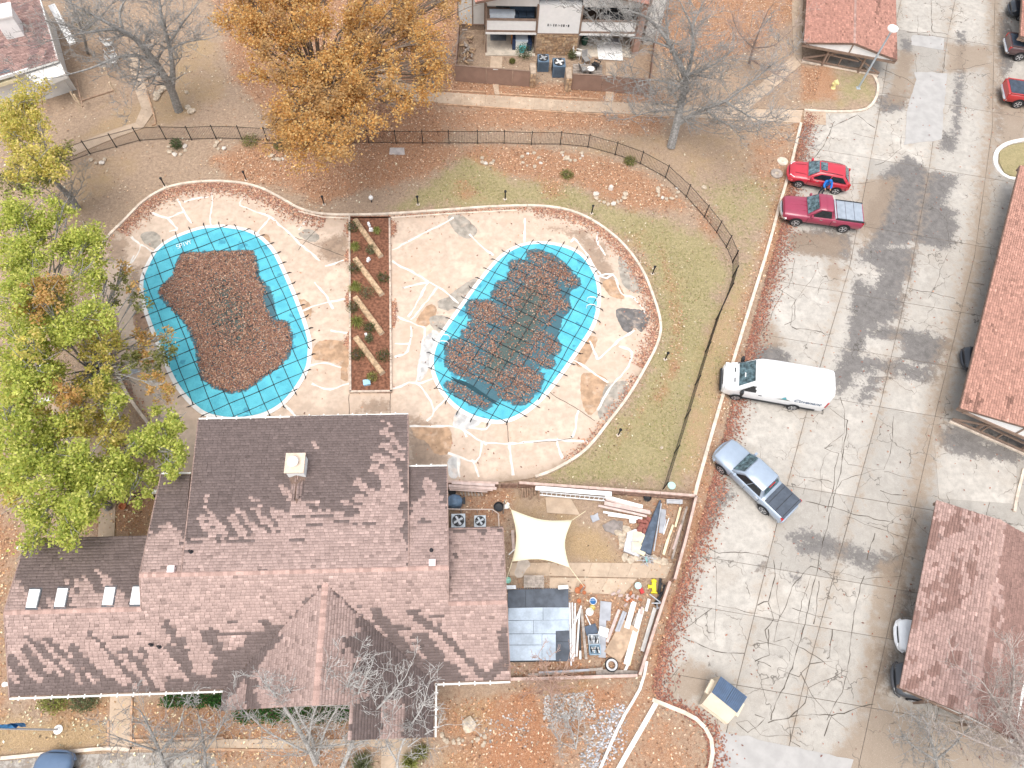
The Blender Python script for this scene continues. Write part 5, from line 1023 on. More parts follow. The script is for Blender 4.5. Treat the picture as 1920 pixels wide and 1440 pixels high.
# umbrella, sheets, stones
um = empty('closed_umbrella', P(1225,985)); tag(um, 'closed dark blue patio umbrella lying by the east fence', 'umbrella'); a, b = P(1238,938,.25), P(1209,1036,.22); m = MB(); d = b-a; sd = d.cross(Vector((0, 0, 1))).normalized(); vs = []; nn = 9
for i in range(nn):
    t_ = i/(nn-1); wd = .04+.34*t_**.8; c_ = a.lerp(b, t_); 
    for j in range(8): an = 2*math.pi*j/8; vs.append(c_+sd*wd*math.cos(an)*(1+.15*(j % 2))+Vector((0, 0, (.06+.1*t_)*math.sin(an))))
m.add(vs, [(i*8+j, i*8+(j+1) % 8, (i+1)*8+(j+1) % 8, (i+1)*8+j) for i in range(nn-1) for j in range(8)]+[tuple(range((nn-1)*8, nn*8))]); m.build('canopy', mat('umbrella_cloth', (.085, .11, .15), .6, .25, 4), um)
pipe((1240,944), (1226,1033), .04, .35, M_STEEL, 'blue grey pole lying along dark umbrella', 'pole', cat='pole')
m = MB(); m.prism(rough_poly(P2([(1176,998),(1190,994),(1210,1000),(1205,1035),(1196,1043),(1169,1034)]), .3, .04, 5), .03, .2); tag(m.build('tarp', mat('grey_tarp', (.55, .55, .57), .6, .15, 4)), 'grey tarp under cream panels', 'tarp')
for k, (x, y, rz) in enumerate([(1195,1006,-.1), (1208,1012,-.35), (1193,1026,-.12), (1203,1031,-.5)]): q = P(x, y, .24+.02*k); m = MB(); m.box(q, (.5, .55, .03), rz); m.box(q+Vector((0, 0, .018)), (.42, .47, .012), rz); tag(m.build('foam_panel', M_CREAM), ['upper left cream panel on grey tarp', 'upper right cream panel on grey tarp', 'lower left cream panel on grey tarp', 'lower right cream panel on grey tarp'][k], 'panel')
def stone(name, px, py, r, M_, parent=None, seed=0, flat=.5, z=0.0, label=None, group=None):
    bm = bmesh.new(); bmesh.ops.create_icosphere(bm, subdivisions=1, radius=r); rr = np.random.default_rng(seed); sx, sy = rr.uniform(.75, 1.3), rr.uniform(.7, 1.1)
    for v in bm.verts: v.co *= rr.uniform(.82, 1.15); v.co.x *= sx; v.co.y *= sy; v.co.z *= flat
    me = bpy.data.meshes.new(name); bm.to_mesh(me); bm.free(); me.materials.append(M_); o_ = bpy.data.objects.new(name, me); COL.objects.link(o_)
    p = P(px, py); o_.location = (p.x, p.y, z+r*flat*.55); o_.rotation_euler.z = rr.uniform(0, 6)
    if parent: o_.parent = parent; o_.matrix_parent_inverse = Matrix.Translation(parent.location).inverted()
    if label: tag(o_, label, 'stone', group)
    return o_
for k, (x, y) in enumerate([(1171,1046),(1183,1050),(1164,1010),(1166,1022),(1175,993),(1227,1049),(1236,1052),(1245,1054),(1195,1046),(1160,1000)]): stone('border_stone', x, y, .26, M_STONE, None, k, .45, 0, 'pale border stone '+['below left corner of grey tarp', 'below middle of grey tarp', 'left of tan flagstone', 'at foot of tan flagstone', 'above grey tarp', 'right of wire tangle', 'second to right of wire tangle', 'nearest the east fence by yard path', 'between tarp and wire tangle', 'beside dark brown flagstone'][k], 'stones edging the yard path')
for k, pg in enumerate(([(1129,985),(1150,975),(1170,978),(1166,1000),(1158,1006),(1135,995)], [(1106,968),(1120,962),(1124,975),(1112,980)], [(1160,1000),(1175,990),(1172,1025),(1160,1030)])): m = MB(); m.prism(rough_poly(P2(pg), .2, .03, k), -.01, .06); tag(m.build('flagstone', (M_DKSTONE, M_SLATE, M_STONE)[k]), ['dark brown flagstone between shade sail and umbrella', 'small grey flagstone near the fanned lumber', 'tan flagstone beside the grey tarp'][k], 'stone')
m = MB(); q = P(1212,1050,.1)
for k in range(14): a = random.uniform(0, 6); m.tube([q+Vector((random.gauss(0, .25), random.gauss(0, .2), random.uniform(0, .3))) for _ in range(4)], .014, 4)
tag(m.build('wire_tangle', M_STEEL), 'tangle of grey wire at corner of yard path', 'wire'); m = MB(); m.tube([P(1211,1045,.2), P(1213,1054,.25)], [.05, .035], 6); m.box(P(1212,1050,.3), (.08, .1, .06)); tag(m.build('sprayer', mat('teal_plastic', (.1, .55, .5), .5, .1)), 'teal sprayer caught in the wire tangle', 'sprayer')
for a, b, wd, z, M_, lb in (((1276,951),(1266,988),.12,.14,M_CREAM,'upper cream board along east yard fence'), ((1262,984),(1252,1013),.12,.14,M_CREAM,'middle cream board along east yard fence'), ((1252,1012),(1244,1040),.15,.14,M_CREAM,'lowest cream board along east yard fence'), ((1284,953),(1254,1042),.14,.1,M_BRN,'inner long brown board along east yard fence'), ((1288,950),(1260,1048),.12,.16,M_WOODG,'outer long grey board along east yard fence'), ((1277,984),(1262,1030),.12,.2,M_PINK,'pink board on top of long brown board'), ((1254,972),(1244,1002),.06,.1,M_WHT,'thin white strip beside blue grey pole'), ((1249,974),(1243,998),.05,.12,M_STEEL,'thin steel strip beside blue grey pole'), ((1244,955),(1240,1000),.3,.08,M_SLATE,'slate coloured sheet beneath the blue grey pole'), ((1222,1018),(1216,1040),.1,.1,M_BRN,'short brown board at foot of dark umbrella'), ((1243,1020),(1238,1045),.08,.08,M_BRN,'short brown board below the pole end')): plank(a, b, wd, z, M_, lb, .05)
bn = empty('slat_bench', P(1265,940)); tag(bn, 'low grey slatted bench in north east yard corner', 'bench')
for i in range(3): m = MB(); m.beam(P(1250,937+2.8*i,.4), P(1280,938+2.8*i,.4), .07, .03); m.build('slat', M_STEEL, bn)
for x in (1253,1277): q = P(x, 940, .38); m = MB(); m.box((q.x, q.y, .19), (.05, .25, .38)); m.build('leg', M_STEEL, bn)
m = MB(); q = P(1259,911); m.lathe([(.24, .0), (.24, .07), (.21, .09), (.02, .1)], 18, Matrix.Translation(q)); m.box(q+Vector((0, 0, .1)), (.12, .04, .02)); tag(m.build('valve_cover', mat('mint_plastic', (.50, .72, .66), .5, .06), None, True), 'mint green round valve cover in lawn by yard fence', 'valve cover')
# ================================================================ APARTMENT BLOCK (top of the picture)
M_SID = mat('apartment_siding', (.70, .685, .655), .8, .06, 1.5, dirt=(.5, .47, .43), dirtamt=.2); M_PANEL = mat('white_panel', (.84, .83, .81), .7, .03); M_BR2 = mat('brown_frame', (.27, .19, .145), .8, .15, 3); M_PATIO = mat('patio_floor', (.60, .53, .44), .9, .15, 2, dirt=(.45, .38, .3)); M_FPAN = mat('brown_fence_panel', (.30, .195, .15), .8, .1, 1.2); M_DARK = mat('dark_interior', (.045, .042, .04), .9, .2)
REDC = np.array((.47, .245, .19)); REDW = np.array((.30, .12, .09))
def flatroof(thing_, name, poly, u, v, dry, jit=.1, ru=.34, rv=.17, wetfn=None, seed=0, wetc=None):
    d = deckmesh(poly, name, thing_); wf = wetfn or (lambda px: np.zeros(len(px), bool))
    shingles('shingle_courses', poly, u, v, lambda px, r: shade(px, r, wf(jitter(px, r)), dry, dry*.55 if wetc is None else wetc, jit), d, ru, rv, seed=seed); return d
ap = empty('apartment_building', (6, 52, 0)); tag(ap, 'two storey white and brown apartment block with red roof', 'building')
X = lambda px, py, z=0: P(px, py, z).x
YF_ = 50.0; YB = 52.9; z1, z2, z3 = 1.93, 3.05, 4.2
xl, xa, xb, xr = 1.1, 5.15, 8.55, P(1183,105).x
def pbox(name, x0, x1, y0, y1, za, zb, M_, par=None): m = MB(); m.box(((x0+x1)/2, (y0+y1)/2, (za+zb)/2), (x1-x0, y1-y0, zb-za)); return m.build(name, M_, par or ap)
xe = P(1245,100).x
pbox('wall', -1.1, xe, YB+.3, 66, 0, 5.4, M_SID); pbox('stone_wall', -1.1, xl-.05, YB-.1, YB+.31, 0, .5, mat('stone_footing', (.33, .25, .19), .9, .3, 5))
# left bay siding with battens
pbox('siding_panel', -1.05, .05, YB-.12, YB+.25, .55, 4.8, M_SID); pbox('siding_panel', .13, 1.05, YB-.12, YB+.25, .55, 4.8, M_SID)
for x in (-1.1, .09, 1.08): pbox('batten', x-.05, x+.05, YB-.16, YB-.1, .5, 4.8, M_BR2)
pbox('batten', -1.1, 1.1, YB-.17, YB-.1, .46, .55, M_BR2)
# bays: slab, parapet, posts
for x0, x1 in ((xl, xa), (xb, xr)):
    pbox('patio_floor', x0, x1, YF_-.35, YB+.2, -.02, .06, M_PATIO); pbox('back_wall', x0, x1, YB+.1, YB+.28, .06, 5.2, M_SID); pbox('balcony_floor', x0, x1, YF_+.02, YB+.1, z1-.12, z1+.02, M_BR2)
    pbox('parapet', x0+.08, x1-.02, YF_-.02, YF_+.08, z1+.2, z2-.06, M_PANEL); pbox('parapet_cap', x0, x1, YF_-.06, YF_+.12, z2-.06, z2+.02, M_BR2); pbox('floor_band', x0, x1, YF_-.05, YF_+.06, z1+.02, z1+.2, M_BR2); pbox('floor_trim', x0, x1, YF_-.09, YF_+.02, z1-.14, z1+.02, M_PANEL)
    for x in (x0+.04, x1-.04): pbox('post', x-.06, x+.06, YF_-.04, YF_+.1, .05, z3+.2, M_BR2)
    gd = pbox('sliding_door', x0+.9, x1-.6, YB+.02, YB+.12, .06, 1.75, mat('door_glass', (.10, .13, .15), .15, .2, spec=.6)); pbox('door_frame', x0+.84, x1-.54, YB+.05, YB+.11, 1.75, 1.82, M_PANEL, gd)
    gd = pbox('sliding_door', x0+.9, x1-.6, YB+.02, YB+.12, z1+.02, z1+1.8, MATS['door_glass']); pbox('door_frame', x0+.84, x1-.54, YB+.05, YB+.11, z1+1.8, z1+1.87, M_PANEL, gd)
    pbox('header', x0, x1, YF_-.02, YF_+.12, z3, z3+.9, M_SID)
# pillar of field stones below, white panel above
pbox('pillar_core', xa, xb, YF_-.12, YB+.25, 0, z1+.0, mat('stone_mortar', (.42, .33, .25), .95, .2)); r = np.random.default_rng(5)
M_FS = [mat('facade_stone_%d' % i, c_, .9, .25, 6, 20) for i, c_ in enumerate([(.46, .30, .18), (.36, .23, .14), (.54, .38, .24), (.40, .28, .19)])]
yy = .04
while yy < z1-.08:
    hgt = r.uniform(.16, .3); hgt = min(hgt, z1-.03-yy); x = xa+.03
    while x < xb-.1:
        wd = r.uniform(.22, .55); wd = min(wd, xb-.02-x)
        if wd > .1: 
            x0, x1, c0, c1 = x+.012, x+wd-.012, yy+.012, yy+hgt-.012; j = lambda: r.uniform(0, .035); yf = YF_-.14-r.uniform(.02, .07); m = MB()
            m.add([(x0+j(), yf, c0+j()), (x1-j(), yf, c0+j()), (x1-j(), yf, c1-j()), (x0+j(), yf, c1-j()), (x0, YF_-.1, c0), (x1, YF_-.1, c0), (x1, YF_-.1, c1), (x0, YF_-.1, c1)], [(0, 1, 2, 3), (0, 4, 5, 1), (1, 5, 6, 2), (2, 6, 7, 3), (3, 7, 4, 0)]); m.build('stone', M_FS[r.integers(0, 4)], ap)
        x += wd
    yy += hgt
pbox('pillar_panel', xa+.06, xb-.06, YF_-.13, YB+.2, z1+.06, z3+.2, M_PANEL); pbox('panel_trim', xa, xb, YF_-.16, YF_-.1, z1-.02, z1+.06, M_BR2)
for x in (xa, xb): pbox('panel_trim', x-.05, x+.06, YF_-.17, YF_-.1, z1+.06, z3+.2, M_BR2)
def text(body, size, M_, loc, rx, rz, name, parent, italic=0.0, depth=.01):
    cu = bpy.data.curves.new(name, 'FONT'); cu.body = body; cu.size = size; cu.extrude = depth; cu.align_x = 'CENTER'; cu.shear = italic; cu.offset = size*.012
    tmp = bpy.data.objects.new(name, cu); COL.objects.link(tmp); bpy.context.view_layer.update(); me = bpy.data.meshes.new_from_object(tmp.evaluated_get(bpy.context.evaluated_depsgraph_get())); bpy.data.objects.remove(tmp)
    me.materials.clear(); me.materials.append(M_); ob = bpy.data.objects.new(name, me); COL.objects.link(ob); ob.location = loc; ob.rotation_euler = (rx, 0, rz)
    if parent: ob.parent = parent; ob.matrix_parent_inverse = Matrix.Translation(parent.location).inverted() if parent.type == 'EMPTY' and not parent.get('local') else Matrix()
    return ob
m = MB(); w0_ = xa+.85
for x_, wd_, h_ in ((0, .08, .2), (.16, .03, .18), (.26, .05, .04), (.45, .07, .2), (.62, .09, .19), (.8, .03, .16), (.93, .05, .12), (1.08, .07, .2), (1.25, .11, .19), (1.45, .08, .05), (1.62, .1, .19)): m.box((w0_+x_, YF_-.14, 2.72-.03*x_), (wd_, .02, h_))
m.build('address_lettering', M_BLK, ap)
# gable front and red roof
zg = z3+.85; xm = (xa+xb)/2; xw0, xw1 = xl-.8, xr+.5; zp = zg+1.5
m = MB(); m.add([(xw0+.5, YF_-.04, zg-.05), (xw1-.5, YF_-.04, zg-.05), (xm, YF_-.04, zp-.1)], [(0, 1, 2)]); m.build('gable', M_SID, ap)
for i in range(14):
    x = xw0+.9+i*.62
    if x < xw1-.6: zt = zg+(zp-zg)*(1-abs(x-xm)/((xw1-xw0)/2))-.15; pbox('gable_batten', x-.02, x+.02, YF_-.07, YF_-.03, zg-.02, max(zg+.02, zt), M_PANEL)
rl_ = [Vector((xw0, YF_-.7, zg-.12)), Vector((xm, YF_-.7, zp)), Vector((xm, 68, zp)), Vector((xw0, 68, zg-.12))]; rr_ = [Vector((xm, YF_-.7, zp)), Vector((xw1, YF_-.7, zg-.12)), Vector((xw1, 68, zg-.12)), Vector((xm, 68, zp))]
flatroof(ap, 'roof', rl_, (0, 1, 0), rl_[1]-rl_[0], REDC, seed=20); flatroof(ap, 'roof', rr_, (0, 1, 0), rr_[0]-rr_[1], REDC, seed=21)
pbox('side_chimney', P(1205,60).x-.2, P(1232,60).x-.3, 51.2, 52.6, 0, 4.4, M_SID)
pbox('side_wall', xr+.1, xr+.6, YF_+.1, YB, 0, 4.6, mat('rose_siding', (.46, .30, .24), .85, .15, 3))
# things on the balcony and patios
def boxthing(name, c_, size, M_, label, cat, rz=0, extra=()):
    m = MB(); m.box((c_[0], c_[1], c_[2]), size, rz)
    for (dx, dy, dz, sx, sy, sz) in extra: m.box((c_[0]+dx, c_[1]+dy, c_[2]+dz), (sx, sy, sz), rz)
    return tag(m.build(name, M_), label, cat)
boxthing('storage_bench', (xl+1.3, YF_+.5, z1+.75), (1.9, .6, 1.2), mat('pale_blue_plastic', (.62, .68, .74), .5, .08), 'pale blue storage bench on left upper balcony', 'bench', 0, ((0, 0, .62, 2.0, .66, .05), (0, -.32, .1, .3, .04, .1)))
so_f = empty('balcony_sofa', (xa-1.1, YF_+.9, z1)); tag(so_f, 'navy cushioned sofa on left upper balcony', 'sofa'); M_NAVY = mat('navy_cushion', (.05, .075, .11), .7, .2)
for i in range(3): m = MB(); m.box((xa-1.75+.62*i, YF_+.75, z1+.85), (.58, .7, .5)); m.build('cushion', M_NAVY, so_f)
m = MB(); m.box((xa-1.13, YF_+1.2, z1+.95), (1.95, .2, 1.1)); m.build('backrest', M_NAVY, so_f); m = MB(); m.box((xa-1.13, YF_+.8, z1+.4), (1.95, .8, .4)); m.build('base', M_BLK, so_f)
ch = empty('balcony_chair', (xl+2.3, YF_+1.3, z1)); tag(ch, 'slate blue striped deck chair behind storage bench on balcony', 'chair'); m = MB(); m.box((xl+2.4, YF_+1.3, z1+1.0), (.55, .5, .08)); m.build('seat', M_SLATE, ch); m = MB(); m.box((xl+2.4, YF_+1.6, z1+1.4), (.55, .08, .8)); m.build('backrest', M_SLATE, ch)
for sx in (-.24, .24): m = MB(); m.box((xl+2.4+sx, YF_+1.3, z1+.5), (.05, .45, 1.0)); m.build('leg', M_BLK, ch)
m = MB()
for i in range(16): m.box((xb+1.9+.15*i, YF_+.55, z1+1.1), (.05, .05, 1.4))
m.box((xb+3.0, YF_+.6, z1+1.0), (2.4, .5, .9)); tag(m.build('rack', M_BLK), 'black slatted rack on right upper balcony', 'rack')
boxthing('door_mat', (P(934,70).x, P(934,70).y-.1, .075), (1.3, .75, .03), mat('grey_mat', (.16, .18, .2), .9, .2), 'dark grey doormat on left ground patio', 'mat', 0, ((0, 0, .01, 1.2, .65, .02),))
fr = empty('patio_freezer', (P(978,90).x, P(978,90).y, 0)); tag(fr, 'white chest freezer in navy frame on left patio', 'freezer'); fx, fy = P(977,88).x, P(977,88).y
m = MB(); m.box((fx, fy, .5), (.95, 1.0, .86)); m.build('body', M_PANEL, fr); m = MB(); m.box((fx, fy, .95), (1.0, 1.05, .06)); m.build('lid', mat('ice_lid', (.72, .80, .88), .4, .05), fr)
for s in (-1, 1): m = MB(); m.box((fx+s*.62, fy, .55), (.25, .9, 1.0)); m.build('side_frame', mat('navy_metal', (.035, .06, .13), .5, .2), fr)
boxthing('cooler', (P(979,97).x, P(979,97).y-.1, .3), (.5, .35, .4), mat('turquoise', (.15, .55, .58), .5, .08), 'turquoise cooler in front of white freezer', 'cooler', 0, ((0, 0, .21, .54, .39, .05),))
boxthing('blue_bin', (P(991,90).x, P(991,90).y-.1, .4), (.4, .7, .7), MATS['navy_metal'], 'navy bin right of the white freezer', 'bin', 0, ((0, 0, .37, .44, .74, .06),))
m = MB(); q = Vector((P(961,80).x, P(961,80).y-.2, .05)); m.lathe([(.12, 0), (.14, .6), (.2, .7), (.1, 1.0), (.02, 1.1)], 10, Matrix.Translation(q)); m.tube([q+Vector((.1, 0, .6)), q+Vector((.3, -.1, .9))], .03, 5); tag(m.build('lawn_ornament', mat('orange_fabric', (.55, .25, .1), .8, .3)), 'orange garden ornament left of freezer', 'ornament')
m = MB(); wx = P(1125,98); m.prism(P2([(1118,80),(1165,80),(1168,115),(1122,112)]), .062, .07); tag(m.build('white_rug', M_PANEL), 'white rug on right ground patio', 'rug')
boxthing('door_mat', (P(1150,78).x, P(1150,78).y, .1), (1.0, .6, .03), M_SLATE, 'grey doormat on right ground patio', 'mat', 0, ((0, 0, .01, .9, .5, .02),))
m = MB(); q = P(1095,84); m.lathe([(.2, .06), (.28, .3), (.3, .6), (.2, .8), (.02, .85)], 10, Matrix.Translation(q)); m.box(q+Vector((.0, 0, .9)), (.1, .1, .1)); tag(m.build('egg_smoker', mat('dark_green', (.03, .09, .06), .4, .2), None, True), 'dark green round smoker on right patio', 'smoker')
# patio fence of brown panels
pf = empty('patio_fence', P(1020,160)); tag(pf, 'brown panel fence enclosing the two ground patios', 'fence')
for a, b, hd in (((854,152),(911,157),0), ((911.6,157),(960,160.5),1), ((960.6,160.5),(992,163),0), ((1070,168),(1126,171),0), ((1126.6,171),(1153,173),1), ((1153.6,173.5),(1212,178),0)):
    A, B = P(*a), P(*b); m = MB(); m.beam(A+Vector((0, 0, .76)), B+Vector((0, 0, .76)), .05, 1.46); pn = m.build('panel', M_FPAN, pf)
    m = MB(); m.beam(A+Vector((0, 0, 1.5)), B+Vector((0, 0, 1.5)), .1, .05); m.build('top_rail', M_BR2, pn)
    if hd: q = A.lerp(B, .25); m = MB(); m.beam(q+Vector((0, -.05, 1.44)), q+Vector((.4, -.05, 1.44)), .05, .04); m.build('handle', M_PANEL, pn)
for x, y in ((998,158),(1064,166)):
    q = P(x, y+4); core = pbox('stone_pier', q.x-.22, q.x+.22, q.y-.1, q.y+1.1, 0, 1.3, MATS['stone_mortar'], pf); r = np.random.default_rng(x)
    for i in range(6):
        for k in range(2): m = MB(); m.box((q.x-.11+.22*k+r.normal(0, .01), q.y-.13, .1+.21*i), (.2*r.uniform(.8, 1), .1, .19*r.uniform(.8, 1))); m.build('stone', M_FS[r.integers(0, 4)], core)
for a, b in (((855,150),(862,60)), ((1213,176),(1226,75))): m = MB(); A, B = P(*a), P(*b); m.beam(A+Vector((0, 0, .7)), B+Vector((0, 0, .7)), .05, 1.3); m.build('side_panel', M_FPAN, pf)
condenser(1017,128,.9,.95,M_ACB,'left dark blue condenser unit between apartment patios',M_STEEL); condenser(1046,138,1.0,1.05,M_ACB,'right dark blue condenser unit between apartment patios',M_WHT)
# firewood, chairs
for k in range(34):
    x, y = 873+random.gauss(0, 9), 90+random.gauss(0, 14); q = P(x, y, .1+.12*(k % 3)); L = random.uniform(.3, .5); a = random.uniform(0, 3); m = MB(); d = Vector((math.cos(a), math.sin(a), random.gauss(0, .2)))*L/2; m.tube([q-d, q+d], .07*random.uniform(.7, 1.3), 6); o_ = m.build('firewood_log', (M_BRN, M_TIMB, M_WOODG)[k % 3]); tag(o_, 'split firewood log in heap beside left patio', 'log', 'firewood heap beside the left patio')
def deckchair(px, py, rz, label, M_):
    q = P(px, py); c_ = empty('patio_chair', q, rz, True); tag(c_, label, 'chair'); c_.rotation_euler.z = rz
    for i in range(6): m = MB(); m.box((-.22+.09*i, 0, .38), (.075, .5, .025)); m.build('seat_slat', M_, c_)
    for i in range(6): m = MB(); m.beam((-.24-.05*i/5, -.22+.088*i, .4), (-.42, -.22+.088*i, .95), .075, .02, (1, 0, 0)); m.build('back_slat', M_, c_)
    for sx in (-.2, .22):
        for sy in (-.24, .24): m = MB(); m.box((sx, sy, .19), (.05, .05, .38)); m.build('leg', M_, c_)
    for sy in (-.29, .29): m = MB(); m.box((.02, sy, .58), (.55, .08, .03)); m.build('arm', M_, c_)
M_CHG = mat('grey_chair', (.33, .32, .31), .8, .2)
deckchair(1098,118,-1.2,'grey slatted chair beside white rug on right patio',M_CHG); deckchair(1093,137,.4,'grey slatted chair behind brown patio fence',M_CHG); deckchair(1082,108,-.3,'white metal chair near stone pillar on right patio',M_WHT); deckchair(1116,128,2.6,'dark chair by small round table on right patio',M_BLK)
q = P(1106,139); tt = empty('round_table', q); tag(tt, 'tiny white round table between patio chairs', 'table'); m = MB(); m.lathe([(.28, .5), (.3, .52), (.3, .55), (.26, .56)], 16, Matrix.Translation(q)); m.build('top', M_WHT, tt); m = MB(); m.lathe([(.18, .0), (.04, .04), (.03, .5)], 8, Matrix.Translation(q)); m.build('pedestal', M_BLK, tt)
m = MB(); m.prism(P2([(1075,120),(1128,122),(1130,160),(1072,156)]), .0, .045); dk = m.build('patio_deck', M_DARK); tag(dk, kind='structure')
for i in range(12): m = MB(); a, b = P(1074, 122+3*i), P(1129, 124+3*i); m.beam((a.x, a.y, .055), (b.x, b.y, .055), .14, .03); m.build('deck_board', M_WOODG, dk)
# ================================================================ HOUSE AT TOP LEFT
hs_ = empty('brown_roof_house', P(20,80)); tag(hs_, 'house corner with reddish brown roof and white gable', 'house')
sw, se, ne, nw = P(-110,178,3.0), P(107,111,3.0), P(66,-30,3.6), P(-190,-30,3.9)
def c_house(px): return n1d(px[:, 0]/9+px[:, 1]/30)*.6+n1d(px[:, 1]/14)*.4 > .52
flatroof(hs_, 'roof', [sw, se, ne, nw], se-sw, nw-sw, np.array((.33, .215, .19)), .14, .3, .16, c_house, 30, np.array((.24, .16, .15)))
for a, b in ((sw, se), (se, ne)):
    m = MB(); m.add([a+Vector((0, 0, -.17)), b+Vector((0, 0, -.17)), Vector((b.x, b.y, 0)), Vector((a.x, a.y, 0))], [(0, 1, 2, 3)])
    d = (b-a).normalized(); off = Vector((d.y, -d.x, 0))*-.35; m.v = [tuple(Vector(v)+off) for v in m.v]; m.build('wall', M_SID, hs_)
    m = MB(); m.beam(a+Vector((0, 0, -.1)), b+Vector((0, 0, -.1)), .12, .22); m.build('fascia', M_TRIM, hs_)
m = MB(); a, b = P(40,131,2.95), P(70,163,.6); m.beam(a, b, .16, .12); m.build('corner_board', M_BR2, hs_)
m = MB(); m.prism([tuple(P(*q_, 2.6)[:2]) for q_ in ((38,131),(112,113),(122,138),(70,158))], 2.2, 2.6); m.build('bay_roof', M_SID, hs_)
m = MB(); m.prism([tuple(P(*q_, 2.55)[:2]) for q_ in ((-60,163),(32,135),(36,146),(-60,175))], 2.3, 2.55); m.build('porch_roof', M_CREAM, hs_)
m = MB(); q = P(5,133,2.9); m.box(q, (1.1, .9, .3), .4); m.build('window', MATS['door_glass'], hs_)
q = P(14,38,4.2); m = MB(); m.box((q.x, q.y, 3.9), (1.2, 1.4, 1.9), .35); hc = m.build('chimney', M_CHW, hs_); m = MB(); m.box((q.x, q.y, 4.9), (1.35, 1.55, .12), .35); m.build('chimney_cap', M_PANEL, hc)
# balcony rail strip of that house and its fenced patio
m = MB(); a, b = P(97,10,1.8), P(136,82,1.8); m.beam(a, b, .5, .15); m.build('balcony_rail', M_PANEL, hs_)
m = MB(); a, b = P(80,30,2.4), P(112,135,1.2); m.beam(a, b, .5, .12); m.build('stair_side', M_SID, hs_)
hf = empty('picket_rail', P(105,180)); tag(hf, 'brown timber rail between the house and bare tree', 'fence')
for a, b in (((150,190),(213,170)), ((75,162),(80,205)), ((185,60),(203,140)), ((143,150),(155,200))): m = MB(); m.beam(P(*a, .7), P(*b, .7), .08, .12); m.build('rail', M_BRN, hf)
for x, y in ((143,190),(150,195),(185,65),(205,145),(215,172)): m = MB(); q = P(x, y); m.beam(q, q+Vector((0, 0, .9)), .1, .1); m.build('post', M_TIMT, hf)
for k, (x, y, rz) in enumerate([(208,90,.3), (216,112,.5), (216,122,.2)]): deckchair(x, y, rz, ['white garden chair farthest from path under bare tree', 'white garden chair in the middle under bare tree', 'white garden chair nearest the path under bare tree'][k], M_WHT)
# ================================================================ CARPORTS
def carport(name, label, eaveA, eaveB, wdt, ze, zr, dry, wetfn=None, seed=0, truss=True, posts=4, right_cover=1.0, fasciaM=None, wetc=None):
    """eaveA: south end, eaveB: north end of the west eave; roof spreads to the east of it"""
    A, B = P(*eaveA, ze), P(*eaveB, ze); d = (B-A).normalized(); e = Vector((d.y, -d.x, 0)); cp = empty(name, (*((A+B)/2+e*wdt/2)[:2], 0)); tag(cp, label, 'carport')
    RA, RB, EA, EB = A+e*wdt/2+Vector((0, 0, zr-ze)), B+e*wdt/2+Vector((0, 0, zr-ze)), A+e*wdt, B+e*wdt
    flatroof(cp, 'roof', [A, RA, RB, B], d, RA-A, dry, .09, .26, .135, wetfn, seed, wetc); flatroof(cp, 'roof', [RA, EA, EB, RB], d, RA-EA, dry, .09, .26, .135, wetfn, seed+1, wetc)
    caps(RA, RB, cp, seed=seed)
    for s, S in ((1, A), (-1, B)):
        s0 = S+d*.12*s; m = MB(); m.add([s0+Vector((0, 0, -.2)), s0+e*wdt+Vector((0, 0, -.2)), s0+e*wdt/2+Vector((0, 0, zr-ze-.14))], [(0, 1, 2)]); m.add([v+d*.04*s for v in (s0+Vector((0, 0, -.2)), s0+e*wdt+Vector((0, 0, -.2)), s0+e*wdt/2+Vector((0, 0, zr-ze-.14)))], [(2, 1, 0)]); m.build('gable_panel', fasciaM or M_PANEL, cp)
        m = MB(); m.beam(s0-d*.03*s+e*wdt/2+Vector((0, 0, -.2)), s0-d*.03*s+e*wdt/2+Vector((0, 0, zr-ze-.16)), .1, .04, d); m.build('king_post', M_BR2, cp)
        m = MB(); m.beam(s0+Vector((0, 0, -.3)), s0+e*wdt+Vector((0, 0, -.3)), .14, .2); m.build('tie_beam', M_BR2, cp)
    n = posts
    for i in range(n+1):
        for k in (.3, .7):
            q = A+d*((B-A).length*(.02+.96*i/n))+e*wdt*k; m = MB(); m.beam((q.x, q.y, 0), (q.x, q.y, ze-.05), .15, .15); m.build('post', M_BR2, cp)
    for k in (.06, .94): m = MB(); m.beam(A+e*wdt*k+Vector((0, 0, -.28)), B+e*wdt*k+Vector((0, 0, -.28)), .1, .22); m.build('side_beam', M_BR2, cp)
    if truss:
        a, b = A+d*.35+e*wdt*.08, A+d*.35+e*wdt*.92; z_ = ze-.25; mid = (a+b)/2
        def bar(p, q, w_=.12): m = MB(); m.beam(p, q, w_, .1, d); m.build('truss_bar', M_BR2, cp)
        bar(Vector((a.x, a.y, .35)), Vector((b.x, b.y, .3))); bar(Vector((a.x, a.y, .4)), Vector((mid.x, mid.y, z_))); bar(Vector((b.x, b.y, .35)), Vector((mid.x, mid.y, z_))); q1, q2 = a.lerp(b, .3), a.lerp(b, .68); bar(Vector((q1.x, q1.y, 1.15)), Vector((q2.x, q2.y, 1.05))); q3 = a.lerp(b, .46)
        bar(Vector((q1.x, q1.y, .4)), Vector((q1.x, q1.y, 1.15)), .08); bar(Vector((q3.x, q3.y, .4)), Vector((q3.x, q3.y, 1.1)), .08); m = MB(); m.beam((a.x, a.y, .1), (b.x, b.y, .1), .2, .16); m.build('wheel_stop', M_KERB, cp)
    return cp, A, B, d, e
ww = (P(1678,88,2.0)-P(1507,79,2.0)).length
carport('gable_carport', 'red roofed carport with open brown truss behind lamp post', (1507,80), (1520,-120), ww, 2.0, 2.75, REDC*1.02, lambda px: (n1d(px[:, 0]/11+px[:, 1]/40) > .8) & (px[:, 0] > 1640), 40, True, 3)
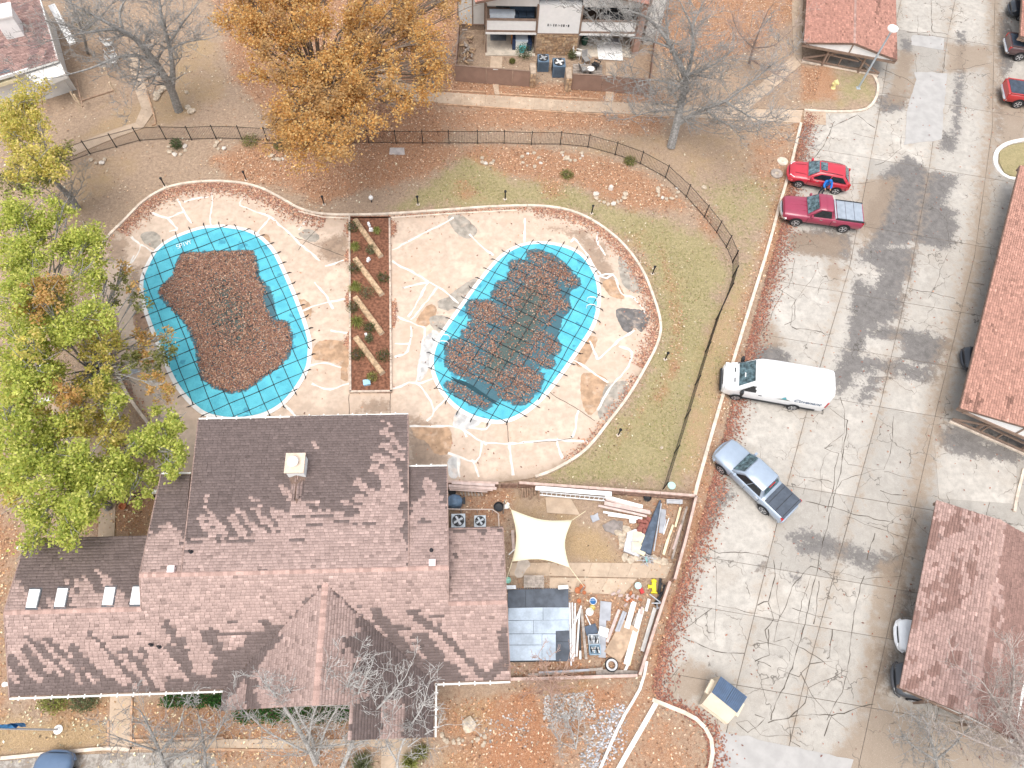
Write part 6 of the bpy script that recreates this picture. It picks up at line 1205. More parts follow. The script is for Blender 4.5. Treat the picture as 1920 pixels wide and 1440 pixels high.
carport('gable_carport', 'red roofed carport cut off by right edge of picture', (1799,765), (1912,310), 7.0, 2.15, 3.0, np.array((.53, .29, .225)), lambda px: n1d(px[:, 0]/7+px[:, 1]/50)*.5+n1d(px[:, 1]/25)*.5+.0014*(1920-px[:, 0]) > .87, 43, True, 4)
def c_se(px):
    a = n1d(px[:, 0]/13)*.4+n1d(px[:, 1]/22+px[:, 0]/40)*.6; ridge = 1873-(px[:, 1]-981)*.159; a = a+.35*(h1(np.floor(px[:, 0]/9)*7.1+np.floor(px[:, 1]/13)*3.3)-.5); return ((px[:, 0] > ridge+12) & (a > .25)) | (a > .64) & (px[:, 0] < ridge-30)
carport('gable_carport', 'pink and brown roofed carport in lower right corner', (1688,1290), (1757,938), (P(1688,1290,2.2)-P(1815,1346,2.8)).length*2, 2.2, 2.9, np.array((.47, .315, .275)), c_se, 46, False, 4, fasciaM=M_TRIM, wetc=np.array((.31, .19, .16)))
m = MB(); a, b = P(1930,1240,2.3), P(1895,1392,2.3); m.beam(a, b, .14, .12); tag(m.build('downspout', M_GUT), 'white gutter beside lower right carport roof', 'gutter')
carport('gable_carport', 'red roofed carport corner above parked red pickup', (1912,68), (1925,-150), 7, 2.1, 2.9, REDC, None, 49, False, 3)
# ================================================================ VEHICLES
def paint(name, c_, r=.3, metal=.0): return mat(name, c_, r, .06, 2, 60, spec=.5, metal=metal, coat=.6)
M_GLASS = mat('car_glass', (.10, .155, .175), .06, .7, 4, 9, spec=.8); M_SIDEG = mat('tinted_glass', (.02, .024, .028), .12, .3, 6, 20, spec=.4); M_TYRE = mat('tyre_rubber', (.03, .03, .032), .85, .2); M_RIM = mat('alloy_rim', (.62, .63, .65), .3, .08, metal=.6); M_CHROME = mat('chrome', (.7, .71, .73), .18, .05, metal=.8); M_LAMP = mat('headlight_lens', (.80, .82, .83), .15, .05, spec=.6); M_TAIL = mat('tail_light', (.45, .02, .02), .25, .1, spec=.5); M_UND = mat('underbody', (.02, .02, .022), .9, .1)  # strong noise in the car glass colour stands in for streaked reflections
def loftmesh(st):
    """st: list of (x, half profile [(y, z) from sill up to centre line])"""
    m = MB(); n = len(st[0][1]); w_ = 2*n-1
    for x, pr in st:
        ring = [(x[i] if isinstance(x, (list, tuple)) else x, y, z) for i, (y, z) in enumerate(pr)]; full = ring+[(a, -b, c_) for a, b, c_ in ring[-2::-1]]; m.v.extend(full)
    for i in range(len(st)-1):
        for j in range(w_-1): a = i*w_+j; m.f.append((a, a+1, a+w_+1, a+w_)); m.c.append(None)
        m.f.append((i*w_, (i+1)*w_, (i+1)*w_+w_-1, i*w_+w_-1)); m.c.append(None)
    m.f.append(tuple(range(w_))); m.c.append(None); k = (len(st)-1)*w_; m.f.append(tuple(range(k+w_-1, k-1, -1))); m.c.append(None)
    return m
def quadpanel(m, q, s0, s1, t0, t1, off, n=3, th=.01):
    """curved panel on bilinear quad q=(p00,p10,p11,p01), pushed out by off"""
    q = [Vector(p) for p in q]; nr = (q[1]-q[0]).cross(q[3]-q[0]).normalized()
    if nr.dot(q[0]-Vector((q[0].x*.4, 0, .7))) < 0: nr = -nr
    V = []
    for i in range(n+1):
        for j in range(n+1):
            s, t_ = s0+(s1-s0)*i/n, t0+(t1-t0)*j/n; V.append(q[0]*(1-s)*(1-t_)+q[1]*s*(1-t_)+q[2]*s*t_+q[3]*(1-s)*t_+nr*off)
    m.add(V, [(i*(n+1)+j, (i+1)*(n+1)+j, (i+1)*(n+1)+j+1, i*(n+1)+j+1) for i in range(n) for j in range(n)])
def wheel(root, x, y, r, wd, rimM=M_RIM):
    s = 1 if y > 0 else -1; T = Matrix.Translation((x, y, r)) @ Matrix.Rotation(-s*math.pi/2, 4, 'X'); m = MB()
    m.lathe([(r*.62, -wd), (r*.9, -wd), (r, -wd*.8), (r, -wd*.15), (r*.93, 0), (r*.68, .0)], 22, T, cap=True); w_ = m.build('wheel', M_TYRE, root, True)
    m = MB(); m.lathe([(r*.68, -.03), (r*.68, .006), (r*.62, .006), (r*.6, -.04), (r*.05, -.05)], 22, T, cap=False); m.build('rim', rimM, w_, True); m = MB()
    for k in range(5):
        a = 2*math.pi*k/5; c0, s0 = math.cos(a), math.sin(a); p = [(-.05*r, .1*r), (.05*r, .1*r), (.11*r, .64*r), (-.11*r, .64*r)]; vs = [T @ Vector((px*c0-py*s0, px*s0+py*c0, h)) for h in (-.03, .004) for px, py in p]; m.add(vs, [(4, 5, 6, 7), (0, 1, 5, 4), (1, 2, 6, 5), (2, 3, 7, 6), (3, 0, 4, 7)])
    m.lathe([(.14*r, -.03), (.14*r, .012), (.04*r, .014)], 10, T); m.build('spokes', rimM, w_); return w_
def arch(root, x, y, r, M_=M_UND):
    s = 1 if y > 0 else -1; m = MB(); n = 12; V = []
    for k in range(n+1): a = math.pi*k/n; V += [(x+math.cos(a)*r*1.22, y, r+math.sin(a)*r*1.2), (x+math.cos(a)*r*1.22, y+s*.02, r+math.sin(a)*r*1.2)]
    V.append((x, y+s*.012, r)); m.add(V, [(2*k+1, 2*k+3, len(V)-1) for k in range(n)]+[(2*k, 2*k+2, 2*k+3, 2*k+1) for k in range(n)]); m.build('wheel_arch', M_, root)
def place(name, label, cat, w1, w2, z, track, xf, xr_):
    """front and rear wheel centres on the side facing the camera (photo points) -> Empty; left=+y"""
    a, b = P(*w1, z), P(*w2, z); d = (a-b); d.z = 0; d.normalize(); left = Vector((-d.y, d.x, 0)); mid = (a+b)/2; o = mid-left*track-d*((xf+xr_)/2); e = empty(name, (o.x, o.y, .03), math.atan2(d.y, d.x), True); return tag(e, label, cat)
def bodyprof(w_, zb, zm, zs, zt, crown): return [(w_*.88, zb), (w_*.97, zb+.1), (w_, zm), (w_*.985, zs-.06), (w_*.93, zs+.0), (w_*.80, zt), (w_*.4, zt+crown*.8), (0, zt+crown)]
def cabin(root, M_, xs, zbelt, zroof, yb, yt, nm='cabin', roofM=None, doors=1, rear_glass=True, crown=.04):
    """xs: windshield base, windshield top, roof rear, rear glass base"""
    x0, x1, x2, x3 = xs; pr = lambda y0, y1, z0, z1: [(y0, z0), ((y0+y1)/2+.015, (z0+z1)/2), (y1+.02, z1-.06), (y1-.08, z1), (y1*.45, z1+crown*.8), (0, z1+crown)]
    base = lambda y0, z0: [(y0, z0-.02), (y0-.01, z0), (y0-.03, z0+.01), (y0-.09, z0+.02), (y0*.45, z0+.03), (0, z0+.03)]
    st = [([x0]*6, base(yb, zbelt)), ([x0-.02, (x0+x1)/2, x1-.02, x1, x1+.03, x1+.04], pr(yb, yt, zbelt, zroof)), ([x1-.5]*6, pr(yb, yt, zbelt, zroof)), ([(x1+x2)/2]*6, pr(yb, yt, zbelt, zroof+.015)), ([x3+.02, (x2+x3)/2, x2+.02, x2, x2-.02, x2-.02], pr(yb, yt, zbelt, zroof)), ([x3]*6, base(yb, zbelt))]
    c_ = loftmesh(st).build(nm, M_, root, True)
    zr_ = zroof+.01; q = [(x0+.005, yb-.06, zbelt+.05), (x0+.005, -(yb-.06), zbelt+.05), (x1+.035, -(yt-.06), zr_), (x1+.035, yt-.06, zr_)]; m = MB(); quadpanel(m, q, .02, .98, .06, .94, .035); m.build('windshield', M_GLASS, root, True)
    if rear_glass: q = [(x3, yb-.08, zbelt+.06), (x3, -(yb-.08), zbelt+.06), (x2-.02, -(yt-.08), zr_), (x2-.02, yt-.08, zr_)]; m = MB(); quadpanel(m, q, .04, .96, .12, .9, .03); m.build('rear_window', M_GLASS, root, True)
    for s in (1, -1):
        yy = lambda z: (yb+(yt-yb)*(z-zbelt)/(zroof-zbelt)+.03)*s; za, zb_ = zbelt+.06, zroof-.1; xa, xb_ = x0-.18, x3+.15; xta, xtb = x1-.1, x2+.06; k = doors
        for i in range(k):
            f0, f1 = i/k+.015, (i+1)/k-.015; B0, B1, T0, T1 = xa+(xb_-xa)*f0, xa+(xb_-xa)*f1, xta+(xtb-xta)*f0, xta+(xtb-xta)*f1
            m = MB(); m.add([(B0, yy(za), za), (B1, yy(za), za), (T1, yy(zb_), zb_), (T0, yy(zb_), zb_)], [(0, 1, 2, 3) if s < 0 else (3, 2, 1, 0)]); m.build('side_window', M_SIDEG, root)
        for gx in ([x0-.1, (x0+x3)/2, x3+.1] if doors > 1 else [x0-.1, x3+.1]): m = MB(); m.box((gx, s*(yb/.9+.004), zbelt-.32), (.018, .012, .5)); m.build('panel_gap', M_UND, root)
        m = MB(); m.box((x0-.3, s*(yb+.14), zbelt+.12), (.14, .2, .16)); m.build('mirror', M_, root)
    return c_
def trim(root, L0, L1, w_, zl, M_, lamps=((.78, .72),), tails=(.8, .85), sill=True):
    for s in (1, -1):
        m = MB(); m.beam((L0-.06, s*w_*.56, zl-.03), (L0-.36, s*w_*.86, zl+.02), .12, .13); m.build('headlight', M_LAMP, root); m = MB(); m.box((L1+.07, s*w_*.88, zl+.12), (.16, w_*.16, .3)); m.build('taillight', M_TAIL, root)
        for x in ((L0+L1)/2+.2, (L0+L1)/2-.75): m = MB(); m.box((x, s*(w_+.012), zl+.14), (.2, .03, .035)); m.build('door_handle', M_CHROME, root)
    m = MB(); m.box((L0-.01, 0, zl-.12), (.05, w_*1.0, .14)); m.build('grille', M_BLK, root); m = MB(); m.tube([(L0-.3, -w_*.95, zl-.26), (L0-.1, -w_*.8, zl-.26), (L0+.03, -w_*.4, zl-.26), (L0+.05, 0, zl-.26), (L0+.03, w_*.4, zl-.26), (L0-.1, w_*.8, zl-.26), (L0-.3, w_*.95, zl-.26)], .11, 8); m.build('front_bumper', M_, root, True); m = MB(); m.tube([(L1+.15, -w_*.95, zl-.26), (L1-.02, -w_*.75, zl-.26), (L1-.04, w_*.75, zl-.26), (L1+.15, w_*.95, zl-.26)], .1, 8); m.build('rear_bumper', M_, root, True); m = MB()
    for yy_ in (-.5, .5): m.tube([((L0+L1)/2+(L0-L1)*.24, yy_*w_*1.1, zl+.235), (L0-.35, yy_*w_*.95, zl+.2)], .012, 5)
    m.build('hood_crease', M_UND, root)
def pickup(name, label, w1, w2, rootM, accent, xf, xr_, L0, L1, w_, z, bedx, cab, doors, rim=.4):
    t_ = place(name, label, 'pickup truck', w1, w2, rim, w_, xf, xr_)
    zt = z['hood']; st = []
    for x, kx, zz in ((L0, .80, zt-.22), (L0-.08, .90, zt-.10), (L0-.35, .97, zt-.03), (cab[0]+.35, 1.0, zt), (cab[0]-.1, 1.0, zt+.02), (cab[3]+.1, 1.0, z['bed']), (bedx, 1.0, z['bed']), (L1+.1, .99, z['bed']), (L1, .96, z['bed']-.02)): st.append((x, bodyprof(w_*kx, .42, .72, zz-.06, zz, .05 if x > cab[0] else .0)))
    b = loftmesh(st).build('body', rootM, t_, True); cabin(t_, rootM, cab, zt, z['roof'], w_*.9, w_*.74, 'cab', doors=doors)
    m = MB(); m.box(((L0+L1)/2, 0, .38), ((L0-L1)*.92, w_*1.6, .2)); m.build('chassis', M_UND, t_)
    for x in (xf, xr_):
        for s in (1, -1): arch(t_, x, s*(w_+.004), rim); wheel(t_, x, s*(w_+.03), rim, .26)
    trim(t_, L0, L1, w_, zt-.25, accent)
    # bed cover
    bl = bedx-L1-.06; return t_, b, bl
M_SUV = paint('red_paint', (.50, .03, .05)); M_RAM = paint('maroon_paint', (.30, .035, .075)); M_SIL = paint('silver_paint', (.36, .43, .52), .3, .3); M_VAN = paint('white_paint', (.84, .85, .86), .35); M_TON = mat('tonneau_grey', (.30, .34, .39), .45, .1, 3); M_TONB = mat('tonneau_black', (.075, .09, .115), .45, .15, 3)
# maroon pickup with folding grey cover
t_, b, bl = pickup('pickup_truck', 'maroon pickup truck with grey folding bed cover', (1491,418), (1580,430), M_RAM, M_CHROME, 1.72, -1.68, 2.75, -2.85, .98, {'hood': 1.12, 'bed': 1.2, 'roof': 1.83}, -.78, (1.15, .45, -.42, -.72), 1)
for i in range(3): m = MB(); x = -.92-.03-i*.61; m.box((x-.29, 0, 1.235), (.58, 1.62, .05)); m.build('bed_cover_panel', M_TON, t_)
for s in (1, -1): m = MB(); m.box((-1.85, s*.88, 1.22), (1.95, .1, .06)); m.build('bed_rail', M_BLK, t_)
m = MB(); m.box((-.83, 0, 1.23), (.1, 1.75, .1)); m.build('bed_front_rail', M_STEEL, t_)
m = MB(); m.tube([(1.05, -.1, 1.20), (2.5, -.0, 1.12)], .02, 6); m.tube([(1.05, .45, 1.18), (2.5, .42, 1.09)], .02, 6); m.tube([(1.05, -.45, 1.18), (2.5, -.42, 1.09)], .02, 6); m.build('hood_crease', M_RAM, t_)
# silver pickup with black cover
t_, b, bl = pickup('pickup_truck', 'silver crew cab pickup with black bed cover parked askew', (1351,881), (1430,957), M_SIL, M_SIL, 1.66, -1.6, 2.55, -2.7, .93, {'hood': 1.08, 'bed': 1.12, 'roof': 1.74}, -1.2, (1.2, .55, -.82, -1.1), 2, .37)
m = MB(); m.box((-1.98, 0, 1.15), (1.42, 1.62, .06)); m.build('bed_cover', M_TONB, t_)
for x in (-1.5, -2.05, -2.55): m = MB(); m.box((x, 0, 1.185), (.03, 1.5, .015)); m.build('cover_rib', M_BLK, t_)
m = MB(); m.box((-.93, 0, 1.69), (.05, .5, .04)); m.build('brake_light', M_TAIL, t_)
# red SUV
sv = place('suv', 'bright red compact SUV with sunroof next to maroon pickup', 'SUV', (1496,346), (1567,359), .34, .9, 1.38, -1.38)
st = []
for x, kx, zz in ((2.2, .74, .72), (2.12, .85, .82), (1.85, .95, .92), (1.05, 1.0, 1.0), (.6, 1.0, 1.03), (-1.2, 1.0, 1.06), (-1.9, .97, 1.05), (-2.1, .92, 1.0), (-2.17, .85, .9)): st.append((x, bodyprof(.91*kx, .36, .66, zz-.06, zz, .06 if x > .6 else .0)))
loftmesh(st).build('body', M_SUV, sv, True); cabin(sv, M_SUV, (.98, .22, -1.5, -2.02), 1.03, 1.56, .83, .62, 'cabin', doors=2, crown=.05)
m = MB(); m.box((.0, 0, 1.622), (.5, .78, .02)); m.build('sunroof', M_GLASS, sv)
for s in (1, -1): m = MB(); m.tube([(.2, s*.55, 1.6), (-.6, s*.55, 1.635), (-1.35, s*.55, 1.6)], .018, 6); m.build('roof_rail', M_BLK, sv)
m = MB(); m.box((0, 0, .34), (3.9, 1.5, .2)); m.build('chassis', M_UND, sv)
for x in (1.38, -1.38):
    for s in (1, -1): arch(sv, x, s*.913, .34); wheel(sv, x, s*.935, .34, .23)
trim(sv, 2.2, -2.15, .88, .8, M_SUV)
# white van
vn = place('cargo_van', 'long white cargo van with company lettering on its side', 'van', (1378,745), (1486,764), .35, 1.0, 1.95, -1.6)
def vprof(w_, zb, zt, tum, cr=.05): return [(w_*.94, zb), (w_, zb+.12), (w_, min(1.25, zt-.12)), (w_-tum*.35, zb+(zt-zb)*.75), (w_-tum*.75, zt-.12), (w_-tum-.12, zt), (w_*.4, zt+cr*.8), (0, zt+cr)]
st = [(2.95, vprof(.72, .42, .95, .1)), (2.88, vprof(.86, .40, 1.08, .1)), (2.6, vprof(.95, .38, 1.22, .12)), (2.15, vprof(1.0, .36, 1.4, .14)), (1.32, vprof(1.02, .36, 2.3, .2)), (1.0, vprof(1.02, .36, 2.5, .2)), (0, vprof(1.02, .36, 2.56, .18)), (-2.9, vprof(1.02, .36, 2.56, .18)), (-3.3, vprof(1.0, .36, 2.52, .18)), (-3.36, vprof(.97, .4, 2.45, .18))]
vb = loftmesh(st).build('body', M_VAN, vn, True)
q = [(2.12, .86, 1.44), (2.12, -.86, 1.44), (1.32, -.76, 2.36), (1.32, .76, 2.36)]; m = MB(); quadpanel(m, q, .03, .97, .04, .95, .04); m.build('windshield', M_GLASS, vn, True)
for s in (1, -1):
    m = MB(); m.add([(1.95, s*1.012, 1.38), (1.05, s*1.022, 1.38), (1.1, s*.93, 2.0), (1.4, s*.93, 2.0)], [(0, 1, 2, 3) if s < 0 else (3, 2, 1, 0)]); m.build('side_window', M_SIDEG, vn)
    m = MB(); m.box((1.9, s*1.2, 1.4), (.16, .24, .34)); m.build('mirror', M_BLK, vn); m = MB(); m.box((2.72, s*.76, 1.02), (.3, .3, .3)); m.build('headlight', M_LAMP, vn); m = MB(); m.box((-3.33, s*.95, 1.3), (.08, .12, .6)); m.build('taillight', M_TAIL, vn); m = MB(); m.box((-.6, s*1.022, .5), (4.6, .03, .18)); m.build('side_sill', M_BLK, vn); m = MB(); m.box((.7, s*1.03, 1.15), (.2, .03, .04)); m.build('door_handle', M_BLK, vn)
    for x in (2.34,): m = MB(); m.box((x, s*.35, 1.385), (.07, .3, .02)); m.build('hood_vent', M_BLK, vn)
    for x in (1.95, -1.6): arch(vn, x, s*1.03, .35); wheel(vn, x, s*1.05, .35, .24)
m = MB(); m.box((2.94, 0, .52), (.2, 1.5, .26)); m.build('front_bumper', M_BLK, vn); m = MB(); m.box((2.93, 0, .86), (.06, 1.0, .16)); m.build('grille', M_BLK, vn); m = MB(); m.box((-3.4, 0, .45), (.14, 1.8, .16)); m.build('rear_bumper', M_BLK, vn); m = MB(); m.box((-.1, 0, .35), (5.6, 1.6, .2)); m.build('chassis', M_UND, vn)
m = MB(); m.box((1.75, .15, 1.85), (.25, .3, .01)); m.build('dashboard_paper', M_PANEL, vn)
M_LET = mat('navy_lettering', (.05, .10, .17), .5, .1); M_LTEAL = mat('teal_logo', (.10, .42, .48), .5, .1)
sd = 1  # side facing the camera is the van's left (+y)
tx = text('Covenant', .42, M_LET, (-2.15, 1.026, 1.15), math.pi/2, math.pi, 'lettering', None, .35, .004); tx.parent = vn
m = MB(); m.add([(-.55, 1.026, 1.18), (-.95, 1.026, 1.18), (-.75, 1.026, 1.5)], [(0, 1, 2)]); m.build('logo', M_LTEAL, vn); m = MB(); m.add([(-.3, 1.025, 1.1), (-1.2, 1.025, 1.1), (-1.0, 1.025, 1.2), (-.75, 1.025, 1.28), (-.5, 1.025, 1.2)], [(0, 1, 2, 3, 4)]); m.build('logo_hill', mat('logo_brown', (.16, .15, .12), .6, .1), vn)
# parked cars seen only in part
def sedan(name, label, px, py, z, heading, M_, L=4.6, wd=.9, hat=1.42, cat='car'):
    q = P(px, py, z); d = Vector((math.cos(heading), math.sin(heading), 0)); o = q-d*(L/2); e = empty(name, (o.x, o.y, .03), heading, True); tag(e, label, cat); h = L/2; st = []
    for x, kx, zz in ((h, .72, .66), (h-.08, .86, .76), (h-.4, .96, .86), (h*.42, 1.0, .94), (0, 1.0, .97), (-h*.62, 1.0, .97), (-h+.15, .95, .95), (-h, .86, .85)): st.append((x, bodyprof(wd*kx, .3, .58, zz-.06, zz, .05)))
    loftmesh(st).build('body', M_, e, True); cabin(e, M_, (h*.44, h*.08, -h*.45, -h*.78), .95, hat, wd*.9, wd*.68, 'cabin', doors=2)
    for x in (h*.6, -h*.6):
        for s in (1, -1): arch(e, x, s*(wd+.003), .32); wheel(e, x, s*(wd+.02), .32, .22)
    trim(e, h, -h, wd*.95, .66, M_); m = MB(); m.box((0, 0, .32), (L*.9, wd*1.6, .18)); m.build('chassis', M_UND, e); return e
lotdir = math.atan2(*(P(1690,1290)-P(1757,938)).yx); ew = lotdir+math.pi/2
WST = math.atan2(*(P(1352,700)-P(1560,735)).yx)
sedan('parked_car', 'white car nose poking out from lower right carport', 1682,1190, .5, WST, paint('white_car', (.80,.82,.84))); sedan('parked_car', 'black car nose under red right carport', 1805,672, .5, WST, paint('black_car', (.02,.025,.035)))
sedan('parked_car', 'dark car bumper beside the pink roofed carport end', 1676,1272, .5, WST, paint('grey_car', (.05,.055,.065)), 4.9); sedan('parked_car', 'black car partly hidden at top right corner', 1893,15, .5, WST, paint('black_car', (.02,.025,.035)))
sedan('parked_car', 'dark blue car at the bottom edge by street kerb', 100,1412, 1.0, math.radians(86), paint('navy_car', (.10,.16,.26)), 4.7)
def pk_at(px, py, heading, M_, label, acc=M_CHROME):
    """pickup placed by the centre of its tailgate"""
    t_ = empty('pickup_truck', (0, 0, 0), heading, True); d = Vector((math.cos(heading), math.sin(heading), 0)); q = P(px, py, .9)+d*2.8; t_.location = (q.x, q.y, .03); tag(t_, label, 'pickup truck'); w_ = .97; st = []
    for x, kx, zz in ((2.75, .8, .92), (2.4, .97, 1.08), (1.3, 1, 1.12), (-.7, 1, 1.2), (-2.75, .99, 1.2), (-2.83, .96, 1.18)): st.append((x, bodyprof(w_*kx, .42, .72, zz-.06, zz, 0)))
    loftmesh(st).build('body', M_, t_, True); cabin(t_, M_, (1.15, .45, -.5, -.8), 1.12, 1.83, w_*.9, w_*.74, 'cab', doors=2)
    m = MB(); m.box((-1.8, 0, 1.215), (1.75, 1.55, .03)); m.build('bed_liner', mat('bed_liner', (.05, .065, .09), .6, .3), t_)
    for s in (1, -1): m = MB(); m.box((-1.8, s*.87, 1.23), (1.9, .1, .05)); m.build('bed_rail', M_, t_)
    for x in (1.72, -1.68):
        for s in (1, -1): arch(t_, x, s*(w_+.004), .4); wheel(t_, x, s*(w_+.03), .4, .26)
    trim(t_, 2.75, -2.83, w_, .87, acc); m = MB(); m.box((0, 0, .38), (5.1, 1.5, .2)); m.build('chassis', M_UND, t_); return t_
pk_at(1886,167, WST+math.pi, paint('red_truck', (.42,.03,.03)), 'red pickup tail at right edge with dark open bed'); pk_at(1890,80, WST+math.pi, paint('dark_truck', (.10,.06,.06)), 'dark pickup tail with chrome bumper at upper right edge')
# ================================================================ DUMPSTER
M_BEI = mat('beige_steel', (.62, .54, .42), .6, .08, 1.5, dirt=(.4, .3, .2), dirtamt=.25); M_LID = mat('blue_lid', (.055, .10, .18), .5, .15, 3)
fb0, fb1, lf0, lf1, lr0, lr1 = P(1316,1320,.75), P(1365,1357,.75), P(1334,1298,1.4), P(1382,1337,1.4), P(1351,1268,1.6), P(1401,1307,1.6)
dm = empty('dumpster', (*((fb0+lr1)/2)[:2], 0)); tag(dm, 'beige steel dumpster with ribbed dark blue lid', 'dumpster')
g = lambda p, k=0.0, z=.1: Vector((p.x, p.y, z))
m = MB(); V = [g(fb0), g(fb1), g(lr1), g(lr0), fb0, fb1, lr1-Vector((0, 0, .05)), lr0-Vector((0, 0, .05)), lf0-Vector((0, 0, .03)), lf1-Vector((0, 0, .03))]; m.add(V, [(3, 2, 1, 0), (0, 1, 5, 4), (4, 5, 9, 8), (8, 9, 6, 7), (2, 3, 7, 6), (1, 2, 6, 9, 5), (0, 4, 8, 7, 3)]); m.build('bin', M_BEI, dm)
for s in (0, 1):
    A0, A1 = lf0.lerp(lf1, .5*s+.004), lf0.lerp(lf1, .5*s+.496); B0, B1 = lr0.lerp(lr1, .5*s+.004), lr0.lerp(lr1, .5*s+.496); m = MB(); u_ = Vector((0, 0, .03)); m.add([A0, A1, B1, B0, A0+u_, A1+u_, B1+u_, B0+u_], [(3, 2, 1, 0), (4, 5, 6, 7), (0, 1, 5, 4), (1, 2, 6, 5), (2, 3, 7, 6), (3, 0, 4, 7)]); ld = m.build('lid', M_LID, dm)
    for i in range(8): t0 = (i+.5)/8; m = MB(); m.beam(A0.lerp(A1, t0)+Vector((0, 0, .045)), B0.lerp(B1, t0)+Vector((0, 0, .045)), .06, .04); m.build('rib', M_LID, ld)
for p, q, k in ((fb0, lr0, -1), (fb1, lr1, 1)):
    a_, b_ = p.lerp(q, .35), p.lerp(q, .85); e_ = (fb1-fb0).normalized()*.1*k; m = MB(); m.beam(Vector((a_.x, a_.y, .9))+e_, Vector((b_.x, b_.y, .9))+e_, .2, .2); m.build('fork_pocket', M_BEI, dm)
for z in (.3, .55): m = MB(); m.beam(g(fb0, 0, z), g(fb1, 0, z), .06, .06); m.build('stiffener', M_BEI, dm)
# ================================================================ PERSON
def person():
    q = P(1538,363); root = empty('person', (q.x, q.y, .03), math.radians(-100), True); tag(root, 'person in bright blue hooded jacket leaning between red SUV and maroon pickup', 'person')
    J = {'pelvis': (0, 0, .92, .15, .12), 'waist': (.04, 0, 1.08, .15, .12), 'chest': (.14, 0, 1.32, .19, .14), 'neck': (.24, 0, 1.50, .07, .07), 'hl': (0, .1, .86, .1, .1), 'kl': (.04, .11, .48, .07, .07), 'al': (-.04, .12, .08, .05, .05), 'fl': (.12, .13, .04, .05, .035), 'hr': (0, -.1, .86, .1, .1), 'kr': (.06, -.12, .48, .07, .07), 'ar': (.0, -.13, .08, .05, .05), 'fr': (.16, -.14, .04, .05, .035),
         'sl': (.16, .2, 1.42, .075, .075), 'el': (.36, .27, 1.2, .055, .055), 'wl': (.58, .2, 1.16, .04, .04), 'sr': (.16, -.2, 1.42, .075, .075), 'er': (.34, -.27, 1.18, .055, .055), 'wr': (.58, -.18, 1.14, .04, .04)}
    E_ = [('pelvis', 'waist'), ('waist', 'chest'), ('chest', 'neck'), ('pelvis', 'hl'), ('hl', 'kl'), ('kl', 'al'), ('al', 'fl'), ('pelvis', 'hr'), ('hr', 'kr'), ('kr', 'ar'), ('ar', 'fr'), ('chest', 'sl'), ('sl', 'el'), ('el', 'wl'), ('chest', 'sr'), ('sr', 'er'), ('er', 'wr')]
    def skin(name, names, edges, M_, scale=1.0, parent=root, rad=None):
        me = bpy.data.meshes.new(name); ids = {n: i for i, n in enumerate(names)}; me.from_pydata([J[n][:3] for n in names], [(ids[a], ids[b]) for a, b in edges], []); ob = bpy.data.objects.new(name, me); COL.objects.link(ob); ob.modifiers.new('s', 'SKIN').use_smooth_shade = True
        for i, n in enumerate(names): me.skin_vertices[0].data[i].radius = (J[n][3]*scale, J[n][4]*scale); me.skin_vertices[0].data[i].use_root = i == 0
        ob.modifiers.new('d', 'SUBSURF').levels = 2; ob.modifiers['d'].render_levels = 2; me.materials.append(M_); ob.parent = parent; return ob
    names = list(J); M_JEAN = mat('dark_jeans', (.05, .06, .09), .8, .15); M_JACK = mat('blue_jacket', (.015, .16, .55), .6, .15, 5); M_SKIN = mat('skin', (.45, .27, .19), .6, .05)
    skin('body', names, E_, M_JEAN)
    up = ['chest', 'waist', 'pelvis', 'neck', 'sl', 'el', 'wl', 'sr', 'er', 'wr']; skin('jacket', up, [(a, b) for a, b in E_ if a in up and b in up], M_JACK, 1.5)
    # head with face, hood
    T = Matrix.Translation((.33, 0, 1.62)) @ Matrix.Rotation(.5, 4, 'Y'); m = MB(); prof = [(.03, -.13), (.065, -.11), (.078, -.04), (.085, .03), (.08, .08), (.055, .12), (.01, .135)]; m.lathe(prof, 14, T @ Matrix.Diagonal((1.1, .92, 1, 1))); hd = m.build('head', M_SKIN, root, True)
    m = MB(); m.beam(T @ Vector((.09, 0, .02)), T @ Vector((.115, 0, -.03)), .025, .03); m.build('nose', M_SKIN, hd)
    for s in (-1, 1): m = MB(); m.lathe([(.012, -.006), (.014, 0), (.005, .01)], 8, T @ Matrix.Translation((.085, s*.032, .025))); m.build('eye', M_BLK, hd); m = MB(); m.lathe([(.01, -.03), (.02, 0), (.01, .03)], 6, T @ Matrix.Translation((0, s*.082, 0))); m.build('ear', M_SKIN, hd)
    m = MB(); m.beam(T @ Vector((.083, -.025, -.07)), T @ Vector((.083, .025, -.07)), .012, .01); m.build('mouth', mat('lips', (.3, .1, .09), .6, .05), hd)
    m = MB(); m.lathe([(.12, -.16), (.125, -.08), (.122, .02), (.11, .1), (.07, .15), (.01, .165)], 14, T @ Matrix.Translation((-.035, 0, 0))); m.build('hood', M_JACK, root, True)
    for s, wr in ((1, 'wl'), (-1, 'wr')):
        w_ = Vector(J[wr][:3]); m = MB(); m.tube([w_-Vector((.02, 0, 0)), w_+Vector((.04, 0, -.005)), w_+Vector((.09, 0, -.01))], [.028, .042, .038], 8); hn = m.build('hand', M_SKIN, root, True)
        for i in range(4): y = -.03+.02*i; L = (.06, .072, .068, .052)[i]; m = MB(); p0 = w_+Vector((.08, y, -.01)); m.tube([p0, p0+Vector((L*.6, 0, -.008)), p0+Vector((L, 0, -.04))], [.010, .009, .007], 6); m.build('finger', M_SKIN, hn, True)
        m = MB(); p0 = w_+Vector((.03, -s*.035, 0)); m.tube([p0, p0+Vector((.035, -s*.025, -.01)), p0+Vector((.06, -s*.02, -.03))], [.012, .011, .008], 6); m.build('thumb', M_SKIN, hn, True)
person()
